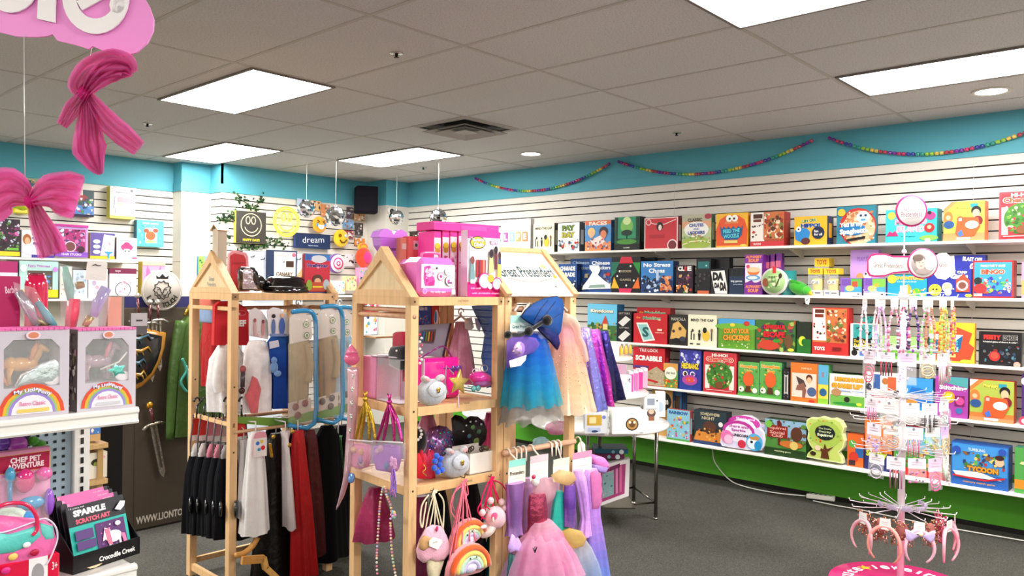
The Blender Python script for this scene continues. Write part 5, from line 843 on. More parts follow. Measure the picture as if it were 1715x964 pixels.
bag('clear bag with pink and teal hair pieces and a frilled edge',[(98,440),(140,450),(140,566),(104,566)],YG+.15,[('teal_hair','satin',[(108,446),(116,480),(120,520)],[.01,.014,.006],'8fc4b5'),('pink_hair','satin',[(124,500),(122,525),(118,548)],[.018,.02,.016],'ef5a72'),('gold_hair','satin',[(128,478),(140,476)],[.012,.01],'b58a4a')])
bag('clear bag with a lilac and gold toy under a white header card',[(146,450),(192,462),(176,548),(128,548)],YG+.12,[('lilac_toy','gloss',[(178,482),(165,505),(156,530)],[.016,.018,.012],'a89ac9'),('gold_charm','foil',[(152,530),(142,546)],[.012,.009],'c4a85a'),('silver_beads','foil',[(164,500),(166,508)],[.01,.009],'e6e3ea')],([(146,440),(149,436),(178,437),(180,441),(178,470),(143,468)],'efe9e3'))
lw('small salmon box with a dark haired girl picture, behind the right pony box',YG+.2,180,203,497,560,'e9a08f',[('r',.3,0,1,.55,'f0e6dc'),('e',.62,.25,.2,.14,'3a241c'),('e',.62,.2,.12,.1,kid)],'8a5a4a',.04,zb=zS+.001)
lw('grey hang card with a white top, behind the right pony box',YG+.22,219,246,524,560,'5a5458',[('r',0,.4,1,1,'b9b0b3'),('r',.3,.62,.7,.7,'3a3438')],'4a4448',.01)
# --- lower shelf goods
Y4=YG+.12
t=thing('chef_playset','pink blister play set with chef pet title, lower near-left shelf','packaged toy',aY(45,930,Y4))
a=aY(-15,960,Y4);c=aY(89,960,Y4);tp=aY(40,757,Y4).z; w=c.x-a.x; O=Vector((a.x,Y4+.03,zL+.001)); hh=tp-zL
b=B('card'); b.box(O,(w,0,0),(0,.03,0),(0,0,hh),C('ef9ac4'),.002); b.art(O-Vector((0,.001,0)),(w,0,0),UP*hh,[('r',.12,.83,.98,.97,'a5123f'),('l',[(.12,.83),(.98,.83),(.98,.97),(.12,.97),(.12,.83)],.012,'d9a86a'),T_('CHEF PET',.58,.925,.5,.045,'f3d9e0',0,None,.04),T_('ADVENTURE',.58,.875,.6,.045,'f3d9e0',0,None,.04)]); b.obj('backing_card',t)
for nm,m,x,y,rx_,rz_,cl in (('pink_muffin','gloss',42,805,.026,.034,'d9307f'),('pink_cup','gloss',74,793,.022,.02,'e96fb0'),('blue_whisk','gloss',17,795,.013,.022,'4aa0c9'),('blue_bowl','gloss',52,842,.036,.02,'3aa0d0'),('purple_bottle','gloss',82,840,.014,.04,'9a5ad0')):
    b=B(m); q=aY(x,y,Y4+.012); b.ell(q,rx_,.016,rz_,C(cl),16,10); 
    if nm=='blue_whisk': b.tube([q-UP*.02,q-UP*.085],.006,C('3a8fc0'),8)
    b.obj(nm,t)
b=B('clear'); b.box(O+Vector((.01,-.035,.01)),(w-.02,0,0),(0,.035,0),(0,0,hh*.78),C('fff'),.012); b.obj('blister_cover',t)
t=thing('purple_playset','purple toy pack hanging behind the chef play set','packaged toy',aY(20,760,YG+.26))
b=B('card'); a=aY(-20,760,YG+.27);c=aY(47,760,YG+.27); z1=aY(20,712,YG+.27).z; z0=aY(20,775,YG+.27).z; b.box((a.x,YG+.27,z0),(c.x-a.x,0,0),(0,.01,0),(0,0,z1-z0),C('5a3a8a'),.002); b.art((a.x,YG+.269,z0),(c.x-a.x,0,0),UP*(z1-z0),[('r',.1,.78,1,1,'8a123f')]); b.obj('card',t)
b=B('gloss'); b.ell(aY(29,744,YG+.245),.028,.02,.026,C('b54ac0'),14,10); b.ell(aY(5,742,YG+.245),.02,.02,.02,C('6a3ab0'),12,8); b.obj('toy_parts',t)
b=B('plush'); 
for x,y,r_ in ((55,738,.018),(66,745,.02),(76,752,.017),(62,756,.02)): b.ell(aY(x,y,YG+.26),r_,.016,r_*.8,C('4a9a2c') if x!=62 else C('a02a2a'),10,7)
tag(b.obj('leafy_toy'),'green leafy plush vegetable behind the chef play set','soft toy')
# pink teal handbag
t=thing('toy_handbag','pink and teal clear toy handbag with red strap on a red base, lower near-left shelf','toy bag',aY(40,960,YG+.03))
Y5=YG+.035
b=B('gloss'); a=aY(-20,965,YG+.01);c=aY(100,965,YG+.01); zz=aY(60,934,YG+.01).z; b.box((a.x,YG+.01,zL+.001),(c.x-a.x,0,0),(0,.09,0),(0,0,zz-zL),C('d9123f'),.004); b.art((a.x,YG+.0092,zL+.001),(c.x-a.x,0,0),UP*(zz-zL),[('r',.55,.0,.82,1,'f3eef0'),('e',.68,.45,.09,.35,'a09aa0'),T_('3+',.92,.6,.08,.3,'f6dce3')]); b.obj('red_carton_base',t)
b=B('satin'); b.puff([aY(x,y,Y5) for x,y in ((-22,870),(0,862),(40,866),(70,868),(88,878),(94,900),(90,925),(80,948),(-22,952))],(0,-1,0),.05,C('ef6fae')); b.obj('bag_body',t)
b=B('satin'); b.puff([aY(x,y,Y5-.012) for x,y in ((-22,886),(10,892),(50,880),(62,876),(70,895),(50,912),(20,925),(-22,930))],(0,-1,0),.04,C('5fc9c0')); b.puff([aY(x,y,Y5-.012) for x,y in ((62,872),(88,880),(90,900),(74,905),(64,892))],(0,-1,0),.03,C('6fd0c6')); b.obj('teal_lining',t)
b=B('card')
for x,y,r_,cl in ((22,932,.012,'efc96a'),(58,925,.012,'b5123f'),(45,912,.010,'f3eef0'),(10,955,.012,'d9308a')): b.ell(aY(x,y,Y5-.034),r_,.004,r_*.8,C(cl),10,6)
b.obj('floating_shapes',t)
b=B('gloss'); b.tube(smooth([aY(x,y,Y5-.03) for x,y in ((-22,870),(-5,850),(20,842),(45,845),(60,862),(62,885),(54,896))]),[.005]*30+[.009]*7,C('df2a5a'),8) if False else b.tube(smooth([aY(x,y,Y5-.03) for x,y in ((-22,870),(-5,850),(20,842),(45,845),(60,862),(62,885),(54,896))]),.0055,C('df2a5a'),8); b.obj('strap',t)
b=B('gloss'); b.tube(smooth([aY(x,y,Y5-.028) for x,y in ((-20,893),(10,890),(50,876),(75,868),(92,880),(96,902),(86,930),(78,945))]),.0025,C('e6d3e9'),6); b.obj('zip_piping',t)
b=B('plush'); b.ell(aY(12,868,YG+.075),.05,.03,.03,C('dff0e0'),14,8); b.ell(aY(45,866,YG+.07),.03,.02,.018,C('4aa0e0'),12,8); tag(b.obj('plush_roll'),'pale green and blue plush lying in the pink toy handbag','soft toy')
# scratch art counter display
t=thing('counter_display_box','black counter display tray of sparkle scratch art kits','display box',aY(170,950,YG+.02))
O=aY(121,958,YG+.03); R_=aY(240,935,YG+.03); O.z=zL+.001; rzd=math.radians(14)
# tray in world axes: slightly turned
w=.215; ux=Vector((math.cos(rzd),math.sin(rzd),0)); uy=Vector((-math.sin(rzd),math.cos(rzd),0)); O=aZ(124,962,zL+.001); BKc=C('141114')
b=B('card'); th=.003; fh=.052; bh=.19; dd=.15
b.box(O,ux*w,uy*th,UP*fh,BKc); b.box(O+uy*dd,ux*w,uy*th,UP*bh,BKc); b.box(O,ux*w,uy*dd,UP*th,BKc)
for s in (0,1): o=O+ux*(w-th)*s; b.slab([o,o+uy*dd,o+uy*dd+UP*bh,o+UP*fh],ux if s else -ux,th if s else -th,BKc)
b.art(O-uy*.0008,ux*w,UP*fh,[T_('Crocodile Creek',.64,.42,.56,.3,'f3f0ee',.0,None,.03)]); b.obj('black_tray',t)
for k in range(4):
    o=O+uy*(.012+k*.024)+ux*(.012-.0*k)+UP*(.012+.006*k); lean=uy*.30+UP; lean.normalize(); hk=.175; nk=ux.cross(lean)
    kt=thing('scratch_art_kit',('front scratch art kit with a white unicorn cover','second scratch art kit, pink strip showing behind the front one','third scratch art kit in the black tray','last scratch art kit at the back of the black tray')[k],'craft kit',o,)
    b=B('card'); b.box(o-nk*.004,ux*(w-.03),nk*.004,lean*hk,C('2c2a30'),.001)
    if k==0: b.art(o+nk*.0006,ux*(w-.03),lean*hk,[('r',0,0,1,.66,'2ab5a8'),('r',0,.66,1,1,'26252b'),T_('SPARKLE',.38,.87,.56,.11,'f3f0f3',0,None,.06),T_('SCRATCH ART',.42,.73,.6,.08,'f0607a',0,None,.05),T_('16 piece set',.17,.96,.26,.04,'c9c6cc'),('r',.42,.07,.94,.62,'5a2a6a'),('s',20,.44,.09,.92,.6,['8a4fa0','3a1a4a','e9d9f0','f07ab0'],.03),('e',.7,.34,.15,.1,'f3f0f3'),('r',.6,.12,.64,.34,'f3f0f3'),('r',.78,.12,.82,.34,'f3f0f3'),('p',[(.5,.3),(.56,.52),(.66,.46),(.62,.34)],'f3f0f3'),('p',[(.55,.5),(.64,.48),(.66,.2),(.58,.24)],'f07a9a'),('p',[(.83,.36),(.9,.34),(.92,.14),(.86,.16)],'f07ab0'),('e',.8,.54,.05,.04,'f3f0f3'),('r',.06,.42,.36,.58,'5a3a7a'),('r',.06,.26,.38,.4,'5a3a7a'),('e',.28,.06,.2,.14,'efc9a0'),('p',[(.8,.8),(.9,.9),(.99,.88),(.96,.8),(.88,.74),(.78,.78)],'e9e6f0')])
    else: b.art(o+nk*.0006,ux*(w-.03),lean*hk,[('r',.1,.84,.92,1,'ef6fb0'),T_('SCRATCH',.8,.92,.16,.05,'f3e6ee'),('s',6,.1,.84,.4,.98,['2c2a30','f3a0cc'],.05)])
    b.obj('kit_card',kt)
# ================================================================ helpers for cloth
def mixc(a,b,t): return tuple(a[i]+(b[i]-a[i])*t for i in range(4))
def gar(b,top,u,prof,cols,folds=7,amp=.12,seed=0,n=56,hem=.0,cap=True):
    # loft: prof = (drop, half width, half depth, shift along u); cols = colour per level
    top=Vector(top); u=Vector(u).normalized(); w=Vector((-u.y,u.x,0)); rn=random.Random(seed); ph=[rn.uniform(0,6.3) for _ in range(4)]
    pr=[]; 
    for i in range(len(prof)-1):
        for k in range(4):
            t=k/4; s=t; A=prof[i];Z=prof[i+1]; pr.append(tuple((A+(0,)*(4-len(A)))[j]*(1-s)+(Z+(0,)*(4-len(Z)))[j]*s for j in range(4))+((i+t)/(len(prof)-1),))
    A=prof[-1]; pr.append((A+(0,)*(4-len(A)))+(1.,))
    V=[];F=[];CS=[]
    for d,hw,hd,sh,f in pr:
        for k in range(n):
            t=2*math.pi*k/n; m=1+amp*(.15+.85*f)*(math.sin(folds*t+ph[0]+f*.8)+.45*math.sin(folds*1.9*t+ph[1]-f))
            V.append(top-UP*(d+hem*f*math.sin(folds*t+ph[2]))+u*(sh+hw*m*math.cos(t))+w*(hd*m*math.sin(t)))
    for i in range(len(pr)-1):
        f=pr[i][4]*(len(cols)-1); j=min(int(f),len(cols)-2) if len(cols)>1 else 0; c=mixc(C(cols[j]),C(cols[min(j+1,len(cols)-1)]),f-j)
        for k in range(n): k2=(k+1)%n; F.append((i*n+k,(i+1)*n+k,(i+1)*n+k2,i*n+k2)); CS.append(c)
    b.add(V,F,CS,True)
    if cap: b.add([V[k] for k in range(n)],[tuple(range(n))],C(cols[0]))
    return b
def hanger(b,p,u,w=.16,col='efe6dc',r=.004,hk=.06):
    p=Vector(p); u=Vector(u).normalized(); c=C(col); q=Vector((-u.y,u.x,0))
    b.tube([p+UP*0,p-UP*hk*.35]+[],r,c,6); b.tube([p+q*.0+(UP*math.sin(a)+q*math.cos(a))*.016+UP*.0 for a in [math.radians(k) for k in range(-90,181,30)]],r,c,6)
    s=p-UP*hk*.35; b.tube([s-u*w/2-UP*.03,s,s+u*w/2-UP*.03],r*1.6,c,6)
def card(b,c,u,w,h,col,rnd=True,t=.0015,ops=None,n=None):
    c=Vector(c);u=Vector(u).normalized(); nn=u.cross(UP) if n is None else n
    pts=[(-.5,-.5),(.5,-.5),(.5,.3),(.4,.45),(.25,.5),(-.25,.5),(-.4,.45),(-.5,.3)] if rnd else [(-.5,-.5),(.5,-.5),(.5,.5),(-.5,.5)]
    b.slab([c+u*x*w+UP*y*h for x,y in pts],nn,t,C(col))
    if ops: b.art(c-u*w/2-UP*h/2+nn*.0006,u*w,UP*h,ops)
# ================================================================ KNIGHT DISPLAY
pk=aZ(240,887,0); YK=pk.y; xl=aY(206,700,YK).x; xr=aY(352,700,YK).x; zt=aY(270,496,YK).z; zb=zt-(aY(270,515,YK).z)*0
t=thing('cardboard_display','tall dark brown cardboard knight toy display with a navy band, behind the pony boxes','display stand',((xl+xr)/2,YK+.2,0))
b=B('card'); b.box((xl,YK,0),(xr-xl,0,0),(0,.42,0),(0,0,zt),C('6a635c')); o=Vector((xl,YK-.001,0)); z1=aY(270,514,YK).z
b.art(o,(xr-xl,0,0),UP*zt,[('r',0,0,1,.995*z1/zt,'4b4136'),('r',0,z1/zt,1,1,'2a2960'),('r',.0,.0,1,.008,'1a1510'),('l',[(.12,0),(.12,.95)],.004,'2e2720')])
tx=aY(285,860,YK); b.text('WWW.LIONTOUCH.COM',(tx.x+.03,YK-.003,tx.z),(1,0,0),(0,0,1),.52,.05,C('cfc6b8'),bold=.03,keep=False,rot=.0); b.obj('display_body',t)
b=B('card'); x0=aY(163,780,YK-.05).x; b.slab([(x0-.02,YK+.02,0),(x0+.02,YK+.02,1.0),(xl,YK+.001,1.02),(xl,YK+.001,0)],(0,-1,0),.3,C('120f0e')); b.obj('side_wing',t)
c=aY(271,486,YK-.03); r=.137; t=thing('header_disc','round grey header disc with a crowned lion head outline on the cardboard display','sign',(c.x,YK-.03,c.z-r))
b=B('card'); b.lathe(c,[(r,0),(r,.006)],C('b5ada3'),40,ax=(0,-1,0)); b.obj('disc',t)
b=B('card'); y=c.y-.0075; K=C('1a1714')
def LP(x,z): return Vector((c.x+x*r,y,c.z+z*r))
b.tube([LP(.93*math.cos(a*math.pi/20),.93*math.sin(a*math.pi/20)) for a in range(40)],.0012,C('f3efe8'),4,closed=True)
rn=random.Random(4); M=[]
for k in range(22):
    a=2*math.pi*k/22; rr=(.46 if k%2 else .38); M.append(LP(rr*math.cos(a)*.95,rr*math.sin(a)+.02))
b.tube(M,.0042,K,4,closed=True)
for s in (-1,1):
    b.tube([LP(s*.26,.16),LP(s*.14,.12),LP(s*.07,.02),LP(s*.06,-.12)],.003,K,4); b.tube([LP(s*.24,.05),LP(s*.12,.03)],.003,K,4); b.tube([LP(0,-.18),LP(s*.06,-.24),LP(s*.16,-.2)],.003,K,4); b.tube([LP(s*.28,-.05),LP(s*.2,-.22),LP(s*.05,-.33)],.003,K,4)
b.poly([LP(-.08,-.1),LP(.08,-.1),LP(.0,-.18)],K); b.poly([LP(-.28,.56),LP(.28,.56),LP(.32,.74),LP(.16,.64),LP(0,.82),LP(-.16,.64),LP(-.32,.74)],K)
s_='LION TOUCH'
for i,ch in enumerate(s_):
    if ch==' ': continue
    a=math.radians(212+i*13); b.text(ch,LP(.72*math.cos(a),.72*math.sin(a)),(math.cos(a+math.pi/2),0,math.sin(a+math.pi/2)),(-math.cos(a),0,-math.sin(a)),.03,.034,K,bold=.03,N=Vector((0,-1,0)))
b.obj('lion_artwork',t)
def sword(lab,hp,tp,scale,gold,Yp,up=False,pom='c98f2c'):
    a=aY(*hp,Yp);d=aY(*tp,Yp); u=(d-a).normalized(); w=u.cross(Vector((0,1,0))).normalized(); Ls=(d-a).length
    t=thing('toy_sword',lab,'toy sword',(a.x,a.y,min(a.z,d.z)))
    b=B('foil'); h=Ls*.26; bl=[a+u*h-w*.024*scale,a+u*Ls*.93-w*.018*scale,a+u*Ls,a+u*Ls*.93+w*.018*scale,a+u*h+w*.024*scale]; b.slab(bl,(0,-1,0),.012,C('a8a196')); b.bar(a+u*h-Vector((0,.008,0)),a+u*Ls*.86-Vector((0,.008,0)),.008,.006,C('6a645c')); b.obj('blade',t)
    b=B('gloss'); b.tube([a+u*h*.15,a+u*h],.011*scale,C('5a2428'),8); b.obj('grip',t)
    b=B('foil'); g=a+u*h; b.tube([g-w*.075*scale+u*.02,g-w*.04*scale,g,g+w*.04*scale,g+w*.075*scale+u*.02],[.014*scale,.01*scale,.013*scale,.01*scale,.014*scale],C(gold),8); b.obj('cross_guard',t)
    b=B('foil'); b.ell(a+u*h*.02,.024*scale,.014,.024*scale,C(pom),12,8); b.obj('pommel',t)
sword('foam knight sword with a round gold pommel, hanging low on the brown display',(251,678),(274,799),1.0,'a8a08f',YK-.04)
for px,lb in ((236,'left one of three silver swords standing behind the shield'),(251,'middle silver sword standing in front of the lion disc'),(264,'right-hand silver sword with a curled guard, in front of the lion disc')):
    sword(lb,(px-6 if px<240 else px,505 if px>240 else 494),(px+4,640 if px<260 else 622),.8,'b9b6ae',YK-.10,pom='c9c6bf')
# shield
YH=YK-.09; pts=[(205,549),(240,548),(262,553),(277,556),(275,580),(268,605),(255,630),(236,648),(215,657),(196,640),(182,610),(176,575),(176,552)]
t=thing('toy_shield','black toy knight shield with gold lions and rim, half hidden by the right pony box','toy shield',aY(230,656,YH))
P=[aY(x,y,YH) for x,y in pts]; cc=sum(P,Vector())/len(P)
b=B('gloss'); b.puff(P,(0,-1,0),.05,C('b07a2a'),steps=((1,0),(.97,.8),(.9,1))); b.obj('gold_rim',t)
b=B('gloss'); b.puff([cc+(p-cc)*.88-Vector((0,.012,0)) for p in P],(0,-1,0),.05,C('171316')); b.obj('shield_face',t)
b=B('gloss')
for i in range(4):
    x0,y0=214+(i%2)*4,566+i*20; cl='3a5a6a' if i%2==0 else 'b5842f'
    b.tube([aY(x0-12,y0+6,YH-.045),aY(x0,y0,YH-.05),aY(x0+18,y0+2,YH-.05),aY(x0+34-i*4,y0-5,YH-.045),aY(x0+40-i*4,y0+4,YH-.045)],[.006,.012,.013,.008,.004],C(cl),6)
    for k in (0,10,20): b.tube([aY(x0+k,y0+2,YH-.045),aY(x0+k+3,y0+9,YH-.045)],.005,C(cl),5)
b.ell(aY(238,558,YH-.04),.014,.006,.014,C('c9a02a'),8,6); b.obj('lion_emblems',t); b=B('metal'); b.tube([P[1]+Vector((0,.02,-.01)),P[1]+Vector((0,.09,0))],.006,C('888'),6); b.obj('hook',t)
# green tunic
t=thing('knight_tunic','long dark green dragon tunic hanging on the brown display beside the sword','costume',aY(320,745,YK-.08))
q=aY(322,530,YK-.10); sc=(q-CO).dot(CW)/FPX
b=B('satin'); gar(b,q,(1,0,0),[(0,.05,.03),(.05,.10,.04),(.35,.13,.05),(.8,.155,.06)],['4f6a2f','3c5722','33491c'],6,.12,3); b.obj('tunic_body',t)
for s,x1,y1 in ((-1,285,735),(1,372,740)):
    b=B('satin'); g=aY(x1,y1,YK-.10); b.tube(smooth([q+Vector((s*.07,0,-.03)),q+Vector((s*.13,-.01,-.35)),g]),[.045-.0015*k for k in range(13)],C('44602a'),10); b.obj('sleeve',t)
b=B('gloss'); e=aY(322,625,YK-.17); b.tube(smooth([aY(305,600,YK-.17),aY(312,620,YK-.17),aY(303,640,YK-.17),aY(316,655,YK-.17),aY(312,612,YK-.17)]),.009,C('3f9a8a'),6); b.tube(smooth([aY(318,604,YK-.17),aY(322,612,YK-.17),aY(314,620,YK-.17)]),.005,C('c9dfe0'),5); b.obj('dragon_print',t)
b=B('foil'); b.tube([aY(310,528,YK-.12),aY(318,512,YK-.1),aY(330,512,YK-.1),aY(338,526,YK-.12)],.014,C('b5903a'),7); b.obj('gold_collar',t)
# dark grey low goods behind (between upright and display)
lw('wooden toy box edge on the unit behind, between the white upright and brown display',YG+.75,149,168,705,738,'c9a06a',[('r',0,.35,1,1,'4a7ac0'),('s',12,.1,.4,.9,1,['e0a0b0','f3efe6','3a8fb5'],.2)],'a8804f',.06,name='wooden_toy',cat='toy')
lw('cream wooden toy with a black leaf shape, on the unit behind the white upright',YG+.75,149,179,757,800,'e6dcc9',[('e',.4,.62,.3,.14,'2a2416'),('e',.35,.56,.12,.08,'8a9a3a'),('c',.8,.8,.08,'e9a0b5')],'c9b99a',.06,name='wooden_toy',cat='toy')
xa=aY(148,745,YG+.7).x; xb=aY(185,745,YG+.7).x; z_=aY(160,742,YG+.74).z
t=thing('toy_stand','small wooden stand with two shelves holding toys, behind the white upright','shelf',((xa+xb)/2,YG+.8,0))
z2=aY(160,802,YG+.74).z
for z in (z_,z2): b=B('wood'); b.box((xa-.3,YG+.72,z-.018),(xb-xa+.3,0,0),(0,.3,0),(0,0,.018),C('c9a06a')); b.obj('shelf_board',t)
for x in (xa-.3,xb-.03): b=B('wood'); b.box((x,YG+.74,0),(.02,0,0),(0,.26,0),(0,0,z_-.018),C('b5905a')); b.obj('side_panel',t)
# ================================================================ WOODEN RACKS
WD='e6bc8a'
class Rack:
    def __init__(s,org,az,ln,dp): 
        a=math.radians(az); s.o=Vector((org[0],org[1],0)); s.L=Vector((math.sin(a),math.cos(a),0)); s.G=Vector((-s.L.y,s.L.x,0)); s.ln=ln; s.dp=dp
    def p(s,l,g,z): return s.o+s.L*l+s.G*g+UP*z
    def px(s,x,y,off=0): return aP(x,y,s.o+s.G*off,s.G)      # on long-face plane, off metres behind it
    def pe(s,x,y,off=0): return aP(x,y,s.o+s.L*off,s.L)      # on the end plane
PW=.042
def post(R,t,l,g,z=1.59):
    b=B('wood'); b.box(R.p(l,g,0),R.L*PW,R.G*PW,UP*z,C(WD),.002)
    for zz in (z-.02,1.1,.76): b.tube([R.p(l+PW/2,g-.0005,zz),R.p(l+PW/2,g-.001,zz)],.005,C('4a3a2a'),8)
    b.obj('post',t)
def rail(R,t,l0,g0,l1,g1,z,h=.038,w=.02,name='rail'):
    b=B('wood'); b.bar(R.p(l0,g0,z),R.p(l1,g1,z),w,h,C('e3b884'),bev=.001); return b.obj(name,t)
def gable(R,t,l,dp,z0,z1,logo=None,name='gable'):
    a=R.p(l,0,z0);c=R.p(l,dp,z0);k=R.p(l,dp/2,z1); m=.034; N=-R.L; g=B('wood')
    ctr=(a+c+k)/3; ins=[a+R.G*.055+UP*.03,c-R.G*.055+UP*.03,k-UP*.062]
    for (p0,p1),(q0,q1) in zip(((a,k),(k,c),(c,a)),((ins[0],ins[2]),(ins[2],ins[1]),(ins[1],ins[0]))): g.slab([p0,p1,q1,q0],N,.042,C(WD))
    o=g.obj(name,t)
    b=B('wood'); b.slab([p+R.L*.012 for p in ins],N,.005,C('e9cfa4')); 
    if logo:
        cc=ctr-UP*.02-R.L*.0+N*0+R.L*.010
        for i,s_ in enumerate(logo): b.text(s_,cc+UP*(.02-.03*i)-R.L*.0012,-R.G,UP,.10 if i else .06,.024,C('6f8a96'),N=N)
        b.tube([cc+R.G*.04-UP*.045,cc-UP*.054,cc-R.G*.04-UP*.043],.0015,C('8a6f56'),4)
    b.obj('gable_panel',t)
# ---- main rack, two bays
MR=Rack((-4.099,-4.80),97,.505,.494)
t=thing('wooden_display_rack','nearest wooden display rack with a house gable end, holding pink bags and cases','display rack',MR.p(.25,.25,0)); rk=t
for l in (0,MR.ln-PW*.5): 
    for g in (0,MR.dp-PW): post(MR,t,l,g)
for g in (.01,MR.dp-.01): rail(MR,t,0,g,MR.ln,g,1.571)
for l in (.01,MR.ln): rail(MR,t,l,0,l,MR.dp,1.571)
b=B('wood'); b.box(MR.p(.02,.02,1.582),MR.L*(MR.ln-.02),MR.G*(MR.dp-.04),UP*.008,C('d9b07c')); b.obj('top_board',t)
for z in (1.115,.777):
    for g in (.008,MR.dp-.008): rail(MR,t,PW,g,MR.ln,g,z-.018)
    for l in (.008,MR.ln): rail(MR,t,l,PW,l,MR.dp-PW,z-.018)
    b=B('wood'); b.box(MR.p(.02,.02,z-.012),MR.L*(MR.ln-.02),MR.G*(MR.dp-.04),UP*.008,C('e0b885')); b.obj('shelf_board',t)
b=B('wood'); zz=MR.pe(680,530).z; b.tube([MR.p(.02,0,zz),MR.p(.02,MR.dp,zz)],.011,C('d9a884'),10); b.tube([MR.p(.04,.02,1.53),MR.p(.04,MR.dp-.02,1.53)],.011,C('d9a884'),10); b.obj('dowel',t)
b=B('wood'); b.tube([MR.p(.02,MR.dp-.03,1.50),MR.p(MR.ln,MR.dp-.03,1.50)],.011,C('d9a884'),10); b.obj('dowel',t)
gable(MR,t,0,MR.dp,1.59,1.815)
for x,y,w_ in ((776,503,.1),(778,674,.1),(782,805,.1)):
    q=MR.px(x,y,-.0115); b=B('card'); b.text('Great Pretenders',q,MR.L,UP,w_*.62,.012,C('3a2a1c'),N=-MR.G); b.obj('burned_logo',t)
# second bay with roof sign
l2=MR.ln+.045; R2=Rack(MR.p(l2-.02,0,0).xy,97,.475,.494)
t=thing('wooden_costume_rack','wooden costume rack with a sloped white roof sign, holding tutus and capes','display rack',R2.p(.24,.25,0)); rk2=t
for l in (0,R2.ln-PW): 
    for g in (0,R2.dp-PW): post(R2,t,l,g)
for l in (.01,R2.ln-.01): rail(R2,t,l,0,l,R2.dp,1.571)
rail(R2,t,0,R2.dp-.01,R2.ln,R2.dp-.01,1.571); rail(R2,t,0,R2.dp-.01,R2.ln,R2.dp-.01,.3)
gable(R2,t,R2.ln-.042,R2.dp,1.59,1.815); gable(R2,t,.042,R2.dp,1.59,1.815)
e0=R2.p(0,-.004,1.592);e1=R2.p(R2.ln,-.004,1.592);r0=R2.p(0,R2.dp/2,1.822);r1=R2.p(R2.ln,R2.dp/2,1.822); SV_=(r0-e0); nS=(e1-e0).cross(SV_).normalized()
b=B('wood'); b.box(r0-nS*.004-SV_.normalized()*.02,e1-e0,SV_.normalized()*.03,nS*.02,C(WD)); b.box(e1-R2.L*.03,R2.L*.035,SV_,nS*.02,C(WD)); b.box(e0-R2.L*.005,R2.L*.035,SV_,nS*.02,C(WD)); b.obj('roof_frame',t)
b=B('card'); b.box(e0+R2.L*.02,(e1-e0)-R2.L*.04,SV_*.97,nS*.006,C('f3eadb')); o=e0+R2.L*.02+nS*.0066
b.art(o,(e1-e0)-R2.L*.04,SV_*.97,[T_('Great Pretenders',.5,.53,.86,.24,'34505c',.02,None,.012),('l',[(.15,.38),(.35,.31),(.6,.31),(.85,.39)],.006,'5a4634'),('e',.12,.68,.02,.04,'efd9a0'),('e',.84,.66,.03,.05,'f3d27a'),('p',[(.88,.42),(.9,.47),(.94,.42),(.9,.38)],'efb23a'),('e',.8,.2,.008,.02,'4a3a30')]); b.obj('sign_panel',t)
zz=R2.px(900,516,.06).z; b=B('wood'); b.tube([R2.p(.02,.06,zz),R2.p(R2.ln-.02,.06,zz)],.013,C('e3b393'),12); b.obj('dowel',t)
zlow=R2.px(846,758,-.02).z; b=B('wood'); b.tube([R2.p(-.02,-.02,zlow),R2.p(R2.ln-.02,-.02,zlow)],.013,C('e3b393'),12); b.obj('dowel',t)
for z in (.07,): 
    for R_ in (MR,R2):
        for l in (.0,R_.ln): rail(R_,rk if R_ is MR else rk2,l,0,l,R_.dp,z)
# ---- small rack on the left
LR=Rack((-4.2073,-3.5406),92.3,.63,.505)
t=thing('wooden_costume_rack','smaller wooden costume rack at the back left with a toy chimney on its gable','display rack',LR.p(.3,.25,0)); rl=t
for l in (0,LR.ln-PW): 
    for g in (0,LR.dp-PW): post(LR,t,l-PW/2,g-.0)
for g in (.01,LR.dp-.01): rail(LR,t,0,g,LR.ln,g,1.571)
for l in (-.01,LR.ln-.03): rail(LR,t,l,0,l,LR.dp,1.571); rail(LR,t,l,0,l,LR.dp,1.508,.02)
b=B('wood'); b.box(LR.p(.0,.02,1.582),LR.L*(LR.ln-.02),LR.G*(LR.dp-.04),UP*.008,C('d9b07c')); b.obj('top_board',t)
gable(LR,t,-PW/2,LR.dp,1.59,1.815,('Great','Pretenders')); gable(LR,t,LR.ln-.045,LR.dp,1.59,1.80)
rail(LR,t,0,LR.dp-.02,LR.ln,LR.dp-.02,.08,.03); rail(LR,t,0,.02,0,LR.dp,.05,.04); rail(LR,t,LR.ln-.03,.02,LR.ln-.03,LR.dp,.05,.04)
for z in (1.505,.90):
    b=B('wood'); b.tube([LR.p(0,.25,z),LR.p(LR.ln-.03,.25,z)],.011,C('d9a884'),10); b.obj('dowel',t)
    for l in (0,LR.ln-.03): rail(LR,t,l,0,l,LR.dp,z,.022,.016)
b=B('wood'); b.tube([LR.p(.0,.0,.865),LR.p(LR.ln-.04,.0,.865)],.009,C('c9a07a'),8); b.obj('dowel',t)
cq=aP(360,437,LR.p(0,.25,0),LR.L); b=B('wood'); z0=1.80; b.box(cq-LR.G*.033-LR.L*.0+UP*(1.73-cq.z),LR.G*.066,LR.L*.05,UP*.205,C('cdbba4')); ct=cq+UP*(1.935-cq.z)
for s in (-1,1): b.slab([ct+LR.G*.0+UP*.028-LR.L*.01,ct+LR.G*s*.046-UP*.008-LR.L*.01,ct+LR.G*s*.046-UP*.008+LR.L*.06,ct+UP*.028+LR.L*.06],(LR.G*s+UP).normalized(),.006,C('c9ab84'))
b.obj('chimney',t)
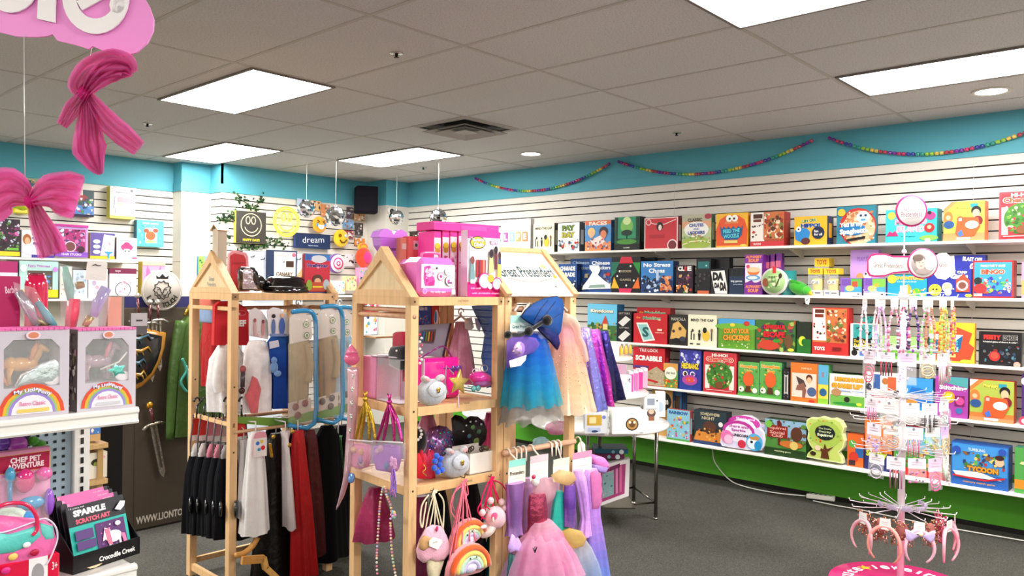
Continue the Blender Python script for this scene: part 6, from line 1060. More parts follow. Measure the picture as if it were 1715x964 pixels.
# curved wooden rocker under the small rack
t=thing('wooden_rocker','curved pale wooden rocker base on the carpet under the white and black capes','wooden base',aZ(440,964,0))
b=B('wood'); P=smooth([LR.px(x,y,-.05) for x,y in ((394,930),(410,925),(424,912),(431,899))],5); b.tube(P,.016,C('c98f4a'),8); b.obj('curved_runner',t)
b=B('wood'); b.bar(LR.px(405,938,-.1),LR.px(441,935,-.1),.02,.04,C('c98f4a')); b.bar(LR.px(441,933,-.1),LR.px(445,952,-.1),.02,.03,C('d9a45a')); b.bar(LR.px(445,950,-.1),LR.px(464,968,-.1),.02,.03,C('d9a45a')); b.obj('foot_frame',t)
# ================================================================ GOODS ON THE SMALL RACK
ZT=1.591
def onrack(R,label,x0,x1,yt,off,z,face,ops,side,t_=.05,name='boxed_toy',cat='boxed toy',**k):
    a=R.px(x0,480,off); c=R.px(x1,480,off); top=R.px((x0+x1)/2,yt,off).z; a.z=z+.0005;c.z=a.z
    return gb(label,a,c-a,UP*(top-z),t_,face,side,ops,name=name,cat=cat,**k)
t=thing('hang_card_toy','red and white hang card standing on the small rack, left of the shiny black case','packaged toy',LR.px(400,480,.3))
b=B('card'); P=[LR.px(x,y,.3) for x,y in ((381,488),(384,424),(388,420),(396,419),(412,423),(416,430),(418,488))]; b.slab(P,-LR.G,.02,C('e9a0a6')); b.obj('card_edge',t)
b=B('card'); P=[LR.px(x,y,.292) for x,y in ((388,486),(387,428),(393,424),(408,427),(412,434),(414,486))]; b.slab(P,-LR.G,.004,C('c41f2c')); q=LR.px(400,440,.28); b.text('costume',q,LR.L,UP,.07,.012,C('8f1420')); b.obj('red_front',t)
t=thing('shiny_case','small glossy black case with a silver mirrored front, on the small rack','case',LR.px(418,486,.1))
b=B('gloss'); b.puff([LR.px(x,y,.12) for x,y in ((402,486),(400,452),(404,446),(422,447),(428,455),(436,486))],-LR.G,.1,C('171316')); b.obj('case_body',t)
b=B('foil'); b.slab([LR.px(x,y,.05) for x,y in ((407,484),(408,452),(411,449),(424,452),(424,470),(432,484))],-LR.G,.006,C('b9b5bb')); b.obj('mirror_front',t)
c=LR.px(431,474,.16); b=B('gloss'); b.ell(c,.055,.05,.045,C('141114'),14,9); tag(b.obj('black_bowler'),'round black helmet between the mirrored case and the big shiny hat','hat')
t=thing('shiny_hat','wide glossy black hat with creases, in the middle of the small rack top','hat',LR.px(478,487,.12))
c=LR.px(478,487,.14); b=B('gloss'); b.lathe((c.x,c.y,ZT+.001),[(.128,0),(.132,.01),(.12,.03),(.105,.075),(.09,.088),(.05,.095),(.001,.097)],C('100d10'),28); b.obj('crown',t)
b=B('gloss'); b.tube([Vector((c.x,c.y,ZT+.03))+Vector((math.cos(a*math.pi/10)*.122,math.sin(a*math.pi/10)*.122,0)) for a in range(20)],.007,C('1d1a1e'),6,closed=True); b.obj('band',t)
onrack(LR,'red and blue firefighter picture pack standing on the small rack beside the shiny hat',510,552,426,.06,ZT,'d12a3f',[('r',0,.84,1,1,'3a7fd0'),('e',.55,.88,.32,.1,'dfe6ef'),('r',.06,.86,.26,.98,'3a5fb5'),T_('Firefighter',.5,.7,.86,.13,'2a2f7a',0,'e9a0c4',.04),('e',.5,.36,.2,.12,'5a3424'),('e',.5,.3,.13,.09,kid),('p',[(.25,.28),(.75,.28),(.85,.05),(.15,.05)],'c9502a'),('r',.3,.14,.7,.18,'efe23a'),('e',.16,.2,.12,.14,'8fae3a'),('e',.84,.22,.13,.14,'b9c9d3'),('r',0,0,1,.03,'2a3a7a')],'a01f30',.03)
LD=LR.L
# chef pack and coats
t=thing('chef_costume','white chef costume with a red topper card reading CHEF, on the small rack','costume',LR.p(.05,.2,.9))
b=B('card'); P=[LR.px(x,y,.16) for x,y in ((360,512),(368,505),(392,503),(412,515),(417,524),(417,572),(415,578),(358,578))]; b.slab(P,-LR.G,.03,C('cf1f2a')); q=LR.px(402,541,.15)
b.text('CHEF',q-LD*.015,LD,UP,.10,.036,C('f6f0ee'),bold=.05,N=-LR.G); b.tube([LR.px(403+9*math.cos(k*.52),524+4*math.sin(k*.52),.15) for k in range(12)],.001,C('e9a0a6'),4,closed=True); b.obj('topper_card',t)
b=B('cloth'); c=LR.px(382,575,.2); gar(b,c,LD,[(0,.05,.05),(.08,.10,.07),(.22,.11,.08),(.36,.10,.08)],['f0ebe9','ece6e6'],6,.10,1); b.obj('coat',t)
b=B('cloth'); b.tube(smooth([LR.px(372,585,.12),LR.px(366,615,.1),LR.px(364,640,.1),LR.px(368,655,.1)]),.026,C('ece6e4'),10); b.obj('sleeve',t)
hanger_=B('gloss'); hanger(hanger_,LR.p(.10,.25,1.525),LR.G,.2); hanger_.obj('hanger',t)
t=thing('chef_costume','white apron costume with a pink oven mitt, right of the red topper card','costume',LR.p(.1,.1,.9))
b=B('cloth'); c=LR.px(431,570,.05); gar(b,c,LD,[(0,.045,.035),(.05,.075,.045),(.2,.085,.05),(.38,.088,.05)],['f3efee','efe9e9'],6,.08,2); b.obj('coat',t)
b=B('plush'); b.puff([LR.px(x,y,-.0) for x,y in ((423,629),(431,634),(437,650),(433,672),(431,692),(420,692),(414,672),(411,662),(416,655))],-LR.G,.03,C('e06a72')); b.obj('oven_mitt',t)
b=B('gloss'); b.ell(LR.px(407,618,.0),.018,.012,.02,C('a84a52'),10,7); b.tube([LR.px(407,622,.0),LR.px(406,648,0)],.012,C('4a4048'),8); b.ell(LR.px(405,654,0),.018,.012,.018,C('3a1418'),10,7); b.obj('toy_spoons',t)
b=B('card'); P=[LR.px(x,y,.0) for x,y in ((417,520),(427,515),(438,520),(447,534),(450,550),(449,568),(417,562))]; b.slab(P,-LR.G,.003,C('d9cfd0')); q=LR.px(424,566,-.004)
b.art(LR.px(417,568,-.0035),LR.px(449,568,-.0035)-LR.px(417,568,-.0035),UP*.14,[('e',.3,.4,.08,.28,'c9a0a0'),('e',.72,.4,.08,.26,'c98a8a'),('e',.3,.72,.07,.08,'a8584a'),('e',.72,.68,.07,.08,'7a3a3a'),('s',10,.1,.05,.9,.4,['c9b5b9','e9a0a0'],.08)]); b.obj('topper_card',t)
# blue doctor costume
t=thing('doctor_costume','blue scrubs costume with a plush and figure picture card, on the small rack','costume',LR.p(.2,.1,.9))
b=B('cloth'); c=LR.px(470,560,.03); gar(b,c,LD,[(0,.05,.03),(.05,.085,.045),(.1,.08,.045),(.25,.06,.04,.01),(.40,.075,.05,.02)],['2f5faa','23489a','1a3a86'],6,.10,5); b.obj('tunic_body',t)
b=B('card'); P=[LR.px(x,y,-.02) for x,y in ((447,520),(457,514),(468,516),(480,526),(484,540),(483,562),(450,562))]; b.slab(P,-LR.G,.003,C('dcd6d8')); b.art(LR.px(448,564,-.0235),LR.px(483,564,-.0235)-LR.px(448,564,-.0235),UP*.15,[('e',.28,.35,.1,.3,'5a6fa0'),('c',.28,.75,.09,'2a2026'),('e',.68,.38,.14,.32,'4a6ab5'),('c',.68,.78,.09,kid),('r',.1,.02,.9,.12,'7a8ab5')]); b.obj('topper_card',t)
b=B('plush'); b.ell(LR.px(459,615,-.03),.022,.02,.03,C('6f9ad0'),12,8); b.ell(LR.px(465,625,-.04),.02,.016,.016,C('7aa6da'),10,7); b.ell(LR.px(459,603,-.03),.016,.015,.018,C('6f9ad0'),10,7); b.obj('plush_toy',t)
b=B('card'); b.slab([LR.px(x,y,-.03) for x,y in ((451,572),(466,569),(468,580),(452,584))],-LR.G,.002,C('c9c9d6')); b.obj('name_tag',t)
# clear zip bags with tan explorer costumes
def zipbag(lab,x0,x1,yt,yb,off,seed,cstm,xr2):
    t=thing('zip_bag_costume',lab,'costume',LR.px((x0+x1)/2,yb,off))
    b=B('cloth'); c=LR.px((x0+x1)/2-4,yt+38,off+.03); h=(c-LR.px((x0+x1)/2,yb-36,off+.03)).z; w=(LR.px(x1,600,off)-LR.px(x0,600,off)).length/2
    gar(b,c,LD,[(0,w*.5,.02),(h*.15,w*.78,.03),(h*.5,w*.7,.035),(h,w*.62,.035)],cstm,6,.12,seed); b.obj('folded_costume',t)
    b=B('cloth'); b.tube(smooth([LR.px(x1-16,yt+55,off+.01),LR.px(x1-10,yt+90,off),LR.px(x1-14,yt+120,off)]),.022,C(cstm[0]),8); b.obj('sleeve',t)
    b=B('card'); P=[LR.px(x,y,off-.005) for x,y in ((x0+2,yt+12),(x0+10,yt+4),(x1-18,yt+4),(x1-8,yt+14),(x1-6,yt+40),(x1-8,yt+48),(x0+2,yt+56))]; b.slab(P,-LR.G,.002,C('ded6cb')); o=LR.px(x1-26,yt+52,off-.0085); b.art(o,LD*.07,UP*.13,[('c',.5,.72,.26,'4f8a2c'),('c',.5,.72,.2,'e9e3d6'),('c',.5,.72,.12,'7aa24a'),('c',.56,.26,.26,'3f7a24'),('c',.56,.26,.2,'e6e0d0'),('c',.56,.26,.12,'5f9a3a')]); b.obj('topper_card',t)
    b=B('card'); P=[LR.px(x,y,off-.004) for x,y in ((x0,yb-34),(x1-8,yb-44),(x1-8,yb-18),(x0,yb-8))]; b.slab(P,-LR.G,.002,C('cfc4b5')); 
    for x,y in ((x1-34,yb-28),(x1-18,yb-34),(x1-30,yb-14) if seed%2 else (x1-20,yb-20)): q=LR.px(x,y,off-.008); b.lathe(q,[(.02,0),(.02,.0012)],C('8a4a3a' if x%2 else '5a4a44'),12,ax=-LR.G)
    b.obj('picture_panel',t)
    b=B('gloss'); b.slab([LR.px(x,y,off-.006) for x,y in ((x0-0,yb-10),(x1-4,yb-22),(x1-4,yb-6),(x0-0,yb+2))],-LR.G,.002,C('6a9a3a')); b.obj('green_band',t)
    b=B('gloss'); b.tube(smooth([LR.px(x,y,off-.008) for x,y in ((x0+6,yt+2),(x1-16,yt),(x1-4,yt+6),(x1,yt+30),(x1-1,(yt+yb)/2),(x1-3,yb),(x0,yb+2))],3),.013,C('2a93cc'),8); b.obj('blue_zip_trim',t)
    b=B('clear'); P=[LR.px(x,y,off) for x,y in ((x0,yb),(x0+2,yt+8),(x0+10,yt+1),(x1-12,yt+1),(x1,yt+20),(x1-1,(yt+yb)/2),(x1-2,yb))]; b.puff(P,-LR.G,.07,C('fff')); b.obj('clear_film',t)
    b=B('gloss'); hanger(b,LR.px((x0+x1)/2-6,506,.24),LR.G,.12,'e6e3e3'); b.obj('hanger',t)
zipbag('clear blue-trimmed bag holding a tan explorer costume, left one of the pair','0' and 483,529,520,709,-.06,1,['b5a274','a8956a'],0)
zipbag('clear blue-trimmed bag holding a tan explorer costume, nearest the tall gable rack',531,574,512,700,-.03,2,['b5a070','a3855a'],0)
zipbag('clear blue-trimmed bag with a white astronaut card, squeezed behind the tall gable rack post',552,598,514,694,.06,3,['9fc4d6','8fb5c9'],0)
b=B('gloss'); b.slab([LR.px(x,y,.02) for x,y in ((396,697),(486,700),(486,716),(396,708))],-LR.G,.004,C('6a9a3a')); tag(b.obj('garment_bag_hem'),'green printed hem of a clear costume bag under the chef coats','costume bag')
for px_,cl,lb in ((350,'e07a6a','small red and white folded costume piece hanging low inside the small rack gable end'),(352,'8fa6c9','pale blue folded headpiece hanging inside the small rack gable end')):
    b=B('cloth'); q=aP(px_,505 if cl=='e07a6a' else 520,LR.p(.12,0,0),LR.L); b.puff([q+LR.G*x*1.+UP*z for x,z in ((-.14,0),(-.12,.02),(.12,.022),(.14,0),(.12,-.035 if cl!='8fa6c9' else -.07),(-.12,-.03 if cl!='8fa6c9' else -.07))],-LR.L,.04,C(cl)); tag(b.obj('folded_costume_piece'),lb,'costume')
b=B('satin'); c=aP(352,560,LR.p(.15,0,0),LR.L); c.z=1.42; gar(b,c,LR.G,[(0,.08,.03),(.15,.10,.04),(.38,.08,.04)],['b5101c','a00f1a'],6,.1,6); tag(b.obj('red_costume'),'plain red costume seen through the small rack gable end','costume')
# lower rod: black costume hangers with round black bases
for i,(px_,off,cl,lb) in enumerate(((322,.42,'c93a2c','black pirate set with a red and white card, leftmost on the low rod'),(334,.36,'c93a2c','black pirate set with a red card, second from the left on the low rod'),(348,.28,'d98a96','black set with a pink bow and grey straps, third on the low rod'),(360,.2,'d98a96','black set with a pink card and grey straps, fourth on the low rod'),(372,.12,'b9b3b5','black set with a silver card, just left of the rack post'),(397,.04,'d9302c','black set with a red and white card, just right of the rack post'))):
    t=thing('pirate_costume_set',lb,'costume',LR.px(px_,880,off)); q=LR.px(px_+8,678,off)
    b=B('gloss'); b.tube([q+(UP*math.sin(a)+(LR.L+LR.G*.4).normalized()*math.cos(a))*.022+UP*.02 for a in [math.radians(k) for k in range(-90,200,30)]],.006,C('1d1f22'),6); b.tube([q,q-UP*.07],.006,C('1d1f22'),6); b.obj('hook',t)
    b=B('satin'); 
    for s in (-1,1): b.tube([q-UP*.05+LR.L*s*.02,q-UP*.2+LR.L*s*.035,q-UP*.42+LR.L*s*.03],.0045,C('5a5658'),5)
    b.obj('strap',t)
    b=B('card'); cc=q-UP*.135; b.slab([cc+LR.L*x+UP*z for x,z in ((-.028,-.06),(.028,-.06),(.028,.06),(-.028,.06))],-LR.G,.003,C(cl)); b.slab([cc-LR.G*.003+LR.L*x+UP*z for x,z in ((-.028,-.06),(.028,-.06),(.028,-.03),(-.028,-.03))],-LR.G,.002,C('e6e0dc')); b.obj('label_card',t)
    b=B('satin'); cw='d9d6d2' if i<2 else ('e08a9c' if i<4 else 'a8a4a6'); b.puff([q-UP*.24+LR.L*x+UP*z for x,z in ((-.03,-.08),(-.035,-.02),(-.01,.03),(.015,.03),(.01,-.03),(.0,-.09))],-LR.G,.03,C(cw)); b.puff([q-UP*.25+LR.L*x+UP*z for x,z in ((.0,-.08),(.005,.03),(.03,.03),(.035,-.06),(.02,-.12))],-LR.G,.03,C('1a1a22')); b.obj('folded_shirt',t)
    b=B('cloth'); gar(b,q-UP*.28,LR.L,[(0,.04,.03),(.1,.06,.045),(.3,.07,.05),(.42,.072,.05)],['121216','0d0d10'],5,.1,i); b.obj('black_trousers',t)
    b=B('gloss'); b.lathe(q-UP*.53-LR.L*.06-LR.G*.05,[(.036,0),(.046,.004),(.046,.014),(.034,.018)],C('16181c'),16,ax=(LR.L-LR.G*.6)); b.obj('round_base',t)
# capes
def cape(lab,x,yt,yb,hw,off,cols,m='satin',folds=5,amp=.14,seed=0,name='cape',sh=0,top=.03,extra=None,cat='costume'):
    c=LR.px(x,yt,off); h=(c-LR.px(x,yb,off)).z; t=thing(name,lab,cat,LR.px(x,yb,off))
    b=B(m); gar(b,c,LR.L,[(0,top,.02),(h*.08,hw*.55,.03),(h*.5,hw*.8,.045,sh*.5),(h,hw,.06,sh)],cols,folds,amp,seed,hem=.006); b.obj('cloth_body',t)
    b=B('gloss'); b.tube([c,c+UP*.05,LR.p((c-LR.o).dot(LR.L),.1,.90)],.004,C('e0dcda'),5); b.obj('hanger',t)
    if extra: extra(t,c)
    return t
def flow(t,c):
    b=B('card'); card(b,c-LR.G*.05-UP*.06,LR.L,.075,.13,'e9a0b0',ops=[('r',0,0,1,.75,'efe9e6'),('c',.3,.55,.14,'3a7fd0'),('c',.6,.6,.12,'efc93a'),('c',.7,.35,.16,'d12a2f'),('c',.4,.3,.12,'3a9ad0')]); b.obj('flower_card',t)
cape('white satin cape with a flower picture card, on the low rod',428,722,892,.075,-.06,['e9e6e4','dcd7d4'],seed=1,extra=flow,top=.025)
cape('pale grey satin cape half hidden behind the white one, beside the rack post',408,735,862,.05,.02,['c9c4c6','b5b0b2'],seed=2)
cape('long black cape with a gold clasp, right of the white cape',462,725,975,.135,.05,['15110f','0c0a0a'],m='satin',seed=3)
cape('narrow white lining panel between black and red capes',478,722,885,.022,-.09,['e6dcdc','cfc4c6'],seed=4,sh=.03,folds=3)
cape('bright red satin cape, longest on the low rod',499,720,965,.065,-.08,['c4141c','b50f18','a80d14'],seed=5,sh=.045,folds=5,amp=.2)
cape('dark red cape with a gold clasp, behind the bright red one',518,718,930,.085,-.0,['5a0c12','3a080c'],seed=6,sh=.03)
cape('wide black velvet cape at the right end of the low rod',549,712,935,.125,.0,['0f0d10','0a090b'],m='cloth',seed=7)
cape('green cape glimpsed behind the black velvet one',566,730,800,.03,.12,['1f6a2f','174f24'],seed=8)
for i_,(x_,of_,lb_) in enumerate(((458,.30,'black cape at the back of the low rod, behind the white cape'),(500,.32,'black cape at the back of the low rod, behind the red capes'),(545,.30,'black cape at the back of the low rod, behind the velvet one'),(572,.2,'black cape at the far right back of the low rod'))): cape(lb_,x_,712,940,.12,of_,['100d10','0a090b'],m='cloth',seed=60+i_)
b=B('foil'); 
for x,y in ((458,731),(490,722),(485,745)): b.ell(LR.px(x,y,-.13),.012,.006,.012,C('c9a04a'),8,6)
b.bar(LR.px(452,742,-.1),LR.px(455,765,-.1),.016,.01,C('c9a02a')); tag(b.obj('gold_trim'),'gold braid clasps at the collars of the capes','trim')
# ================================================================ GOODS ON THE MAIN RACK
ML=MR.L; MG=MR.G
def m1(x,y,off=.0): return MR.px(x,y,off)
# top: pink vanity case
ZM=1.5905
def mbox(label,x0,x1,yt,off,z,face,ops,side=None,t_=.06,name='boxed_toy',cat='boxed toy',m='card',**k):
    a=m1(x0,500,off); c=m1(x1,500,off); top=m1((x0+x1)/2,yt,off).z; a.z=z+.0006; c.z=a.z
    return gb(label,a,c-a,UP*(top-z),t_,face,side or face,ops,name=name,cat=cat,m=m,**k)
t=thing('vanity_case','bubblegum pink vanity case with a white picture label, on top of the gable rack','case',m1(735,497,.06))
a=m1(702,497,.03);c=m1(764,497,.03); w=(c-a).length; h=m1(730,431,.03).z-ZM; a.z=ZM+.001
b=B('gloss'); b.box(a,c-a,MG*.13,UP*h,C('ef7ad0'),.022); b.obj('case_body',t)
b=B('card'); o=a+(c-a)*.05-MG*.001+UP*h*.22; b.box(o,(c-a)*.9,MG*.001,UP*h*.6,C('f6eef4')); b.art(o-MG*.0006,(c-a)*.9,UP*h*.6,[('p',[(.08,.9),(.25,.95),(.33,.7),(.4,.3),(.38,.1),(.1,.08),(.06,.4)],'ef4aa8'),('e',.22,.66,.12,.2,'f6c9e0'),('s',14,.1,.1,.36,.9,['c92a8a','f6c9e0','ef7ac4'],.07),('c',.56,.5,.1,'c93a8a'),('c',.56,.5,.085,'f6e6f0'),('c',.56,.5,.04,'b04a9a'),('c',.76,.72,.09,'b5a0b0'),('c',.76,.72,.08,'fbf6f8'),('c',.82,.32,.13,'3a2a3a'),('c',.82,.32,.12,'fbf6f8'),('s',8,.75,.2,.9,.42,['7a3a7a','ef4aa8'],.05),('c',.42,.84,.03,'3a2a3a')]); b.obj('picture_label',t)
b=B('card'); b.art(a-MG*.0015,c-a,UP*h,[T_('my vanity case',.5,.12,.4,.08,'f6d9ec'),('c',.14,.14,.06,'f6d9ec'),('c',.14,.14,.05,'ef7ad0'),('r',.86,.07,.96,.2,'f3eef6')]); b.obj('lettering',t)
b=B('gloss'); q=a+(c-a)*.5+UP*h+MG*.06; b.tube(smooth([q-ML*.05-UP*.004,q-ML*.04+UP*.02,q+ML*.04+UP*.02,q+ML*.05-UP*.004]),.006,C('e0609c'),8); b.obj('handle',t)
t=thing('vanity_case','bubblegum pink vanity case edge peeking out left, with plum dots','case',m1(690,497,.2))
a=m1(684,497,.17);c=m1(735,497,.17); a.z=ZM+.001; c.z=a.z; b=B('gloss'); b.box(a,c-a,MG*.1,UP*(m1(700,434,.17).z-ZM),C('ef86d3'),.022); b.obj('case_body',t)
b=B('card'); 
for x,y in ((688,450),(690,466),(686,480)): b.ell(aP(x,y,a+ML*.0-ML*.0006,ML),.001,.005,.005,C('7a2a6a'),8,5)
b.obj('dots',t)
# big craft boxes
face_=[('r',0,.88,1,1,'ef2f9a'),('p',[(0,.9),(1,.82),(1,.9)],'f6eaf4'),('r',0,0,1,.22,'e61f86'),('r',.04,.23,.6,.8,'e9e3ec'),('e',.3,.82,.24,.1,'3a2a2a'),('e',.3,.82,.22,.085,'efd23a'),T_('Shrinky',.3,.855,.38,.07,'f6f0e0',.05,'b5382a',.05),T_('Dinks',.32,.79,.3,.07,'f6f0e0',.05,'b5382a',.05),T_('Barbie',.82,.84,.26,.07,'f6d9ec',.1,'ef2f9a',.03),('r',.24,.3,.54,.56,'b5302f'),('r',.3,.3,.36,.56,'7a2a4a'),('r',.44,.3,.5,.56,'e08a7a'),('p',[(.08,.58),(.16,.56),(.2,.25),(.04,.25)],'7a9aa0'),('e',.12,.55,.06,.06,'8a4a4a'),('r',.06,.2,.2,.26,'c9dfe0'),
 ('p',[(.64,.62),(.74,.62),(.78,.38),(.62,.36)],'d9d98a'),('e',.69,.66,.06,.07,'2a1c22'),('p',[(.78,.68),(.88,.68),(.88,.42),(.8,.42)],'6a2f3a'),('e',.83,.72,.06,.06,'2a1c22'),('p',[(.9,.6),(.98,.6),(1,.3),(.88,.3)],'e9cf5a'),('r',.9,.5,.99,.6,'3a4a7a'),('e',.94,.64,.05,.06,'4a2a22'),('c',.48,.24,.2,'c92a8a'),('c',.48,.24,.17,'e6e0e9'),('c',.86,.2,.16,'c92a8a'),('c',.86,.2,.13,'f6eaf2'),('e',.66,.28,.1,.06,'efb23a'),('c',.64,.16,.07,'f6eef2'),T_('with shrinkable shapes',.5,.05,.86,.035,'f3b0d9'),T_('kids craft',.2,.13,.3,.03,'f3b0d9')]
mbox('big white and magenta craft box with a yellow title, front of the row',782,836,387,.05,ZM,'f6eaf4',face_,'f0dcea',.05,name='craft_box',cat='craft box')
for i,(x0,x1) in enumerate(((767,776),(753,764),(740,751),(726,737))):
    a=m1(x0,497,.10+.0*i);c=m1(x1,497,.10); 
    mbox(('upright craft box edge with a yellow badge, nearest the big front craft box','upright craft box edge with a yellow badge, second left of the big front one','upright craft box edge with a yellow badge, third left of the big front one','upright craft box edge with a yellow badge, furthest left in the row')[i],x0,x1,384+1.0*i,.17+.002*i,ZM,'f3dcea',[('r',0,.9,1,1,'ef2f9a'),('e',.5,.76,.42,.06,'7a5a1a'),('e',.5,.77,.36,.05,'e9c93a'),('e',.5,.7,.36,.04,'c9902a'),('s',14,.1,.3,.9,.62,['ef7ab8','c94a8a','f6eaf2'],.3)],'ef2f9a',.13,name='craft_box',cat='craft box')
mbox('wide hot pink box lying on the row of craft boxes',725,834,374,.16,m1(780,388,.16).z,'ef2f9a',[('l',[(.0,.8),(.5,.95),(1,.5)],.004,'f76ab8'),('r',.4,.2,.8,.7,'f24aa6')],'e0268c',.14,name='craft_box',cat='craft box')
mbox('coral pink boxed game with a small white badge, behind the pink vanity case',683,706,396,.36,ZM,'ef7a78',[('r',.35,.78,.75,.93,'f3efe9'),('e',.55,.855,.1,.03,'2f8a6a'),('s',6,.1,.1,.9,.5,['e8625f','f39a92'],.12)],'e0625f',.05)
mbox('salmon box corner behind the lilac heart tub',670,682,398,.38,ZM,'f0a08a',[('r',.2,.8,.8,.9,'f6e9e0')],'e08a78',.05)
mbox('red and gold box between coral box and craft boxes',708,722,398,.36,ZM,'c9302a',[('s',14,.1,.1,.95,.95,['e9a23a','8fae3a','7a1a1a'],.2)],'9a1f1f',.05)
# heart tub
t=thing('heart_tub','lilac heart-shaped lidded tub tucked behind the wooden gable','tub',m1(660,440,.42))
hp=[(0,-1),(.45,-.55),(.9,-.05),(1,.4),(.85,.75),(.5,.9),(.15,.78),(0,.6)]; hp=hp+[(-x,y) for x,y in hp[-2:0:-1]]
c=m1(659,410,.42); r=.085
b=B('gloss'); b.slab([c+ML*x*r*.9+UP*y*r for x,y in hp],-MG,.07,C('b56ad6')); b.obj('tub_body',t)
b=B('gloss'); b.slab([c-MG*.071*0-MG*.002+ML*x*r+UP*(y*r) for x,y in hp if y>.05],-MG,.075,C('d68af0')); q=c-MG*.004-UP*.01; b.text('heart',q-UP*.008,ML,UP,.05,.018,C('3a1a5a'),N=-MG); b.obj('lid',t)
# --- middle shelf z=1.116
Z1=1.1155-.0015
t=thing('glitter_keepsake_box','pink glitter box with a clear display side, left end of the middle shelf','box',MR.p(.12,.3,Z1))
a=MR.pe(604,658,.04); d=MR.pe(670,672,.04); a.z=Z1;d.z=Z1; hh=MR.pe(620,597,.04).z-Z1; uu=(d-a)
b=B('sequin'); b.box(a,uu*.4,ML*.14,UP*hh,C('e08ab8'),.003); b.obj('glitter_side',t)
b=B('card'); b.box(a+uu*.42,uu*.56,ML*.14,UP*.004,C('e9e0ea')); b.box(a+uu*.42+ML*.13,uu*.56,ML*.004,UP*hh,C('d9cfd9')); b.art(a+uu*.42+ML*.129,uu*.56,UP*hh,[('r',.1,.4,.6,.9,'b04a6a'),('s',14,.1,.4,.6,.9,['e9c9d6','7a2a4a','d96a8a'],.1)]); b.obj('card_insert',t)
b=B('clear'); b.box(a+uu*.42,uu*.56,ML*.003,UP*hh,C('fff')); b.box(a+uu*.42+UP*hh,uu*.56,ML*.13,UP*.002,C('fff')); b.obj('clear_window',t)
b=B('gloss'); b.lathe(a+uu*.3+ML*.06+UP*(hh+.001),[(.055,0),(.06,.004),(.05,.009)],C('cfc4c9'),20); b.lathe(a+uu*.65+ML*.07+UP*(hh+.003),[(.05,0),(.052,.004),(.04,.007)],C('b9b0b9'),20); b.obj('stacked_dishes',t)
t=thing('velvet_bag','small black velvet bag with a pearl clasp and red flap behind, hanging inside the rack','bag',m1(668,618,.3))
q=lambda x,y,o=.1: MR.pe(x,y,o)
b=B('plush'); b.puff([q(x,y) for x,y in ((655,612),(654,590),(658,580),(680,578),(682,585),(682,618),(670,620))],-ML,.05,C('0f0c10')); b.obj('bag_body',t)
b=B('plush'); b.puff([q(x,y,.13) for x,y in ((659,582),(660,558),(664,555),(680,555),(682,582))],-ML,.03,C('b5123a')); b.obj('red_flap',t)
b=B('gloss'); b.ell(q(664,587,.07),.005,.005,.005,C('f3f0ee'),10,8)
for k in range(9): b.ell(MR.px(703+((k%2)*3),560+k*6.0,.10),.0065,.0065,.0065,C('f3ece6' if k%3 else 'd93a5a'),8,6)
b.obj('pearls',t)
# fuchsia handbag
t=thing('fuchsia_handbag','glossy fuchsia toy handbag on the middle shelf behind the grey fluffy bag','toy handbag',m1(735,640,.16))
a=m1(697,642,.16);c=m1(772,628,.16); a.z=Z1+.001; c.z=a.z; hh=m1(735,600,.16).z-Z1
b=B('gloss'); b.box(a,c-a,MG*.09,UP*hh,C('ef1f92'),.014); b.obj('bag_body',t)
b=B('gloss'); o=a+(c-a)*.12-MG*.002; b.box(o+UP*hh*.3,(c-a)*.5,MG*.006,UP*hh*.62,C('f7309c'),.004); b.tube([o+UP*hh*.34+(c-a)*.03,o+UP*hh*.34+(c-a)*.47,o+UP*hh*.9+(c-a)*.47,o+UP*hh*.9+(c-a)*.03],.002,C('ff66b8'),5,closed=True); b.obj('flap',t)
b=B('gloss'); b.tube(smooth([a+(c-a)*.2+UP*hh+MG*.04,a+(c-a)*.45+UP*(hh+.04)+MG*.02,a+(c-a)*.7+UP*(hh+.05)+MG*.03,a+(c-a)*.9+UP*hh+MG*.04]),.004,C('8a2a7a'),6); b.obj('strap',t)
# fluffy bags
def fluffy(lab,x0,x1,yt,yb,off,z):
    t=thing('fluffy_bag',lab,'bag',m1((x0+x1)/2,yb,off)); a=m1(x0,(yt+yb)/2,off);c=m1(x1,(yt+yb)/2,off); w=(c-a).length/2; m=(a+c)/2; top=m1((x0+x1)/2,yt,off).z; h=(top-z)/2; m.z=z+h*.9
    b=B('plush'); b.ell(m,w,.045,h*.92,C('b9bcc4'),24,14,(ML,MG,UP),disp=lambda p,q_:1+.04*math.sin(9*q_)*math.sin(7*p)); b.obj('bag_body',t)
    b=B('plush'); b.ell(m-MG*.04+UP*h*.25,w*.6,.014,h*.55,C('cfd2da'),16,9,(ML,MG,UP)); b.obj('front_flap',t)
    for s in (-1,1): b=B('plush'); b.ell(m+ML*s*w*.5+UP*h*.95-MG*.01,w*.3,.02,h*.25,C('c9c4c9'),12,7,((ML+UP*s*.25).normalized(),MG,UP)); b.ell(m+ML*s*w*.5+UP*h*.95-MG*.028,w*.18,.006,h*.13,C('e9a8a8'),10,6,((ML+UP*s*.25).normalized(),MG,UP)); b.obj('ear',t)
    b=B('foil'); b.ell(m-MG*.055+UP*h*.3,.012,.004,.008,C('c9a24a'),10,6); b.ell(m-MG*.055+UP*h*.15,.009,.004,.007,C('a8843a'),10,6); b.obj('clasp',t)
fluffy('grey fluffy bag with pink ears, front of the middle shelf by the post',698,746,630,678,.03,Z1)
fluffy('grey fluffy bag with a gold clasp, on the lower shelf beside the white box',740,784,750,797,.035,.776)
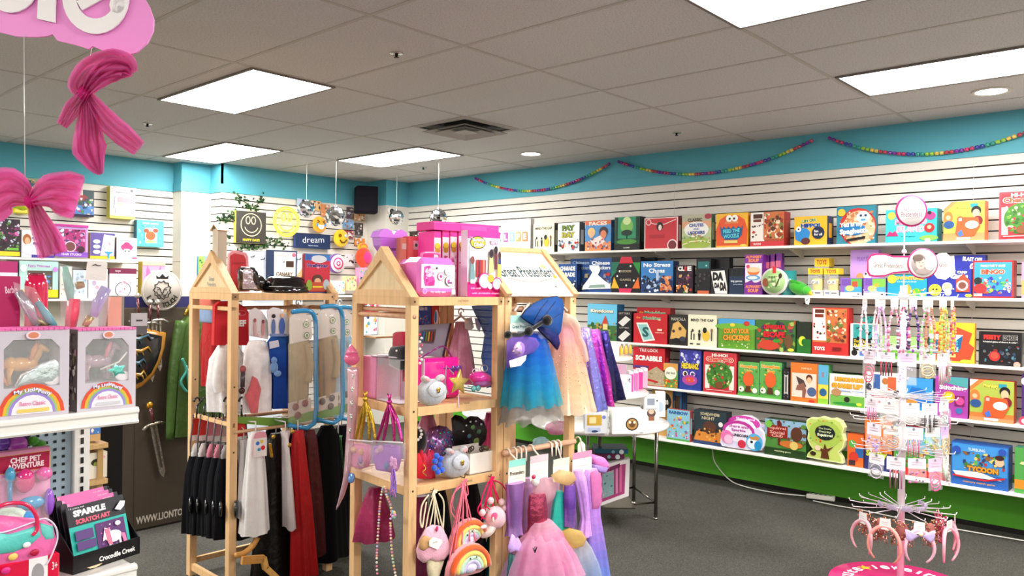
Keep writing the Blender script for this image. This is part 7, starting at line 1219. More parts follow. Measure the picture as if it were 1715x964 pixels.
# gold star wand
t=thing('star_wand','gold sequin star standing on the middle shelf with a silver ribbon','star wand',m1(768,662,.02))
c=m1(768,640,.035); R_=.062
b=B('sequin'); b.puff([c+ML*(R_ if k%2==0 else R_*.46)*math.sin(k*math.pi/5+.1)+UP*(R_ if k%2==0 else R_*.46)*math.cos(k*math.pi/5+.1) for k in range(10)],-MG,.022,C('e6c46a')); b.obj('star',t)
b=B('gloss'); b.tube([c-UP*.055,m1(768,664,.02),m1(768,682,-.02)],.0025,C('e6c4d6'),5); b.tube([c+ML*-.03+UP*.04,m1(748,612,.04),m1(745,640,.05),m1(750,660,.05)],.004,C('a89aa8'),5); b.obj('ribbon',t)
# pink glasses and hair band
def glasses(lab,x,y,off,w,h,col,lens):
    c=m1(x,y,off); t=thing('toy_glasses',lab,'glasses',c-UP*h*.6)
    b=B('gloss')
    for s in (-1,1): b.ell(c+ML*s*w*.5,w*.48,.006,h*.5,C(lens),18,8,(ML,MG,UP))
    b.obj('lens',t); b=B('gloss')
    for s in (-1,1): b.tube([c+ML*(s*w*.5+w*.48*math.cos(k*math.pi/8))+UP*h*.5*math.sin(k*math.pi/8) for k in range(16)],.003,C(col),5,closed=True); b.tube([c+ML*s*w*.95,c+ML*s*w*.9+MG*.09],.003,C(col),5)
    b.obj('frame',t)
t=thing('visor_hat','shiny hot pink rounded visor on the middle shelf, right of the gold star','hat',m1(805,650,.08))
c=m1(805,633,.08); b=B('gloss'); b.ell(c,.058,.05,.032,C('ef3fae'),22,12,((ML+UP*-.15).normalized(),MG,UP)); b.obj('visor_body',t)
b=B('gloss'); b.ell(c-UP*.022-MG*.012,.05,.045,.02,C('a85a9a'),20,10,(ML,MG,UP)); b.obj('brim',t)
b=B('gloss'); b.tube([c+ML*(.02+.022*math.cos(k*math.pi/6))+UP*(.045+.016*math.sin(k*math.pi/6)) for k in range(12)],.0022,C('cfc0cf'),5,closed=True); b.tube([c+ML*(-.03+.02*math.cos(k*math.pi/6))+UP*(.035+.012*math.sin(k*math.pi/6)) for k in range(12)],.0022,C('e6d9e6'),5,closed=True); b.obj('ring',t)
glasses('teal rimmed toy glasses lying below the pink visor',797,650,.03,.026,.022,'2f8f96','7ab8b5')
glasses('purple framed toy glasses behind the gold star',764,617,.10,.03,.025,'6a2a9a','5a2a6a')
t=thing('activity_frame','grey tilted activity frame with a picture of colour pencils, inside the rack','picture board',m1(730,600,.30))
b=B('card'); P=[m1(x,y,.30) for x,y in ((692,595),(692,545),(755,541),(742,598))]; b.slab(P,-MG,.012,C('a8a6b8')); P=[m1(x,y,.286) for x,y in ((704,572),(706,553),(731,551),(727,574))]; b.slab(P,-MG,.003,C('6a5a6a'))
for k,cl in enumerate(('3a7fc4','5f9a4a','e9c23a','c93a2a','7a4a2a')): b.bar(m1(708+4.4*k,571,.28),m1(710+4.4*k,555,.28),.006,.004,C(cl))
b.obj('picture_panel',t); b=B('card'); b.tube([P0 for P0 in [m1(x,y,.292) for x,y in ((755,541),(742,598))]],.005,C('4a2a36'),5); b.obj('dark_edge',t)
mbox('blue and green toy box high at the back inside the gable rack',699,722,508,.42,1.40,'3a4fa8',[T_('Ride on',.4,.85,.6,.16,'f3f0ee'),('s',16,.1,.1,.95,.75,['5fae4a','e9e06a','e0483a','5f7fd0'],.14),T_('Ride',.4,.15,.6,.16,'f3f0ee')],'2a3a8a',.05)
mbox('red and blue cartoon box beside the blue toy box inside the gable rack',723,736,508,.42,1.40,'c9302a',[('e',.6,.5,.3,.3,'f3f0ee'),('e',.5,.55,.16,.2,'3a7fd0')],'8a1f1f',.05)
for z_,o_ in ((1.392,.36),): b=B('wood'); b.box(MR.p(.05,o_,z_),ML*.2,MG*.11,UP*.008,C('c9a06a')); tag(b.obj('back_ledge'),'small wooden ledge holding two boxes at the back of the gable rack','shelf')
# satin dress and wings visible through
def mgar(lab,x,yt,yb,hw,off,cols,m='satin',folds=6,amp=.12,seed=0,name='dress',top=.03,R=MR,sh=0,prof=None,hem=.004,u=None,group=None,part='skirt'):
    c=R.px(x,yt,off); h=(c-R.px(x,yb,off)).z; t=thing(name,lab,'costume',R.px(x,yb,off),group)
    pr=prof(h) if prof else [(0,top,.02),(h*.15,hw*.5,.035),(h*.6,hw*.85,.06,sh*.6),(h,hw,.08,sh)]
    b=B(m); gar(b,c,u or R.L,pr,cols,folds,amp,seed,hem=hem); b.obj(part,t)
    return t,c
t_,c=mgar('dusty pink satin dress hanging at the back of the gable rack',772,538,640,.075,.40,['c98a9c','b56f88','a85f7c'],seed=11,name='princess_dress')
b=B('gloss'); hanger(b,c+UP*.05,MG,.12); b.obj('hanger',t_)
t_,c=mgar('magenta satin dress at the back of the lower shelf',822,690,745,.05,.40,['8a1f4a','a82a5a','c93a6f'],seed=12,name='princess_dress')
t_,c=mgar('dull pink satin cape behind the lower shelf, left side',716,692,750,.07,.40,['b56a86','c98aa0'],seed=13,name='satin_cape')
b=B('sheer'); b.puff([m1(x,y,.3) for x,y in ((790,512),(835,508),(842,520),(842,640),(815,650),(806,600),(812,560),(800,530))],-MG,.02,C('2a4f9a')); b.ell(m1(832,556,.27),.03,.02,.03,C('0d0d12'),12,8); tag(b.obj('butterfly_wings'),'dark blue sheer wing seen inside the gable rack, left of the tutu bay','wings')
b=B('card'); b.slab([m1(x,y,.36) for x,y in ((779,533),(790,531),(794,548),(788,553),(779,550))],-MG,.003,C('efe9e0')); b.slab([m1(x,y,.355) for x,y in ((795,532),(805,535),(806,545),(803,556),(798,548))],-MG,.003,C('e9dfe3')); tag(b.obj('costume_tags'),'two small white costume tags high inside the gable rack','tags')
# --- lower shelf z=.777
Z2=.776
t=thing('sequin_costume','multicolour sequin costume heaped at the back of the lower shelf','costume',m1(733,765,.25))
b=B('sequin'); rn=random.Random(9)
c=m1(735,745,.26); b.ell(c,.085,.06,.085,C('9a6aa8'),20,12,(ML,MG,UP),disp=lambda p,q_:1+.12*math.sin(5*q_+3*p)); b.obj('sequin_body',t)
b=B('foil')
for _ in range(90):
    a1=rn.uniform(-1,1);a2=rn.uniform(-1,1)
    if a1*a1+a2*a2>1: continue
    q=c+ML*a1*.085+UP*a2*.085-MG*(.062*math.sqrt(max(0,1-a1*a1-a2*a2))+.004); b.ell(q,.006,.004,.006,C(rn.choice(('2f9ab0','4fc48a','8a3fb0','d95fa8','3f5fc4','c9a0e6'))),6,4)
b.obj('loose_sequins',t)
t=thing('pearl_purse','black purse with a pearl strand at the left of the lower shelf','bag',m1(703,760,.12))
b=B('plush'); b.ell(m1(703,738,.14),.035,.03,.06,C('0f0c10'),14,9,(ML,MG,UP)); b.obj('purse_body',t)
b=B('gloss')
for k,(x,y) in enumerate(((702,716),(705,721),(706,727),(704,732),(700,736),(697,737))): b.ell(m1(x,y,.09),.007,.007,.007,C('efe6e0'),8,6)
b.obj('pearl_strand',t)
t=thing('monarch_wings','black wing with green and blue spots on the lower shelf','wings',m1(790,760,.2))
wp=[(756,700),(762,694),(772,696),(778,702),(788,696),(800,697),(810,705),(815,720),(813,736),(804,748),(786,756),(770,757),(760,745)]
b=B('satin'); b.puff([m1(x,y,.2) for x,y in wp],-MG,.014,C('0f0d10'),steps=((1,0),(.97,1))); b.obj('wing_cloth',t)
rn=random.Random(3)
for x,y,r_,cl in ((792,715,.014,'5f8a5a'),(802,722,.016,'4a7a62'),(798,738,.02,'6a8a3f'),(786,730,.013,'3f6a7a'),(806,710,.007,'c9dfe6'),(797,705,.006,'e6eef0'),(788,706,.006,'e6eef0'),(781,712,.005,'dfe6ea'),(776,722,.005,'e6eef0')): b=B('satin'); b.ell(m1(x,y,.192),r_,.004,r_*.8,C(cl),8,5,(ML,MG,UP)); b.obj('wing_spot',t)
t=thing('tulle_flower_crown','red and pink tulle crown with blue pompoms, front of the lower shelf','crown',m1(715,800,.05))
for k,(x0,x1,cl) in enumerate(((696,712,'ef3a4a'),(706,724,'f04f72'),(700,730,'e8305a'))):
    b=B('sheer'); P=[m1(x,y,.04+.03*k) for x,y in ((x0,800),(x0-1,775),(x0+5,758),(x0+10,770),(x1-6,752),(x1,775),(x1-2,802))]; b.puff(P,-MG,.03,C(cl)); b.obj('tulle_petal',t)
b=B('plush')
for x,y in ((731,763),(738,768),(728,772),(736,778),(727,783),(733,790),(740,787)): b.ell(m1(x,y,.02),.0135,.0135,.0135,C('2f62e0'),10,7)
b.obj('pompoms',t)
b=B('foil'); b.tube(smooth([m1(709,778,.02),m1(713,784,.015),m1(708,790,.015),m1(714,796,.02)]),.003,C('d9a84a'),5); b.obj('gold_charm',t)
t=thing('white_tray_box','small white open box holding dark sunglasses, right of the fluffy bag on the lower shelf','box',m1(810,790,.04))
a=m1(786,796,.03);c=m1(830,788,.03); a.z=Z2+.001;c.z=a.z; hh=m1(808,757,.03).z-Z2; dW=MG*.13
b=B('card'); W_=C('ece4dc')
b.box(a,c-a,MG*.003,UP*hh,W_); b.box(a+dW,c-a,MG*.003,UP*hh*1.15,W_); b.box(a,ML*.003,dW,UP*hh,W_); b.box(c-ML*.003,ML*.003,dW,UP*hh,W_); b.box(a,c-a,dW,UP*.003,W_); b.obj('tray',t)
for k in range(5):
    b=B('gloss'); q=a+(c-a)*(.15+.17*k)+MG*(.04+.02*(k%3))+UP*(hh+.004); b.tube([q+ML*.012*math.cos(j*math.pi/4)+UP*.011*math.sin(j*math.pi/4) for j in range(8)],.0035,C('2a2422' if k%2 else '5a4436'),5,closed=True); b.obj('sunglasses',t)
b=B('gloss'); q=a+(c-a)*.8+MG*.03+UP*(hh+.008); b.lathe(q,[(.012,0),(.012,.004)],C('6a5a3a'),12,ax=-MG); b.obj('round_lens',t)
# --- bags hanging under the lower shelf
def cords(b,top,bots,col,r=.0032,seed=0,knot=.014,loops=()):
    rn=random.Random(seed)
    for q in bots: b.tube(smooth([top,top.lerp(q,.45)+ML*rn.uniform(-.008,.008),q],4),r,C(col),6)
    b.tube([top+(ML*math.cos(k*.7)+UP*math.sin(k*.9)+MG*.4*math.sin(k*1.3))*knot for k in range(12)],r*1.2,C(col),6)
    for lp in loops: b.tube(smooth([Vector(p) for p in lp],5),r,C(col),6)
def hook(t,x,y,off=-.02):
    b=B('metal'); q=m1(x,y,off); b.tube([q+MG*.03,q,q+UP*.012-MG*.004],.0022,C('2a2624'),5); b.obj('hook',t)
t=thing('ice_cream_purse','pink ice cream cone purse hanging on cream cords under the lower shelf','plush purse',m1(728,960,-.03)); hook(t,725,822)
b=B('cloth'); cords(b,m1(727,826,-.03),[m1(x,y,-.03) for x,y in ((713,884),(720,880),(728,878),(735,878),(742,886),(746,900))],'efe3c4',.0034,1,.013,[(m1(718,828,-.03),m1(707,845,-.03),m1(704,870,-.03),m1(707,883,-.03),m1(710,865,-.03),m1(714,840,-.03)),(m1(735,826,-.03),m1(743,840,-.03),m1(743,870,-.03),m1(742,884,-.03))]); b.obj('cord',t)
b=B('plush'); b.puff([m1(x,y,-.04) for x,y in ((714,884),(724,878),(738,880),(746,893),(752,910),(752,925),(742,937),(728,940),(716,936),(708,942),(700,935),(698,922),(704,903))],-MG,.05,C('f0b0c4')); b.obj('ice_cream_scoop',t)
b=B('cloth'); b.puff([m1(x,y,-.055) for x,y in ((703,905),(712,896),(724,900),(722,912),(708,922),(702,918))],-MG,.03,C('c99a6a')); b.obj('wafer_patch',t)
b=B('plush'); b.puff([m1(x,y,-.035) for x,y in ((716,934),(742,936),(736,955),(727,985),(722,985),(717,955))],-MG,.04,C('e6d9b5')); b.obj('cone',t)
b=B('card'); P=[m1(x,y,-.075) for x,y in ((719,905),(726,899),(740,903),(741,908),(733,920),(719,914))]; b.slab(P,-MG,.002,C('f6f2ea')); q=m1(729,908,-.0785); b.text('purse',q,ML,UP,.022,.008,C('5a5a5a'),N=-MG); b.obj('paper_tag',t)
b=B('plush'); b.ell(m1(732,885,-.065),.008,.004,.012,C('d91f6a'),8,6); b.ell(m1(743,907,-.06),.009,.004,.011,C('d91f6a'),8,6); b.obj('heart_patch',t)
def rainbow(lab,cx_,cy_,rp,off,rot,cordtop,seed):
    t=thing('rainbow_purse',lab,'plush purse',m1(cx_,cy_+rp*.4,off)); c=m1(cx_,cy_,off); r=(m1(cx_+rp,cy_,off)-c).length
    ux=ML*math.cos(rot)+UP*math.sin(rot); uz=-ML*math.sin(rot)+UP*math.cos(rot)
    b=B('plush'); b.puff([c+ux*r*1.16*math.cos(k*math.pi/12)+uz*(r*1.16*math.sin(k*math.pi/12)-.1*r) for k in range(13)]+[c-ux*r*.6-uz*r*.28,c+ux*r*.6-uz*r*.28],-MG,.04,C('f09a9e'),ctr=c+uz*r*.4); b.obj('purse_body',t)
    for i,(r0,cl) in enumerate(((1.0,'ef5f22'),(.78,'efd26a'),(.60,'bfe0c4'),(.48,'cfc6ec'))):
        b=B('plush'); P=[c-MG*.024+ux*r*(r0-.08)*math.cos(k*math.pi/14)+uz*r*((r0-.08)*math.sin(k*math.pi/14)) for k in range(15)]
        b.tube(P,r*.125,C(cl),8); b.obj('rainbow_band',t)
    b=B('plush'); b.ell(c+uz*r*.12-MG*.018,r*.36,.02,r*.24,C('d9d0ee'),14,8,(ux,MG,uz)); b.obj('cloud',t)
    b=B('gloss'); 
    for s in (-1,1): b.ell(c+ux*s*r*.16+uz*r*.55-MG*.042,.003,.003,.005,C('1a1414'),6,5)
    b.obj('eye',t)
    b=B('cloth'); cords(b,cordtop,[c+ux*r*x+uz*r*z for x,z in ((-.95,.5),(-.7,.8),(-.3,1.05),(.1,1.1),(.4,1.05))],'e8788c',.0034,seed,.010,[(cordtop,cordtop-ML*.05-UP*.03,cordtop-ML*.065-UP*.10,cordtop-ML*.02-UP*.16),(cordtop+ML*.01,cordtop+ML*.02-UP*.06,cordtop-ML*.01-UP*.05)]); b.obj('cord',t)
    return t
t_=rainbow('plush rainbow purse on rose cords, the upper one of two',783,905,27,-.05,.42,m1(778,806,-.03),3); hook(t_,778,800)
rainbow('plush rainbow purse hanging lower, cut by the bottom edge',783,952,31,-.09,.0,m1(775,812,-.05),5)
t=thing('axolotl_purse','pale pink plush animal purse with a hot pink mouth, on bright pink cords','plush purse',m1(828,895,-.04)); hook(t,822,798)
c=m1(830,866,-.06); b=B('plush'); b.ell(c,.056,.04,.05,C('f6c4cc'),22,14,(ML,MG,UP),disp=lambda p,q_:1+.05*math.sin(4*q_)); b.ell(m1(816,885,-.05),.05,.035,.035,C('ead6cf'),18,10,((ML-UP*-.3).normalized(),MG,UP)); b.obj('purse_body',t)
for x,y in ((822,838),(840,840),(846,850),(808,858)): b=B('plush'); b.ell(m1(x,y,-.07),.016,.014,.016,C('f6cdd2'),10,7); b.obj('ear',t)
b=B('plush'); b.ell(m1(828,864,-.105),.02,.01,.017,C('e8487a'),12,8); b.ell(m1(826,870,-.118),.006,.005,.014,C('f6d9c9'),8,6); b.ell(m1(810,882,-.1),.02,.01,.009,C('f7d3d6'),10,6); b.obj('muzzle',t)
b=B('cloth'); top=m1(823,803,-.03); cords(b,top,[m1(x,y,-.05) for x,y in ((806,870),(812,862),(818,845),(826,850),(834,842),(840,845))],'e8235f',.0034,7,.013,[(top,m1(842,812,-.04),m1(856,845,-.05),m1(850,858,-.05),m1(838,852,-.05)),(m1(806,840,-.04),m1(800,855,-.04),m1(812,868,-.05),m1(824,858,-.05),m1(812,846,-.05)),(m1(818,806,-.03),m1(808,830,-.04),m1(806,850,-.04),m1(815,862,-.05))]); b.obj('cord',t)
# --- left end: clear holographic bags, ribbons, wand, necklace
def e1(x,y,o=-.03): return MR.pe(x,y,o)
for x_,y0,y1,off_,cl_,lb_ in ((735,812,985,.40,'141216','black costume hanging at the back under the lower shelf, left'),(790,805,985,.42,'1a1216','black costume hanging at the back under the lower shelf, right'),(832,880,985,.36,'1f5a66','dark teal sequin costume low at the back of the gable rack')):
    mgar(lb_,x_,y0,y1,.095,off_,[cl_,cl_],m='cloth' if cl_!='1f5a66' else 'sequin',seed=x_,name='hanging_costume')
mgar('magenta satin costume hanging low at the back behind the ice cream purse',706,830,960,.06,.38,['8f1f52','6a1440'],seed=77,name='hanging_costume')
def clearpurse(lab,x0,x1,yt,yb,hx,hy,rc,inner,o):
    t=thing('clear_purse',lab,'bag',e1((x0+x1)/2,yb,o))
    b=B('sheer'); rn=random.Random(x0)
    for k in range(7):
        x=rn.uniform(x0+8,x1-10);y=rn.uniform(yt+12,yb-10); r1,r2=rn.uniform(.016,.03),rn.uniform(.012,.022); b.ell(e1(x,y,o+.01*rn.uniform(-1,1)),.012,r1,r2,C(rn.choice(inner)),10,7)
    b.puff([e1(x,y,o+.012) for x,y in ((x0+3,yt+8),((x0+x1)/2,yt+5),(x1-4,yt+8),(x1-3,(yt+yb)/2),(x1-8,yb-8),((x0+x1)/2,yb-5),(x0+8,yb-8),(x0+2,(yt+yb)/2))],-ML,.035,C(inner[1])); b.obj('iridescent_filling',t)
    b=B('clear'); b.puff([e1(x,y,o) for x,y in ((x0,yt+2),((x0+x1)/2,yt-1),(x1,yt+3),(x1+1,(yt+yb)/2),(x1-5,yb-4),((x0+x1)/2,yb),(x0+4,yb-4),(x0-1,(yt+yb)/2))],-ML,.07,C('f3e6f3')); b.obj('clear_film',t)
    b=B('gloss'); b.tube([e1(x0,yt,o-.03),e1(x1,yt+3,o-.03)],.003,C('efe6ef'),5); b.obj('zip',t)
    b=B('foil'); top=e1(hx,hy,o)
    for k,(dx,c_) in enumerate(((-1,0),(-.5,0),(.4,0),(1,0))): q=e1(hx+(x1-x0)*.42*dx,yt+2,o); b.tube(smooth([top,top.lerp(q,.5)+MG*-.006*k,q],4),[.0035,.006,.008,.009,.009,.008,.008,.007,.006][:9],C(rc),6)
    b.ell(top,.012,.012,.014,C(rc),8,6)
    for s in (-1,1): b.tube([top,top+UP*.035+MG*s*.012],.004,C(rc),6)
    b.obj('ribbon_handle',t)
    return t
clearpurse('clear iridescent purse with metallic gold ribbon handles, left one on the rack end',584,624,736,790,612,668,'c9a032',['f0c9a0','f3a0c4','e9c9d9','f6e3d9','b58fc4'],-.05)
clearpurse('clear iridescent purse with metallic magenta ribbon handles, right one on the rack end',624,674,738,795,652,673,'c93a8f',['e08fd0','c98fe6','f3c9dc','8fb0d9','d9a0c9'],-.035)
t=thing('butterfly_charm','lilac butterfly charm with a long purple and pink tassel on the magenta ribbon','charm',e1(657,830,-.09))
c=e1(659,776,-.1); b=B('gloss')
for a_,l_,w_ in ((.9,.03,.013),(2.3,.034,.013),(3.5,.026,.012),(5.4,.028,.013),(.1,.026,.012)):
    d=-MG*math.cos(a_)+UP*math.sin(a_); e=-MG*-math.sin(a_)+UP*math.cos(a_); b.puff([c+d*l_*x+e*w_*y for x,y in ((0,.25),(.5,1),(.9,.7),(1,0),(.9,-.7),(.5,-1),(0,-.25))],-ML,.006,C('e6a8d9'))
b.obj('petals',t)
b=B('satin'); rn=random.Random(2)
for k in range(16): b.tube(smooth([c-UP*.02+MG*rn.uniform(-.008,.008),c-UP*.07+MG*rn.uniform(-.02,.02),c-UP*rn.uniform(.11,.15)+MG*rn.uniform(-.028,.028)],3),.0018,C(('8a6ad9','b58ae6','e88ab5','6a4ab5')[k%4]),4)
b.obj('tassel',t)
t=thing('unicorn_wand','long pink glitter streamer toy with a shiny pink bulb head, hanging down the left post','toy',e1(565,855,-.06))
b=B('gloss'); c=e1(589,600,-.06); b.ell(c,.034,.036,.032,C('e0608c'),18,12); b.lathe(c+UP*.02,[(.03,0),(.022,.018),(.004,.045)],C('ef7aa0'),14,ax=UP+MG*.2); b.obj('bulb_head',t)
b=B('sequin'); P=smooth([e1(x,y,-.06) for x,y in ((591,615),(591,670),(588,720),(584,765),(580,800),(572,830),(563,853))],5); b.tube(P,[.027-.0006*k if k<24 else .0126-.0018*(k-24) for k in range(len(P))],C('efc0cb'),10); b.obj('glitter_streamer',t)
b=B('foil')
for k,(x,y) in enumerate(((591,630),(590,652),(589,675),(588,697),(586,720))):
    q=e1(x,y,-.09)
    for j in range(5): a=j*1.2566+.3*k; b.tube([q,q+(MG*math.cos(a)+UP*math.sin(a))*.013],.0022,C('e6f3ea'),4)
b.obj('star_print',t)
b=B('gloss'); b.lathe(e1(590,800,-.05),[(.022,0),(.024,.006),(.02,.012)],C('5a86c4'),20,ax=-ML+UP*.2); b.lathe(e1(590,800,-.05)-ML*.013,[(.012,0),(.008,.004)],C('7aa4dc'),14,ax=-ML); tag(b.obj('blue_yoyo'),'round blue disc toy at the foot of the clear gold-ribboned purse','toy')
t=thing('bead_necklace','long pastel rainbow bead necklace hanging inside the rack end, with a flower charm','necklace',e1(640,960,.02))
b=B('gloss'); rn=random.Random(5); pal=['f0b0c4','f3d9a0','bfe0c9','c9c0ea','ef9a8a','f6efe0','e88aa0']
P=smooth([e1(x,y,-.02) for x,y in ((637,990),(632,960),(631,930),(634,880),(637,840),(641,818),(645,816),(648,830),(655,850),(654,880),(657,930),(665,975))],9)
L0=0; last=P[0]
for p in P:
    if (p-last).length>.0098: b.ell(p,.0058,.0058,.0056,C(rn.choice(pal)),8,6); last=p
b.obj('bead_strand',t)
b=B('gloss'); q=e1(659,861,-.04)
for k in range(6): b.ell(q+(MG*math.cos(k*1.05)+UP*math.sin(k*1.05))*.011,.005,.008,.008,C(['b5a0ea','8fc9ea','f3e08a','f0a0c4','a0e0c9','e9b0e6'][k]),8,6)
b.obj('flower_charm',t)
t_,c=mgar('magenta satin costume seen low through the open rack end',628,815,900,.10,.38,['8f1a4a','a8225a','7a1440'],seed=21,name='satin_costume',R=MR)
b=B('card'); b.slab([e1(x,y,.25) for x,y in ((611,900),(612,876),(618,872),(633,872),(634,902))],-ML,.003,C('a07ac4')); tag(b.obj('lilac_hang_tag'),'plain lilac hang tag low behind the bead necklace','tag')
for x0,x1,yt,off,cl,lb in ((699,700,0,0,0,0),):
    pass
# ================================================================ COSTUME BAY (roof sign)
def r2(x,y,off=-.05): return R2.px(x,y,off)
RL=R2.L; RG=R2.G
t=thing('butterfly_wings','royal blue sheer butterfly wings with black fluffy trim above the blue tutu','wings',r2(915,560,-.12))
for nm,pts,cl,o in (('upper_wing',((872,530),(880,519),(893,508),(912,499),(932,496),(941,501),(943,512),(941,535),(938,555),(932,566),(918,560),(900,548),(886,540)),'1f62b5',-.12),('lower_wing',((896,545),(918,552),(934,562),(936,575),(933,585),(924,574),(908,558)),'2a2f7a',-.13)):
    P=[r2(x,y,o) for x,y in pts]; b=B('sheer'); b.puff(P,-RG,.02,C(cl),steps=((1,0),(.96,1))); b.obj(nm,t)
    b=B('satin'); b.tube(P,.0032,C('10122a'),5,closed=True); b.obj('wing_edge',t)
b=B('satin')
for pts in (((900,540),(915,525),(930,505)),((905,545),(922,535),(938,525)),((895,535),(905,518),(918,502))): b.tube([r2(x,y,-.131) for x,y in pts],.002,C('14224f'),4)
b.obj('wing_vein',t)
b=B('plush'); P=smooth([r2(x,y,-.15) for x,y in ((846,562),(858,560),(872,560),(886,554),(900,545),(914,536))],5)
b.tube(P,.010,C('0c0a0d'),8); b.ell(r2(886,554,-.16),.022,.02,.022,C('0c0a0d'),12,8); b.ell(r2(917,536,-.16),.026,.022,.026,C('0a080b'),12,8); b.ell(r2(851,560,-.15),.018,.018,.018,C('0c0a0d'),12,8); b.obj('fluffy_trim',t)
t=thing('tutu_dress','blue to turquoise gradient tutu dress with a mint hang card, on the costume rack','costume',r2(898,700,-.10))
c=r2(885,555,-.08); h=(c-r2(885,678,-.08)).z
b=B('tulle'); gar(b,c,RL,[(0,.06,.04),(h*.12,.095,.07,.005),(h*.55,.135,.09,.01),(h,.165,.10,.02)],['1c3fb0','1f5fc9','2a86d0','34a6c9','3fb5bf'],9,.09,31,hem=.010); b.obj('overskirt',t)
b=B('satin'); gar(b,c-UP*.012,RL,[(0,.05,.03),(h*.2,.085,.06,.005),(h*.6,.112,.08,.02),(h*.98,.135,.085,.03)],['2030a0','1a56c0','2180cc','2a9cc4'],7,.10,30,hem=.006); b.obj('underskirt',t)
b=B('tulle'); gar(b,c-UP*h*.75,RL,[(0,.12,.07,.02),(h*.25,.155,.09,.02),(h*.47,.175,.10,.025)],['9aa0a4','a9a39e','9a948e'],11,.08,32,hem=.01); b.obj('tulle_hem',t)
b=B('tulle'); b.puff([r2(x,y,-.15) for x,y in ((848,570),(858,564),(880,562),(898,566),(904,576),(896,590),(882,594),(866,600),(848,618))],-RG,.014,C('9a7ad9')); b.obj('sequin_bodice',t)
b=B('card'); q=r2(875,541,-.09); card(b,q,RL,.15,.075,'dff0e6',ops=[('r',0,.55,1,1,'a9e0d0'),T_('Great Pretenders',.5,.3,.84,.2,'6a8a8a')]); b.obj('hang_card',t)
b=B('gloss'); b.tube(smooth([r2(871,530,-.06),r2(880,517,-.0),r2(887,507,.05)]),.006,C('ecdccc'),6); b.tube([r2(862,520,-.02),r2(868,512,.03),r2(876,512,.05),r2(884,522,0)],.005,C('ecdccc'),6); b.obj('hanger',t)
t=thing('fairy_badge','round lilac badge purse with a small white card, in front of the blue tutu','badge',r2(866,612,-.18))
b=B('gloss'); b.lathe(r2(867,584,-.19),[(.030,0),(.034,.004),(.034,.012),(.028,.016)],C('9a70c9'),22,ax=-RG); b.lathe(r2(867,584,-.207),[(.024,0),(.024,.001)],C('c4a6e2'),18,ax=-RG); b.obj('badge_face',t)
b=B('card'); b.slab([r2(x,y,-.2) for x,y in ((853,604),(882,594),(880,603),(872,612),(855,615))],-RG,.002,C('f0e9e3')); b.obj('white_card',t)
b=B('foil'); 
for x,y in ((860,588),(866,582),(872,590)): b.ell(r2(x,y,-.212),.006,.003,.004,C('d9c4a0'),7,5)
b.obj('silver_motif',t)
t=thing('tulle_gown','peach and cream sparkling tulle gown, right of the blue tutu','costume',r2(950,700,-.1))
c=r2(946,532,-.04); h=(c-r2(946,690,-.04)).z
b=B('tulle'); gar(b,c,RL,[(0,.045,.03),(h*.10,.075,.05),(h*.3,.085,.07,.005),(h*.7,.13,.09,.02),(h,.165,.10,.035)],['e6d3c4','f0b9c4','f3c2ae','f3d2b0','efdcc4'],9,.09,33,hem=.008); b.obj('overskirt',t)
b=B('satin'); gar(b,c-UP*.015,RL,[(0,.04,.025),(h*.12,.065,.045),(h*.5,.09,.07,.01),(h*.97,.13,.085,.03)],['ead6c4','f0b0b5','f3c9a8','f0dcc4'],7,.1,34); b.obj('lining',t)
b=B('foil'); rn=random.Random(8)
for _ in range(70):
    f=rn.uniform(.35,.98); q=r2(946+rn.uniform(-38,46)*(.5+.5*f)+8*f,532+158*f,-.14-.0*f); b.ell(q,.0028,.0028,.0028,C('d9c08a'),5,4)
b.obj('sequin_dots',t)
b=B('tulle'); P=smooth([r2(x,y,-.1) for x,y in ((944,530),(958,535),(966,550),(968,565),(975,580),(980,605))],4); b.tube(P,[.02]*len(P),C('f0d9c9'),8); b.obj('ruffle',t)
b=B('gloss'); b.tube(smooth([r2(936,520,.0),r2(942,513,.05),r2(950,520,.0)]),.005,C('ecdccc'),6); b.obj('hanger',t)
for k,(x0,cl,lb) in enumerate(((988,['b9a0f0','8f86e0','6f7ad0'],'shiny lilac and silver blue costume hanging behind the peach gown'),(1004,['d95fd0','b53ab0','c93a9a'],'shiny magenta foil costume at the right end of the costume rack'),(1018,['4a3a9a','23225a','16163a'],'navy satin costume, outermost on the right of the costume rack'))):
    t_,c=mgar(lb,x0-8,548+3*k,686-8*k,.075,.02+.05*k,cl,m='foil',folds=5,amp=.3,seed=40+k,name='foil_costume',R=R2,sh=.035,top=.035)
# lower rod: hang cards and dresses
def hcard(t,x,y,w,h,base,topc,off,txt=None):
    b=B('card'); q=r2(x,y,off); wm=w*3.7/FPX; hm=h*3.7/FPX; card(b,q,RL,wm,hm,base,ops=[('r',0,.72,1,1,topc)]+([T_(txt,.5,.45,.84,.16,'4a4442'),('l',[(.15,.22),(.85,.22)],.015,'b9b0a8')] if txt else [('l',[(.15,.4),(.85,.4)],.02,'cfc4bc'),('l',[(.15,.25),(.85,.25)],.02,'cfc4bc')])); b.obj('hang_card',t)
    b=B('gloss'); l=(q-R2.o).dot(RL); b.tube([q+UP*hm*.45]+[R2.p(l+.0,-.02,zlow)+(UP*math.sin(a)-RG*math.cos(a))*.019 for a in (0,.7,1.4,2.1,2.8)],.0045,C('f0e3d3'),6); b.obj('hanger',t)
t_,c=mgar('lilac sequin mermaid dress with a cream hang card, left end of the low rod',862,808,895,.045,-.10,['b07ac9','a070c0','b58ad0'],m='sequin',folds=4,amp=.05,seed=50,name='mermaid_dress',R=R2,prof=lambda h:[(0,.05,.03),(h*.3,.042,.035),(h*.8,.038,.03),(h,.045,.035)],part='sequin_body')
hcard(t_,866,789,38,40,'efe4cf','8fd6c9',-.09,'Pretenders')
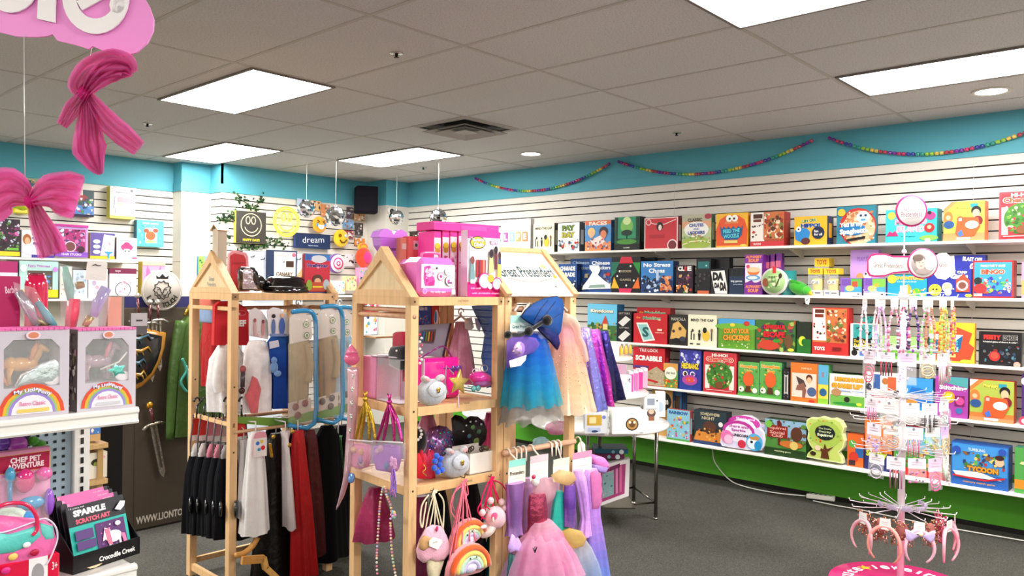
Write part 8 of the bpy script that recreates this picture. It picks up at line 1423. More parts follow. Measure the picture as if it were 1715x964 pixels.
b=B('satin'); b.puff([r2(x,y,-.12) for x,y in ((857,893),(866,897),(876,918),(870,925),(860,922),(852,925),(851,915))],-RG,.03,C('c9a6ea')); b.obj('tail_fin',t_)
b=B('sequin'); gar(b,r2(863,925,-.08),RL,[(0,.03,.03),(.06,.045,.04),(.15,.06,.05)],['5aa8b0','2f8f9a','1f6f7a'],5,.1,51); b.obj('scale_tail',t_)
b=B('gloss'); b.ell(r2(897,805,-.12),.022,.018,.026,C('f0e6df'),12,8); b.ell(r2(894,798,-.14),.012,.01,.01,C('d92a5a'),10,7); tag(b.obj('rosette'),'white rosette with a red rose between the lilac dress and pink tutu','rosette')
t_,c=mgar('pink ballerina tutu with a metallic rose bodice and black crown mark',908,872,980,.17,-.13,['f9cfe3','fbb0d6','f9a3d2','fbaad5'],m='tulle',folds=9,amp=.14,seed=52,name='ballet_tutu',R=R2,prof=lambda h:[(0,.05,.04,0),(h*.2,.10,.07,.01),(h*.6,.15,.10,.015),(h*1.1,.18,.12,.02)],part='tutu_skirt')
b=B('tulle'); gar(b,r2(906,888,-.13),RL,[(0,.07,.05),(.05,.13,.09),(.14,.18,.12,.01),(.24,.215,.14,.02)],['fbc9e0','fbb5da','fac0e0'],12,.12,59,hem=.012); b.obj('tulle_overlay',t_)
b=B('foil'); gar(b,r2(900,826,-.11),RL,[(0,.05,.025),(.08,.055,.035),(.15,.05,.035),(.19,.055,.04)],['c9567a','b5405f','d96a86'],5,.1,53); b.obj('metallic_bodice',t_)
b=B('satin'); q=r2(896,922,-.26); 
for dx,dz in ((-.012,.016),(0,.020),(.012,.016)): b.tube([q-UP*.008,q+RL*dx+UP*dz],.0022,C('2a1a22'),4)
b.obj('crown_mark',t_)
hcard(t_,903,782,42,42,'f0e6dc','efc0c9',-.08)
b=B('tulle'); b.ell(r2(912,822,-.10),.07,.03,.06,C('f3c9d6'),16,10,(RL,RG,UP),disp=lambda p,q_:1+.1*math.sin(6*q_)); b.obj('tulle_sleeve',t_)
t_,c=mgar('teal satin dress with a white and blue tulle skirt, middle of the low rod',936,822,892,.06,-.10,['2fb5a6','26a898','1f9a8c'],folds=4,amp=.14,seed=54,name='princess_dress',R=R2,prof=lambda h:[(0,.02,.02),(h*.4,.04,.03),(h,.07,.04,.01)],part='satin_bodice')
b=B('tulle'); gar(b,r2(960,900,-.09),RL,[(0,.06,.04),(.06,.10,.06,.01),(.14,.13,.08,.02),(.24,.15,.09,.03)],['e6e3d9','d9e0ea','b9cce6','a8c4e6'],9,.09,55); b.obj('tulle_skirt',t_)
b=B('tulle'); b.puff([r2(x,y,-.17) for x,y in ((941,890),(955,884),(972,888),(980,900),(974,914),(960,918),(946,905))],-RG,.05,C('efd07a')); b.obj('yellow_sash',t_)
hcard(t_,940,786,40,40,'e9e3d3','c9dcc4',-.07)
b=B('tulle'); b.puff([r2(x,y,-.13) for x,y in ((925,796),(940,786),(958,790),(964,802),(950,812),(932,808))],-RG,.05,C('f3d49a')); b.obj('organza_bow',t_)
t_,c=mgar('violet sequin bodice with straps, between teal dress and lilac gown',954,812,880,.035,-.14,['8a5ac9','7a4ab8','a07ad0'],m='sequin',folds=4,amp=.06,seed=56,name='sequin_bodice',R=R2,prof=lambda h:[(0,.03,.02),(h*.4,.035,.03),(h,.03,.03)],part='bodice')
t_,c=mgar('lilac satin long-sleeved gown fading to blue, right end of the low rod',990,785,975,.09,-.06,['d0a0e6','c48ae0','a878cc','7a72c9','5f8ad6'],folds=5,amp=.12,seed=57,name='princess_gown',R=R2,prof=lambda h:[(0,.035,.025),(h*.08,.055,.04),(h*.4,.055,.045),(h*.7,.07,.06,.02),(h,.085,.07,.04)],part='gown_body')
b=B('satin'); P=smooth([r2(x,y,-.14) for x,y in ((968,790),(984,800),(994,840),(996,870),(990,896))],4); gar(b,P[0]+UP*.01,RL,[(0,.026,.02,0),(.05,.036,.028,.012),(.13,.03,.024,.035),(.24,.024,.02,.055),(.33,.036,.028,.05)],['d6a6e8','c58ce0','cf9ae2'],5,.16,58); b.obj('sleeve',t_)
hcard(t_,975,775,50,42,'efe6dc','e890b0',-.05)
b=B('card'); b.slab([r2(x,y,-.02) for x,y in ((968,795),(968,745),(971,740),(976,739),(980,744),(982,795))],-RG,.003,C('f0e8d6')); b.obj('tall_header_card',t_)
b=B('sheer'); P=[r2(x,y,-.10) for x,y in ((992,852),(990,790),(998,786),(1005,792),(1007,800),(1006,810),(1008,820),(1006,832),(1007,842),(1002,852))]; b.puff(P,-RG,.02,C('f090c4')); tag(b.obj('scalloped_wing'),'pink scalloped wing beside the lilac gown sleeve','wings')
b=B('satin'); b.puff([r2(x,y,.04) for x,y in ((985,765),(992,760),(1006,764),(1014,774),(1015,784),(1000,786),(990,780))],-RG,.09,C('d97ac4')); b.puff([r2(x,y,.02) for x,y in ((990,778),(1004,774),(1016,782),(1012,792),(998,790))],-RG,.05,C('a88ad0')); tag(b.obj('satin_hat'),'shiny pink and lilac satin hat behind the lilac gown','hat')
for x_,y0,y1,hw_,off_,cs,m_,lb_ in ((884,800,975,.06,.0,['d9b0e0','c99ad6','e0b8e6'],'satin','pale orchid satin dress squeezed behind the rose bodice'),(925,800,970,.07,.02,['f0c9dc','e6a8c9','f3d3e3'],'tulle','pale pink tulle dress behind the teal satin one'),(950,795,960,.06,.05,['b5aeb9','c9b9d0','d9c9e0'],'satin','silver lilac satin dress behind the violet bodice'),(858,800,985,.05,.06,['4a3a6a','2a4a6a'],'sequin','dark blue sequin dress behind the lilac mermaid dress')):
    mgar(lb_,x_,y0,y1,hw_,off_,cs,m=m_,folds=6,amp=.16,seed=x_,name='party_dress',R=R2,top=.05)
# extra hangers seen on the low rod
for k,x in enumerate((856,864,872,915,922,930)):
    q=r2(x,760,0); l=(q-R2.o).dot(RL); b=B('gloss'); b.tube([R2.p(l,-.02,zlow)+(UP*math.sin(a)-RG*math.cos(a))*.019 for a in (-.6,0,.7,1.4,2.1,2.8)]+[],.0045,C('f0e3d3'),6); b.tube([R2.p(l,-.02,zlow)-RG*.019,R2.p(l,-.04,zlow-.05)],.0045,C('f0e3d3'),6)
    tag(b.obj('hanger'),'cream plastic hanger hook crowded on the low costume rod','hanger','hangers on the low costume rod')
# pale blue tulle scraps over the rod
b=B('tulle'); b.ell(r2(905,742,.10),.05,.03,.03,C('bfe0e6'),16,9,(RL,RG,UP),disp=lambda p,q_:1+.15*math.sin(5*q_+p*3)); tag(b.obj('tulle_piece'),'pale aqua tulle piece lying behind the low costume rod','tulle')
b=B('tulle'); b.ell(r2(933,716,.30),.07,.05,.035,C('e9a0bf'),16,9,(RL,RG,UP),disp=lambda p,q_:1+.15*math.sin(5*q_+p*2)); tag(b.obj('tulle_piece'),'pink tulle heap behind the costume rack post, above the low rod','tulle')
# ================================================================ TIERED ROUND TABLE
pt=aZ(1098,869,0)
# front right table leg stands there; table centre lies left of it
TT=.735
edge=aZ(1119,700,TT); front=aZ(1035,731,TT)
# circle through right extreme and near edge
rT=.47
dv=(Vector((CO.x,CO.y,0))-Vector((edge.x,edge.y,0))).normalized(); ctr=None
best=1e9
for i in range(60):
    for j in range(60):
        cx=-3.6+i*.03; cy=-5.0+j*.03
        m=max(((lambda q:q)( (Vector((cx+rT*math.cos(a),cy+rT*math.sin(a),TT))-CO)) for a in [k*math.pi/12 for k in range(24)]),key=lambda d:d.dot(CR)/d.dot(CW))
        xr_=857.5+FPX*m.dot(CR)/m.dot(CW)
        n_=min(((Vector((cx+rT*math.cos(a),cy+rT*math.sin(a),TT-.025))-CO) for a in [k*math.pi/12 for k in range(24)]),key=lambda d:d.dot(CU)/d.dot(CW))
        yb_=482-FPX*n_.dot(CU)/n_.dot(CW); xb_=857.5+FPX*n_.dot(CR)/n_.dot(CW)
        dl=Vector((cx,cy,0)); e=abs(xr_-1121)+abs(yb_-732)*1.5+abs((pt.xy-dl.xy).length-rT*.92)*150
        if e<best: best=e; ctr=Vector((cx,cy,0))
TC=ctr
t=thing('tiered_table','round white three-tier table with grey metal legs, holding boxed gifts','table',TC)
b=B('gloss'); b.lathe(TC+UP*(TT-.028),[(rT-.01,0),(rT,.006),(rT,.022),(rT-.008,.028)],C('f0ede6'),48); b.obj('table_top',t)
u0=(pt.xy-TC.xy).normalized(); a0=math.atan2(u0.y,u0.x)
pl=aZ(1003,876,0); bk_=(FW-RT*.1)*.42; LG=[pt,pl,pl+bk_,pt+bk_-RT*.05]
for k in range(4):
    q=Vector((LG[k].x,LG[k].y,0)); b=B('metal'); b.tube([q+UP*(TT-.03),q+UP*.0],.013,C('8a8680'),10); b.lathe(q,[(.018,0),(.018,.012)],C('c9c6c0'),10); b.obj('leg',t)
    q2=Vector((LG[(k+1)%4].x,LG[(k+1)%4].y,0)); b=B('metal'); b.tube([q+UP*.12,q2+UP*.12],.008,C('8a8680'),8); b.obj('stretcher',t)
tz=[TT]
e2=aP(1070,652,TC,-FW).z; e3=aP(1050,596,TC,-FW).z
z2_=aP(1045,664,TC-FW*.33,-FW).z; z3_=aP(1040,600,TC-FW*.2,-FW).z
for z,r in ((z2_,.33),(z3_,.22)):
    b=B('gloss'); b.lathe(TC+UP*(z-.022),[(r-.008,0),(r,.005),(r,.018),(r-.006,.022)],C('f0ede6'),40); b.obj('tier',t)
b=B('gloss'); b.tube([TC+UP*TT,TC+UP*(z3_-.02)],.03,C('e6e2da'),14); b.obj('centre_column',t)
def gift(lab,px,pyb,w_,h_,ztop,rz,ops,side='e6e3e3',dep=.09,off=.0,ops2=None,m='card'):
    k_=1.35 if ztop<z2_-.01 else 1.45 if ztop<z3_-.01 else 1.25; w_*=k_; h_*=k_; p=aZ(px,pyb,ztop); c,s=math.cos(rz),math.sin(rz); U=Vector((c,s,0)); N=Vector((s,-c,0)); O=p-U*w_/2+UP*.0006
    b=B(m); b.box(O-N*dep,U*w_,N*dep,UP*h_,C(side),.002); b.art(O+N*.0006,U*w_,UP*h_,ops)
    if ops2: b.art(O-U*.0006-N*dep,N*dep,UP*h_,ops2)
    return tag(b.obj('gift_box'),lab,'gift box')
rw=-.74
gift('white gift box with a small photo window of a yellow bathroom, on the tiered table',998,726,.105,.095,TT,rw,[('r',.1,.4,.75,.9,'c9a23a'),('r',.2,.5,.5,.8,'efd9a0'),('r',.15,.1,.7,.3,'b5c4dc'),('c',.85,.8,.08,'6f86c9'),('e',.45,.12,.15,.05,'2a3a6a')],'dfe0e6',.05,ops2=[('r',.2,.2,.9,.9,'a9b0b9')])
gift('white gift box with a round brown animal emblem, front of the tiered table',1052,727,.15,.11,TT,rw,[('c',.62,.42,.20,'2a2624'),('c',.62,.42,.165,'b58a4a'),('c',.62,.42,.1,'6a4a2a'),('c',.55,.5,.04,'efe6d0'),('c',.69,.5,.04,'efe6d0'),('r',.86,.04,.96,.1,'b9b9b9')],'efece8',.13,ops2=[('s',16,.1,.1,.6,.9,['5f8a5a','8a9a7a','4a6a3f'],.12)])
gift('white mug box with a bearded face drawing, right of the emblem box',1091,708,.075,.135,TT,rw,[('r',.15,.62,.75,.95,'d9d9dc'),('r',.2,.66,.7,.9,'8a93a0'),('e',.48,.36,.3,.16,'5a4440'),('e',.48,.42,.2,.09,'d9b09a'),('r',.3,.08,.7,.24,'8a5a44'),('c',.86,.82,.06,'3a3a3f'),('r',.1,.5,.9,.53,'9a9a9f')],'ece9e9',.1,ops2=[('c',.5,.5,.2,'3a3a3a'),('c',.5,.5,.13,'8a8680')])
gift('tall plain white box at the right rim of the tiered table',1106,698,.05,.13,TT,rw-.2,[('e',.5,.4,.3,.2,'b9c9d9'),('l',[(.1,.1),(.1,.9)],.04,'cfcfd3')],'e6e6e9',.07)
gift('white gift box edge behind the front boxes on the tiered table',1020,705,.06,.10,TT,rw,[('r',.2,.2,.8,.8,'d9dce3')],'ece9e9',.06)
gift('white box with a lilac sweater picture, on the middle tier',1042,660,.085,.085,z2_,rw,[('r',.1,.1,.6,.75,'d9c4f0'),('r',.15,.1,.55,.4,'8a6ad0'),('s',8,.68,.2,.95,.9,['3a3a3f','8a8a90'],.07)],'e3dbe6',.08)
for k in range(4): gift(('leftmost bright pink pencil case pack on the middle tier','second bright pink pack on the middle tier','third bright pink pack on the middle tier','right-hand pale pink pack at the rim of the middle tier')[k],1057+8*k,656-2.2*k,.02,.095,z2_,rw,[('r',0,0,1,.86,('ef4a9a','f06aa8','e83a8f','e9a8c4')[k])],'efe3ea',.09)
gift('mauve and pink box at the back of the middle tier',1030,640,.12,.09,z2_,rw,[('s',14,.05,.1,.95,.9,['a85a8a','d990b5','7a4a6a'],.1)],'c9a0b9',.05)
gift('white scented set with four gold candles, on the top tier',1022,596,.10,.07,z3_,rw,[('r',.1,.1,.5,.9,'e9e9ec'),('s',10,.15,.2,.5,.8,['d96a7a','8f9aa8'],.06)],'e6e3e0',.06)
for k in range(4):
    p=aZ(1033+7.5*k,595-1.0*k,z3_); b=B('gloss'); b.lathe(p+UP*.001,[(.011,0),(.012,.004),(.012,.045),(.007,.052),(.006,.062)],C('efb53a'),12); b.box(p+Vector((-.012,.012,0.001)),(.024,0,0),(0,.003,0),UP*.075,C('d9d6dc')); tag(b.obj('nail_polish_bottle'),'small amber bottle against a silver card, in the row of four on the top tier','bottle','amber bottles on the top tier')
b=B('card'); p=aZ(1010,594,z3_); b.box(p+Vector((-.05,.02,.055)),(.12,-.03,0),(.02,.06,0),UP*.03,C('3a1f4a')); b.box(p+Vector((-.03,.04,.085)),(.08,-.02,0),(.02,.05,0),UP*.045,C('241432')); b.box(p+Vector((-.04,.03,0.001)),(.1,-.02,0),(.02,.05,0),UP*.055,C('4a2a5a')); tag(b.obj('purple_display_box'),'dark purple stepped display box on the top tier of the table','display box')
for k in range(4):
    p=aZ(998+9*k,590,z3_); b=B('gloss'); b.lathe(p+UP*.057+Vector((-.02,-.0,0)),[(.01,0),(.011,.02),(.004,.024)],C('f0c46a'),10); tag(b.obj('lip_balm_pot'),'tiny gold pot in the purple stepped display box','pot','gold pots in the purple display box')
# second low white shelf table behind
b=B('gloss'); p=aZ(960,710,.70); b.lathe(TC+Vector((-.15,.75,.70)),[(.30,0),(.31,.02)],C('eeeae2'),36); b.tube([TC+Vector((-.15,.75,0)),TC+Vector((-.15,.75,.70))],.03,C('8a8680'),12); b.lathe(TC+Vector((-.15,.75,0)),[(.2,0),(.2,.01),(.04,.02)],C('8a8680'),24); tag(b.obj('side_table'),'round white side table glimpsed behind the costume rack','table')
# goods under the table: low tray
t=thing('nail_set_box','white framed window box with teal and pink nail set, under the tiered table','boxed toy',TC-FW*.2)
q=lambda x,y,o=0: aP(x,y,pt-FW*.0+FW*o-RT*0,-FW)
P=[q(x,y,-.25) for x,y in ((1002,780),(1055,768),(1053,830),(1002,848))]; b=B('card'); b.slab(P,-FW,.07,C('efeaea')); b.obj('carton',t); b=B('metal'); zc=min(p.z for p in P); b.box(P[3]*1+UP*(zc-P[3].z-.012)-FW*.01,RT*.25,FW*.45,UP*.01,C('8a8680')); b.obj('low_rack',t)
P2=[q(x,y,-.2515) for x,y in ((1006,786),(1048,776),(1046,826),(1006,841))]; b=B('card'); b.slab(P2,-FW,.002,C('b5467f')); o=P2[3]-FW*.003; b.art(o,P2[2]-P2[3],P2[0]-P2[3],[('r',.06,.1,.55,.85,'8fb0b5'),('s',20,.08,.1,.55,.85,['6f9aa0','b9c9c9','d9a0b9','4a7a82'],.08),('r',.62,.1,.72,.9,'e08ab5'),('r',.78,.1,.88,.9,'d96fa0'),('r',.3,.86,.8,.98,'7a2a5a')]); b.obj('window_print',t)
z_=q(1025,770,-.25).z+.0
for k,(x0,x1,dz,hh,cl,lb) in enumerate(((988,1046,.0,.035,'6a1f4a','flat maroon boxed game lying on the nail set box under the table'),(996,1052,.036,.03,'1f5f7a','flat teal boxed game, topmost on the nail set box under the table'))):
    a=q(x0,768,-.22);c=q(x1,768,-.22); a.z=c.z=z_+dz+.002; b=B('card'); b.box(a,c-a,FW*.2,UP*hh,C(cl),.002); b.art(a-FW*.0006,c-a,UP*hh,[('c',.8,.4,.07,'dfeef0'),('c',.55,.4,.05,'8fc4d0')]); tag(b.obj('flat_game_box'),lb,'board game')
# ================================================================ JEWELLERY SPINNER STAND
JB=aZ(1507,1010,0); 
# the base circle: back edge seen at y 943
JC=Vector((JB.x,JB.y,0))
d_=4.43; JC=aP(1508,964,CO+FW*d_,-FW); JC.z=0
t=thing('jewellery_stand','white spinner stand on a round hot pink base with jewellery hanging in five tiers','display stand',JC)
b=B('gloss'); b.lathe(JC+UP*.0,[(.37,0),(.372,.004),(.372,.012),(.366,.016)],C('ef2a86'),56); b.obj('base',t)
b=B('card'); Zb=.0168
rt_=Vector((CR.x,CR.y,0)).normalized(); fw_=Vector((-rt_.y,rt_.x,0))
for i,ch in enumerate('cute★jewelry'):
    a=math.radians(160-i*13)
    p=JC+(rt_*math.cos(a)+fw_*math.sin(a))*.27; 
    if ch=='★':
        b.poly([p+UP*Zb+(rt_*math.cos(k*math.pi/5+.3)+fw_*math.sin(k*math.pi/5+.3))*(.045 if k%2==0 else .018) for k in range(10)],C('efb22a')); continue
    b.text(ch,p+UP*Zb,rt_*math.sin(a)-fw_*math.cos(a),rt_*math.cos(a)+fw_*math.sin(a),.05,.06,C('f6f0f3'),bold=.02,N=UP)
b.obj('base_lettering',t)
def jz(py): return aP(1518,py,JC,-FW).z
zp=jz(478)
b=B('gloss'); b.tube([JC+UP*.016,JC+UP*zp],.019,C('efecef'),16); b.obj('pole',t)
ztop=jz(376); b=B('gloss'); b.tube([JC+UP*zp,JC+UP*(ztop+.03)],.004,C('efecef'),8); b.lathe(JC+UP*jz(424),[(.012,0),(.014,.01),(.01,.02)],C('efecef'),12); b.obj('thin_rod',t)
# signs on the stand
c=aP(1526,353,JC-FW*.01,-FW); b=B('card'); b.lathe(c,[(.088,0),(.088,.004)],C('c42a72'),40,ax=-FW); b.lathe(c-FW*.0045,[(.078,0),(.078,.001)],C('f3ecea'),40,ax=-FW); b.text('Great',c-FW*.006+UP*.016-RT*.008,RT,UP,.07,.026,C('7a3a5a'),N=-FW,rot=.04); b.text('Pretenders',c-FW*.006-UP*.018,RT,UP,.115,.03,C('7a3a5a'),N=-FW,rot=.06); b.tube([c-FW*.006-RT*.03-UP*.044,c-FW*.006+RT*.045-UP*.034],.001,C('7a3a5a'),4); b.obj('round_sign',t)
c=aP(1545,441,JC-FW*.05,-FW); b=B('card'); b.lathe(c,[(.084,0),(.084,.004)],C('c42a72'),40,ax=-FW); b.lathe(c-FW*.0045,[(.077,0),(.077,.001)],C('f3ecec'),40,ax=-FW); b.lathe(c-FW*.006,[(.066,0),(.066,.001)],C('b5a8a6'),36,ax=-FW)
def fe(dx,dz,rx_,rz_,cl,k=0): b.ell(c-FW*(.0075+k*.0006)+RT*dx+UP*dz,rx_,.0005,rz_,C(cl),16,6,(RT,FW,UP))
fe(-.02,.02,.034,.032,'8a7a72'); fe(-.014,.0,.028,.034,'d0b3a8',1); fe(.035,.0,.028,.04,'e6e3e6',1); fe(-.03,.03,.03,.02,'6f5f58',2); fe(.0,-.045,.045,.016,'9a8a86',2); fe(-.022,.004,.003,.002,'4a3a36',3); fe(-.004,.004,.003,.002,'4a3a36',3); fe(-.012,-.014,.008,.0025,'b5706f',3)
b.obj('portrait_disc',t)
b=B('card'); J=lambda x,y,o=0: aP(x,y,JC-FW*(.03-o),-FW)
b.slab([J(x,y) for x,y in ((1453,434),(1458,426),(1467,424),(1482,424),(1496,428),(1522,428),(1522,456),(1496,458),(1482,463),(1466,464),(1456,462),(1452,455))],-FW,.003,C('b52a6a')); b.slab([J(x,y,-.004) for x,y in ((1455,436),(1460,429),(1468,427),(1482,427),(1496,431),(1522,431),(1522,453),(1496,455),(1482,460),(1466,461),(1458,459),(1455,453))],-FW,.002,C('f3ebe0'))
b.text('Great Pretenders',J(1487,444,-.008),RT,UP,.16,.028,C('5a3a4a'),N=-FW,rot=-.02); b.obj('ribbon_sign',t)
b=B('card'); b.slab([J(x,y,.02) for x,y in ((1562,432),(1573,424),(1585,423),(1592,430),(1598,428),(1600,460),(1592,462),(1584,468),(1570,466),(1562,456))],-FW,.003,C('efe6df')); b.text('Great',J(1580,443,.015),RT,UP,.045,.024,C('5a3a4a'),N=-FW); b.obj('ribbon_sign',t)
# tiers with hooks; goods hang from them
tiers=[(497,.26,'top'),(585,.26,'second'),(664,.265,'third'),(703,.265,'fourth'),(752,.255,'fifth'),(850,.265,'lowest')]
zt6=[]
for py,r,nm in tiers:
    z=jz(py); zt6.append(z); b=B('metal'); c0=JC+UP*z; W=C('e6e3e6')
    b=B('gloss'); b.lathe(c0-UP*.01,[(.024,0),(.03,.004),(.03,.016),(.024,.02)],C('efecef'),16)
    n=12 if nm!='top' else 8
    for k in range(n):
        a=2*math.pi*(k+.35)/n; d=Vector((math.cos(a),math.sin(a),0)); b.tube([c0+d*.02,c0+d*r*.8+UP*.0,c0+d*r+UP*.004,c0+d*r*1.02+UP*.018],.0026,W,5)
        b.tube([c0+d*.02+UP*.012,c0+d*r*.78+UP*.028,c0+d*r*.78+UP*.04],.002,W,4)
    if nm=='top': b.tube([c0+Vector((math.cos(2*math.pi*k/32),math.sin(2*math.pi*k/32),0))*r for k in range(32)],.0035,W,6,closed=True)
    b.obj('hook_tier',t)
# necklaces on the top tier
def at_(a,r,z): return JC+Vector((math.cos(a),math.sin(a),0))*r+UP*z
ang0=math.atan2(-fw_.y,-fw_.x)    # towards the camera
def neck(k,a,r,z,L_,cols,lab):
    p=at_(a,r,z); s=Vector((-math.sin(a),math.cos(a),0)); t=thing('bead_necklace_card',lab,'necklace',p-UP*L_)
    b=B('card'); n=Vector((math.cos(a),math.sin(a),0)); b.slab([p+s*x-UP*y for x,y in ((-.019,0),(.019,0),(.019,.05),(.012,.06),(-.012,.06),(-.019,.05))],n,.0012,C('f3ece9')); b.text('GP',p-UP*.03+n*.001,s if s.cross(UP).dot(n)>0 else -s,UP,.014,.012,C('b58a9a'),N=n); b.obj('hang_card',t)
    b=B('gloss'); rn=random.Random(k)
    m=int(L_/.009)
    for side in (-1,1):
        for i in range(m): 
            f=i/m; q=p+s*side*(.005+.022*math.sin(min(1,f*1.3)*math.pi*.6))-UP*(.045+f*L_)+n*.004; rr=.0036+(.0025 if rn.random()<.2 else 0)+.002*f; rr*=1.35; b.ell(q,rr,rr,rr,C(rn.choice(cols)),6,4)
    q=p-UP*(.05+L_)+n*.006; b.ell(q,.012,.006,.011,C(cols[0]),8,6); b.obj('bead_strand',t)
PN=[['f0c0c9','e9dff0','f6efe9'],['f3e6e9','e6c9d9','cfd9c4'],['e9b0e0','d9a0e6','f0d0ea'],['e08ab0','d96a8a','f3d9e0'],['d95a7a','4a3a5a','f3e6ec'],['8a3fb0','3a2f6a','e6a0c9'],['e9a0c4','7ad06a','f3e6e0'],['d98a6a','e9b59a','c97a5a'],['efa04a','8fc45a','efcf5a'],['e8722f','efb23a','d9d04a'],['efc93a','e0608a','f0a03a'],['ef8aa8','f3d9a0','9ac48a'],['e0483a','f3b5a0','e9d9c0']]
PL_=['cream and blush','pale green tinted','lilac','rose and white','red and plum','violet','pink and lime','copper','orange and green','bright orange','yellow and pink','coral pink','red ended']
for k in range(13):
    a=ang0+(-1.35+2.7*k/12); neck(k,a,.20 if k%2 else .245,zt6[0]-.008,.225 if k%3 else .25,PN[k],PL_[k]+' bead necklace on a white card, '+('left part','front','right part')[0 if k<5 else 1 if k<9 else 2]+' of the top tier')
# small packs on the middle tiers
def pack(k,a,r,z,w,h,cols,lab,kind):
    p=at_(a,r,z); s=Vector((-math.sin(a),math.cos(a),0)); n=Vector((math.cos(a),math.sin(a),0)); t=thing('jewellery_pack',lab,'jewellery',p-UP*h)
    if s.cross(UP).dot(n)<0: s=-s
    b=B('card'); b.slab([p+s*x*w-UP*y*h for x,y in ((-.5,0),(.5,0),(.5,.42),(-.5,.42))],n,.0012,C(cols[0])); b.art(p-s*w/2-UP*h*.42+n*.0006,s*w,UP*h*.42,[('l',[(.2,.6),(.8,.6)],.03,'c9a8b5'),('l',[(.2,.4),(.8,.4)],.03,'b9b0b9'),('c',.5,.85,.08,'8a8a90')]); b.obj('hang_card',t)
    b=B('gloss'); rn=random.Random(k*3+1)
    if kind==0:
        for i in range(14): q=p-UP*h*rn.uniform(.45,.98)+s*w*rn.uniform(-.42,.42)+n*rn.uniform(0,.01); rr=rn.uniform(.004,.008); b.ell(q,rr,rr,rr,C(rn.choice(cols[1:])),7,5)
    elif kind==1:
        for i in range(3): q=p-UP*h*(.62+.1*i)+n*.004*i; b.tube([q+s*w*.36*math.cos(j*.628)+UP*h*.2*math.sin(j*.628) for j in range(10)],.003,C(cols[1+i%(len(cols)-1)]),5,closed=True)
    else:
        for i in range(5): b.tube([p-UP*h*.4+s*w*(-.3+.15*i),p-UP*h+s*w*(-.3+.15*i)+n*.006*math.sin(i)],.0035,C(cols[1+i%(len(cols)-1)]),5)
    b.obj('jewels',t)
    if kind!=2: b=B('clear'); b.puff([p+s*w*x-UP*h*y+n*.005 for x,y in ((-.5,.3),(.5,.3),(.52,1),(-.52,1))],n,.014,C('fff')); b.obj('clear_sleeve',t)
rows=[(1,.085,[('efe0ea','d92a5a','e8608a'),('f0e6ef','c92a4a','3a2a3a'),('e3c9f0','d9b0ea','e6c4f3'),('f3efe6','c9a24a','e6d3a0'),('f3eef0','e9a0c0','c9d9c0'),('f6f0f3','b5c9a8','e9a0c4'),('efe3e6','c9706f','e0a0a0')],('red bobble','red and black','lilac ribbon','gold ring','pink and green charm','pearl charm','dark rose cord')),
 (2,.075,[('f0e3e9','e08ab0','d96a9a'),('efe6e0','d9a08a','f0c9a8'),('f6f3f0','efe6df','e9d9d0'),('f3f0f0','3a3a3f','e6e3e6'),('f6f3f3','b9c9c9','f0efe9'),('f3e3ec','d93a8a','8a3a9a'),('f0e6ea','e0609c','c94a8a')],('pink hair clip','copper hair clip','cream hair tie','black and white clip','silver charm','magenta bobble','hot pink clip')),
 (3,.075,[('efe6f0','8a6ad0','c9a0e6'),('f3eee9','e9a060','e0803a'),('f6efec','e0708a','f0a0b0'),('efe9e0','c9a24a','8fae5a'),('d9b5f0','c9a04a','e6d39a'),('f6f3f0','c9a24a','efd9a0'),('f0e0e6','e87a8a','efc24a')],('violet clip','orange charm','rose clip','gold and green charm','gold ring on lilac card','gold hoop','pink and yellow tassel')),
 (4,.085,[('f3eff0','e6d9e3','3a3a40'),('f0e3ea','b5608a','2a2024'),('efdcea','5a2a5a','d95a9a'),('f0c4de','ef2f8f','f25aa6'),('f0efe9','b9c9b5','e6e9e3'),('f3efe9','e0d3c9','c9bfb5'),('f6eef0','e9a8b9','f3c9d3')],('silver comb','plum comb','purple charm','bright fuchsia puff','pale green bead','cream comb','pale pink comb'))]
for ti,h,cl,nm in rows:
    for k in range(7):
        a=ang0+(-1.35+2.7*k/6)+.08*ti; pack(ti*10+k,a,.225,zt6[ti]-.004,.09,h*1.5+.04*((k+ti)%2),cl[k],nm[k]+' pack hanging on the '+('','second','third','fourth','fifth')[ti]+' tier of the pink-based stand',(k+ti)%3)
# headbands on the lowest tier
def band(k,a,r,z,col,R_,lab,ears=None,tilt=0):
    p=at_(a,r,z); s=Vector((-math.sin(a),math.cos(a),0)); n=Vector((math.cos(a),math.sin(a),0))
    if s.cross(UP).dot(n)<0: s=-s
    t=thing('headband',lab,'headband',p-UP*(.05+2*R_)); c=p-UP*(.045+R_)
    b=B('satin'); P=[c+s*R_*.82*math.cos(math.radians(q))+UP*R_*math.sin(math.radians(q))+n*(.01*math.cos(math.radians(q*2))) for q in range(-58,239,12)]; b.tube(P,[.005+.006*math.sin(math.pi*i/(len(P)-1)) for i in range(len(P))],C(col),8); b.obj('band',t)
    b=B('card'); b.slab([p+s*x-UP*y for x,y in ((-.026,.0),(.026,.0),(.03,.045),(.02,.06),(-.02,.06),(-.03,.045))],n,.0015,C('f3efec')); b.art(p-s*.026-UP*.05+n*.0007,s*.052,UP*.05,[('l',[(.2,.6),(.8,.6)],.04,'c9a8b5'),('l',[(.25,.4),(.75,.4)],.03,'b9b0b9')]); b.obj('hang_card',t)
    if ears:
        b=B('satin'); g=c+UP*R_*.9+n*.012
        for q in (-1,1): b.puff([g+s*q*x+UP*y for x,y in ((.005,-.012),(.06,.018),(.075,.02),(.07,-.03),(.05,-.045),(.01,-.015))],n,.014,C(ears))
        b.ell(g+n*.01,.014,.012,.012,C('f0dcb5'),10,7); b.obj('bow',t)
    return t
zl=zt6[5]-.006
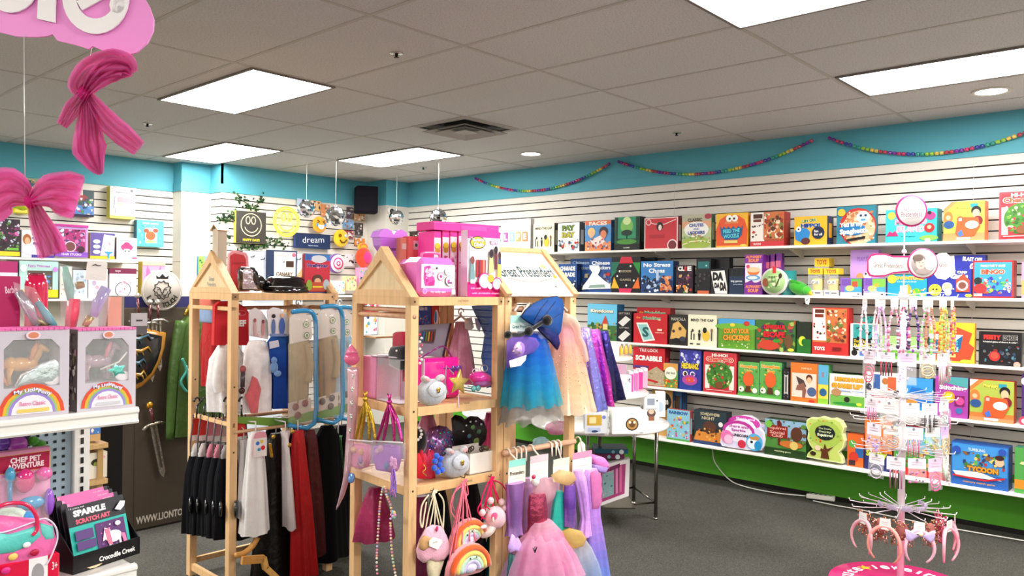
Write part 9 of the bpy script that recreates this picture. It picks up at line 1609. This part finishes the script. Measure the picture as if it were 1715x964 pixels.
for k,(da,cl,R_,er,lb) in enumerate(((-1.25,'d9a0a8',.09,None,'dusty rose headband at the far left of the lowest tier'),(-.75,'ef9a8f',.10,None,'coral satin headband, left of centre on the lowest tier'),(-.12,'e6b5c9',.088,'cdb9ea','lilac bow headband with a gold centre, front of the lowest tier'),(.62,'f0aab9',.095,None,'soft pink headband, right of centre on the lowest tier'),(1.15,'d98a96',.085,None,'rose headband at the right of the lowest tier'))):
    band(k,ang0+da,.262,zl,cl,R_,lb,er)
rn=random.Random(14)
for k,(da,lb) in enumerate(((-1.55,'coppery sequin cluster at the left end of the lowest tier'),(-1.0,'rose and gold sequin cluster left on the lowest tier'),(-.42,'brown sequin cluster behind the coral headband'),(.32,'gold sequin cluster behind the pale pink headband'),(.92,'pink sequin cluster right on the lowest tier'),(1.45,'deep pink sequin cluster at the right end of the lowest tier'))):
    a=ang0+da; p=at_(a,.20,zl-.01); t=thing('sequin_scrunchie',lb,'hair accessory',p-UP*.12); b=B('foil'); s=Vector((-math.sin(a),math.cos(a),0)); n=Vector((math.cos(a),math.sin(a),0))
    for i in range(80): q=p+s*rn.uniform(-.055,.055)-UP*rn.uniform(0,.135)+n*rn.uniform(-.012,.018); b.ell(q,.0075,.0045,.0075,C(rn.choice((('b5805a','d9a086','8a5a3f','e9c9b5') if k<4 else ('d96f86','e9a0ac','b54a62','f3c9cc')))),6,4)
    b.obj('sequins',t); b=B('cloth'); b.ell(p-UP*.06,.03,.016,.05,C('a8655f' if k<4 else 'c9606f'),12,8,(s,n,UP)); b.obj('scrunchie_core',t)
b=B('card'); 
for k in range(6):
    a=ang0+(-1.6+.64*k); p=at_(a+.1,.12,zt6[5]+.022); n=Vector((math.cos(a),math.sin(a),0)); s=Vector((-n.y,n.x,0))
    b=B('sheer'); b.puff([p+s*x+UP*y for x,y in ((-.03,-.012),(.03,-.012),(.026,.014),(-.024,.016))],n,.016,C('cfc6dc')); tag(b.obj('clear_pouch'),('grey-lilac clear pouch standing on the hooks of the lowest tier'),'pouch','clear pouches on the lowest tier')
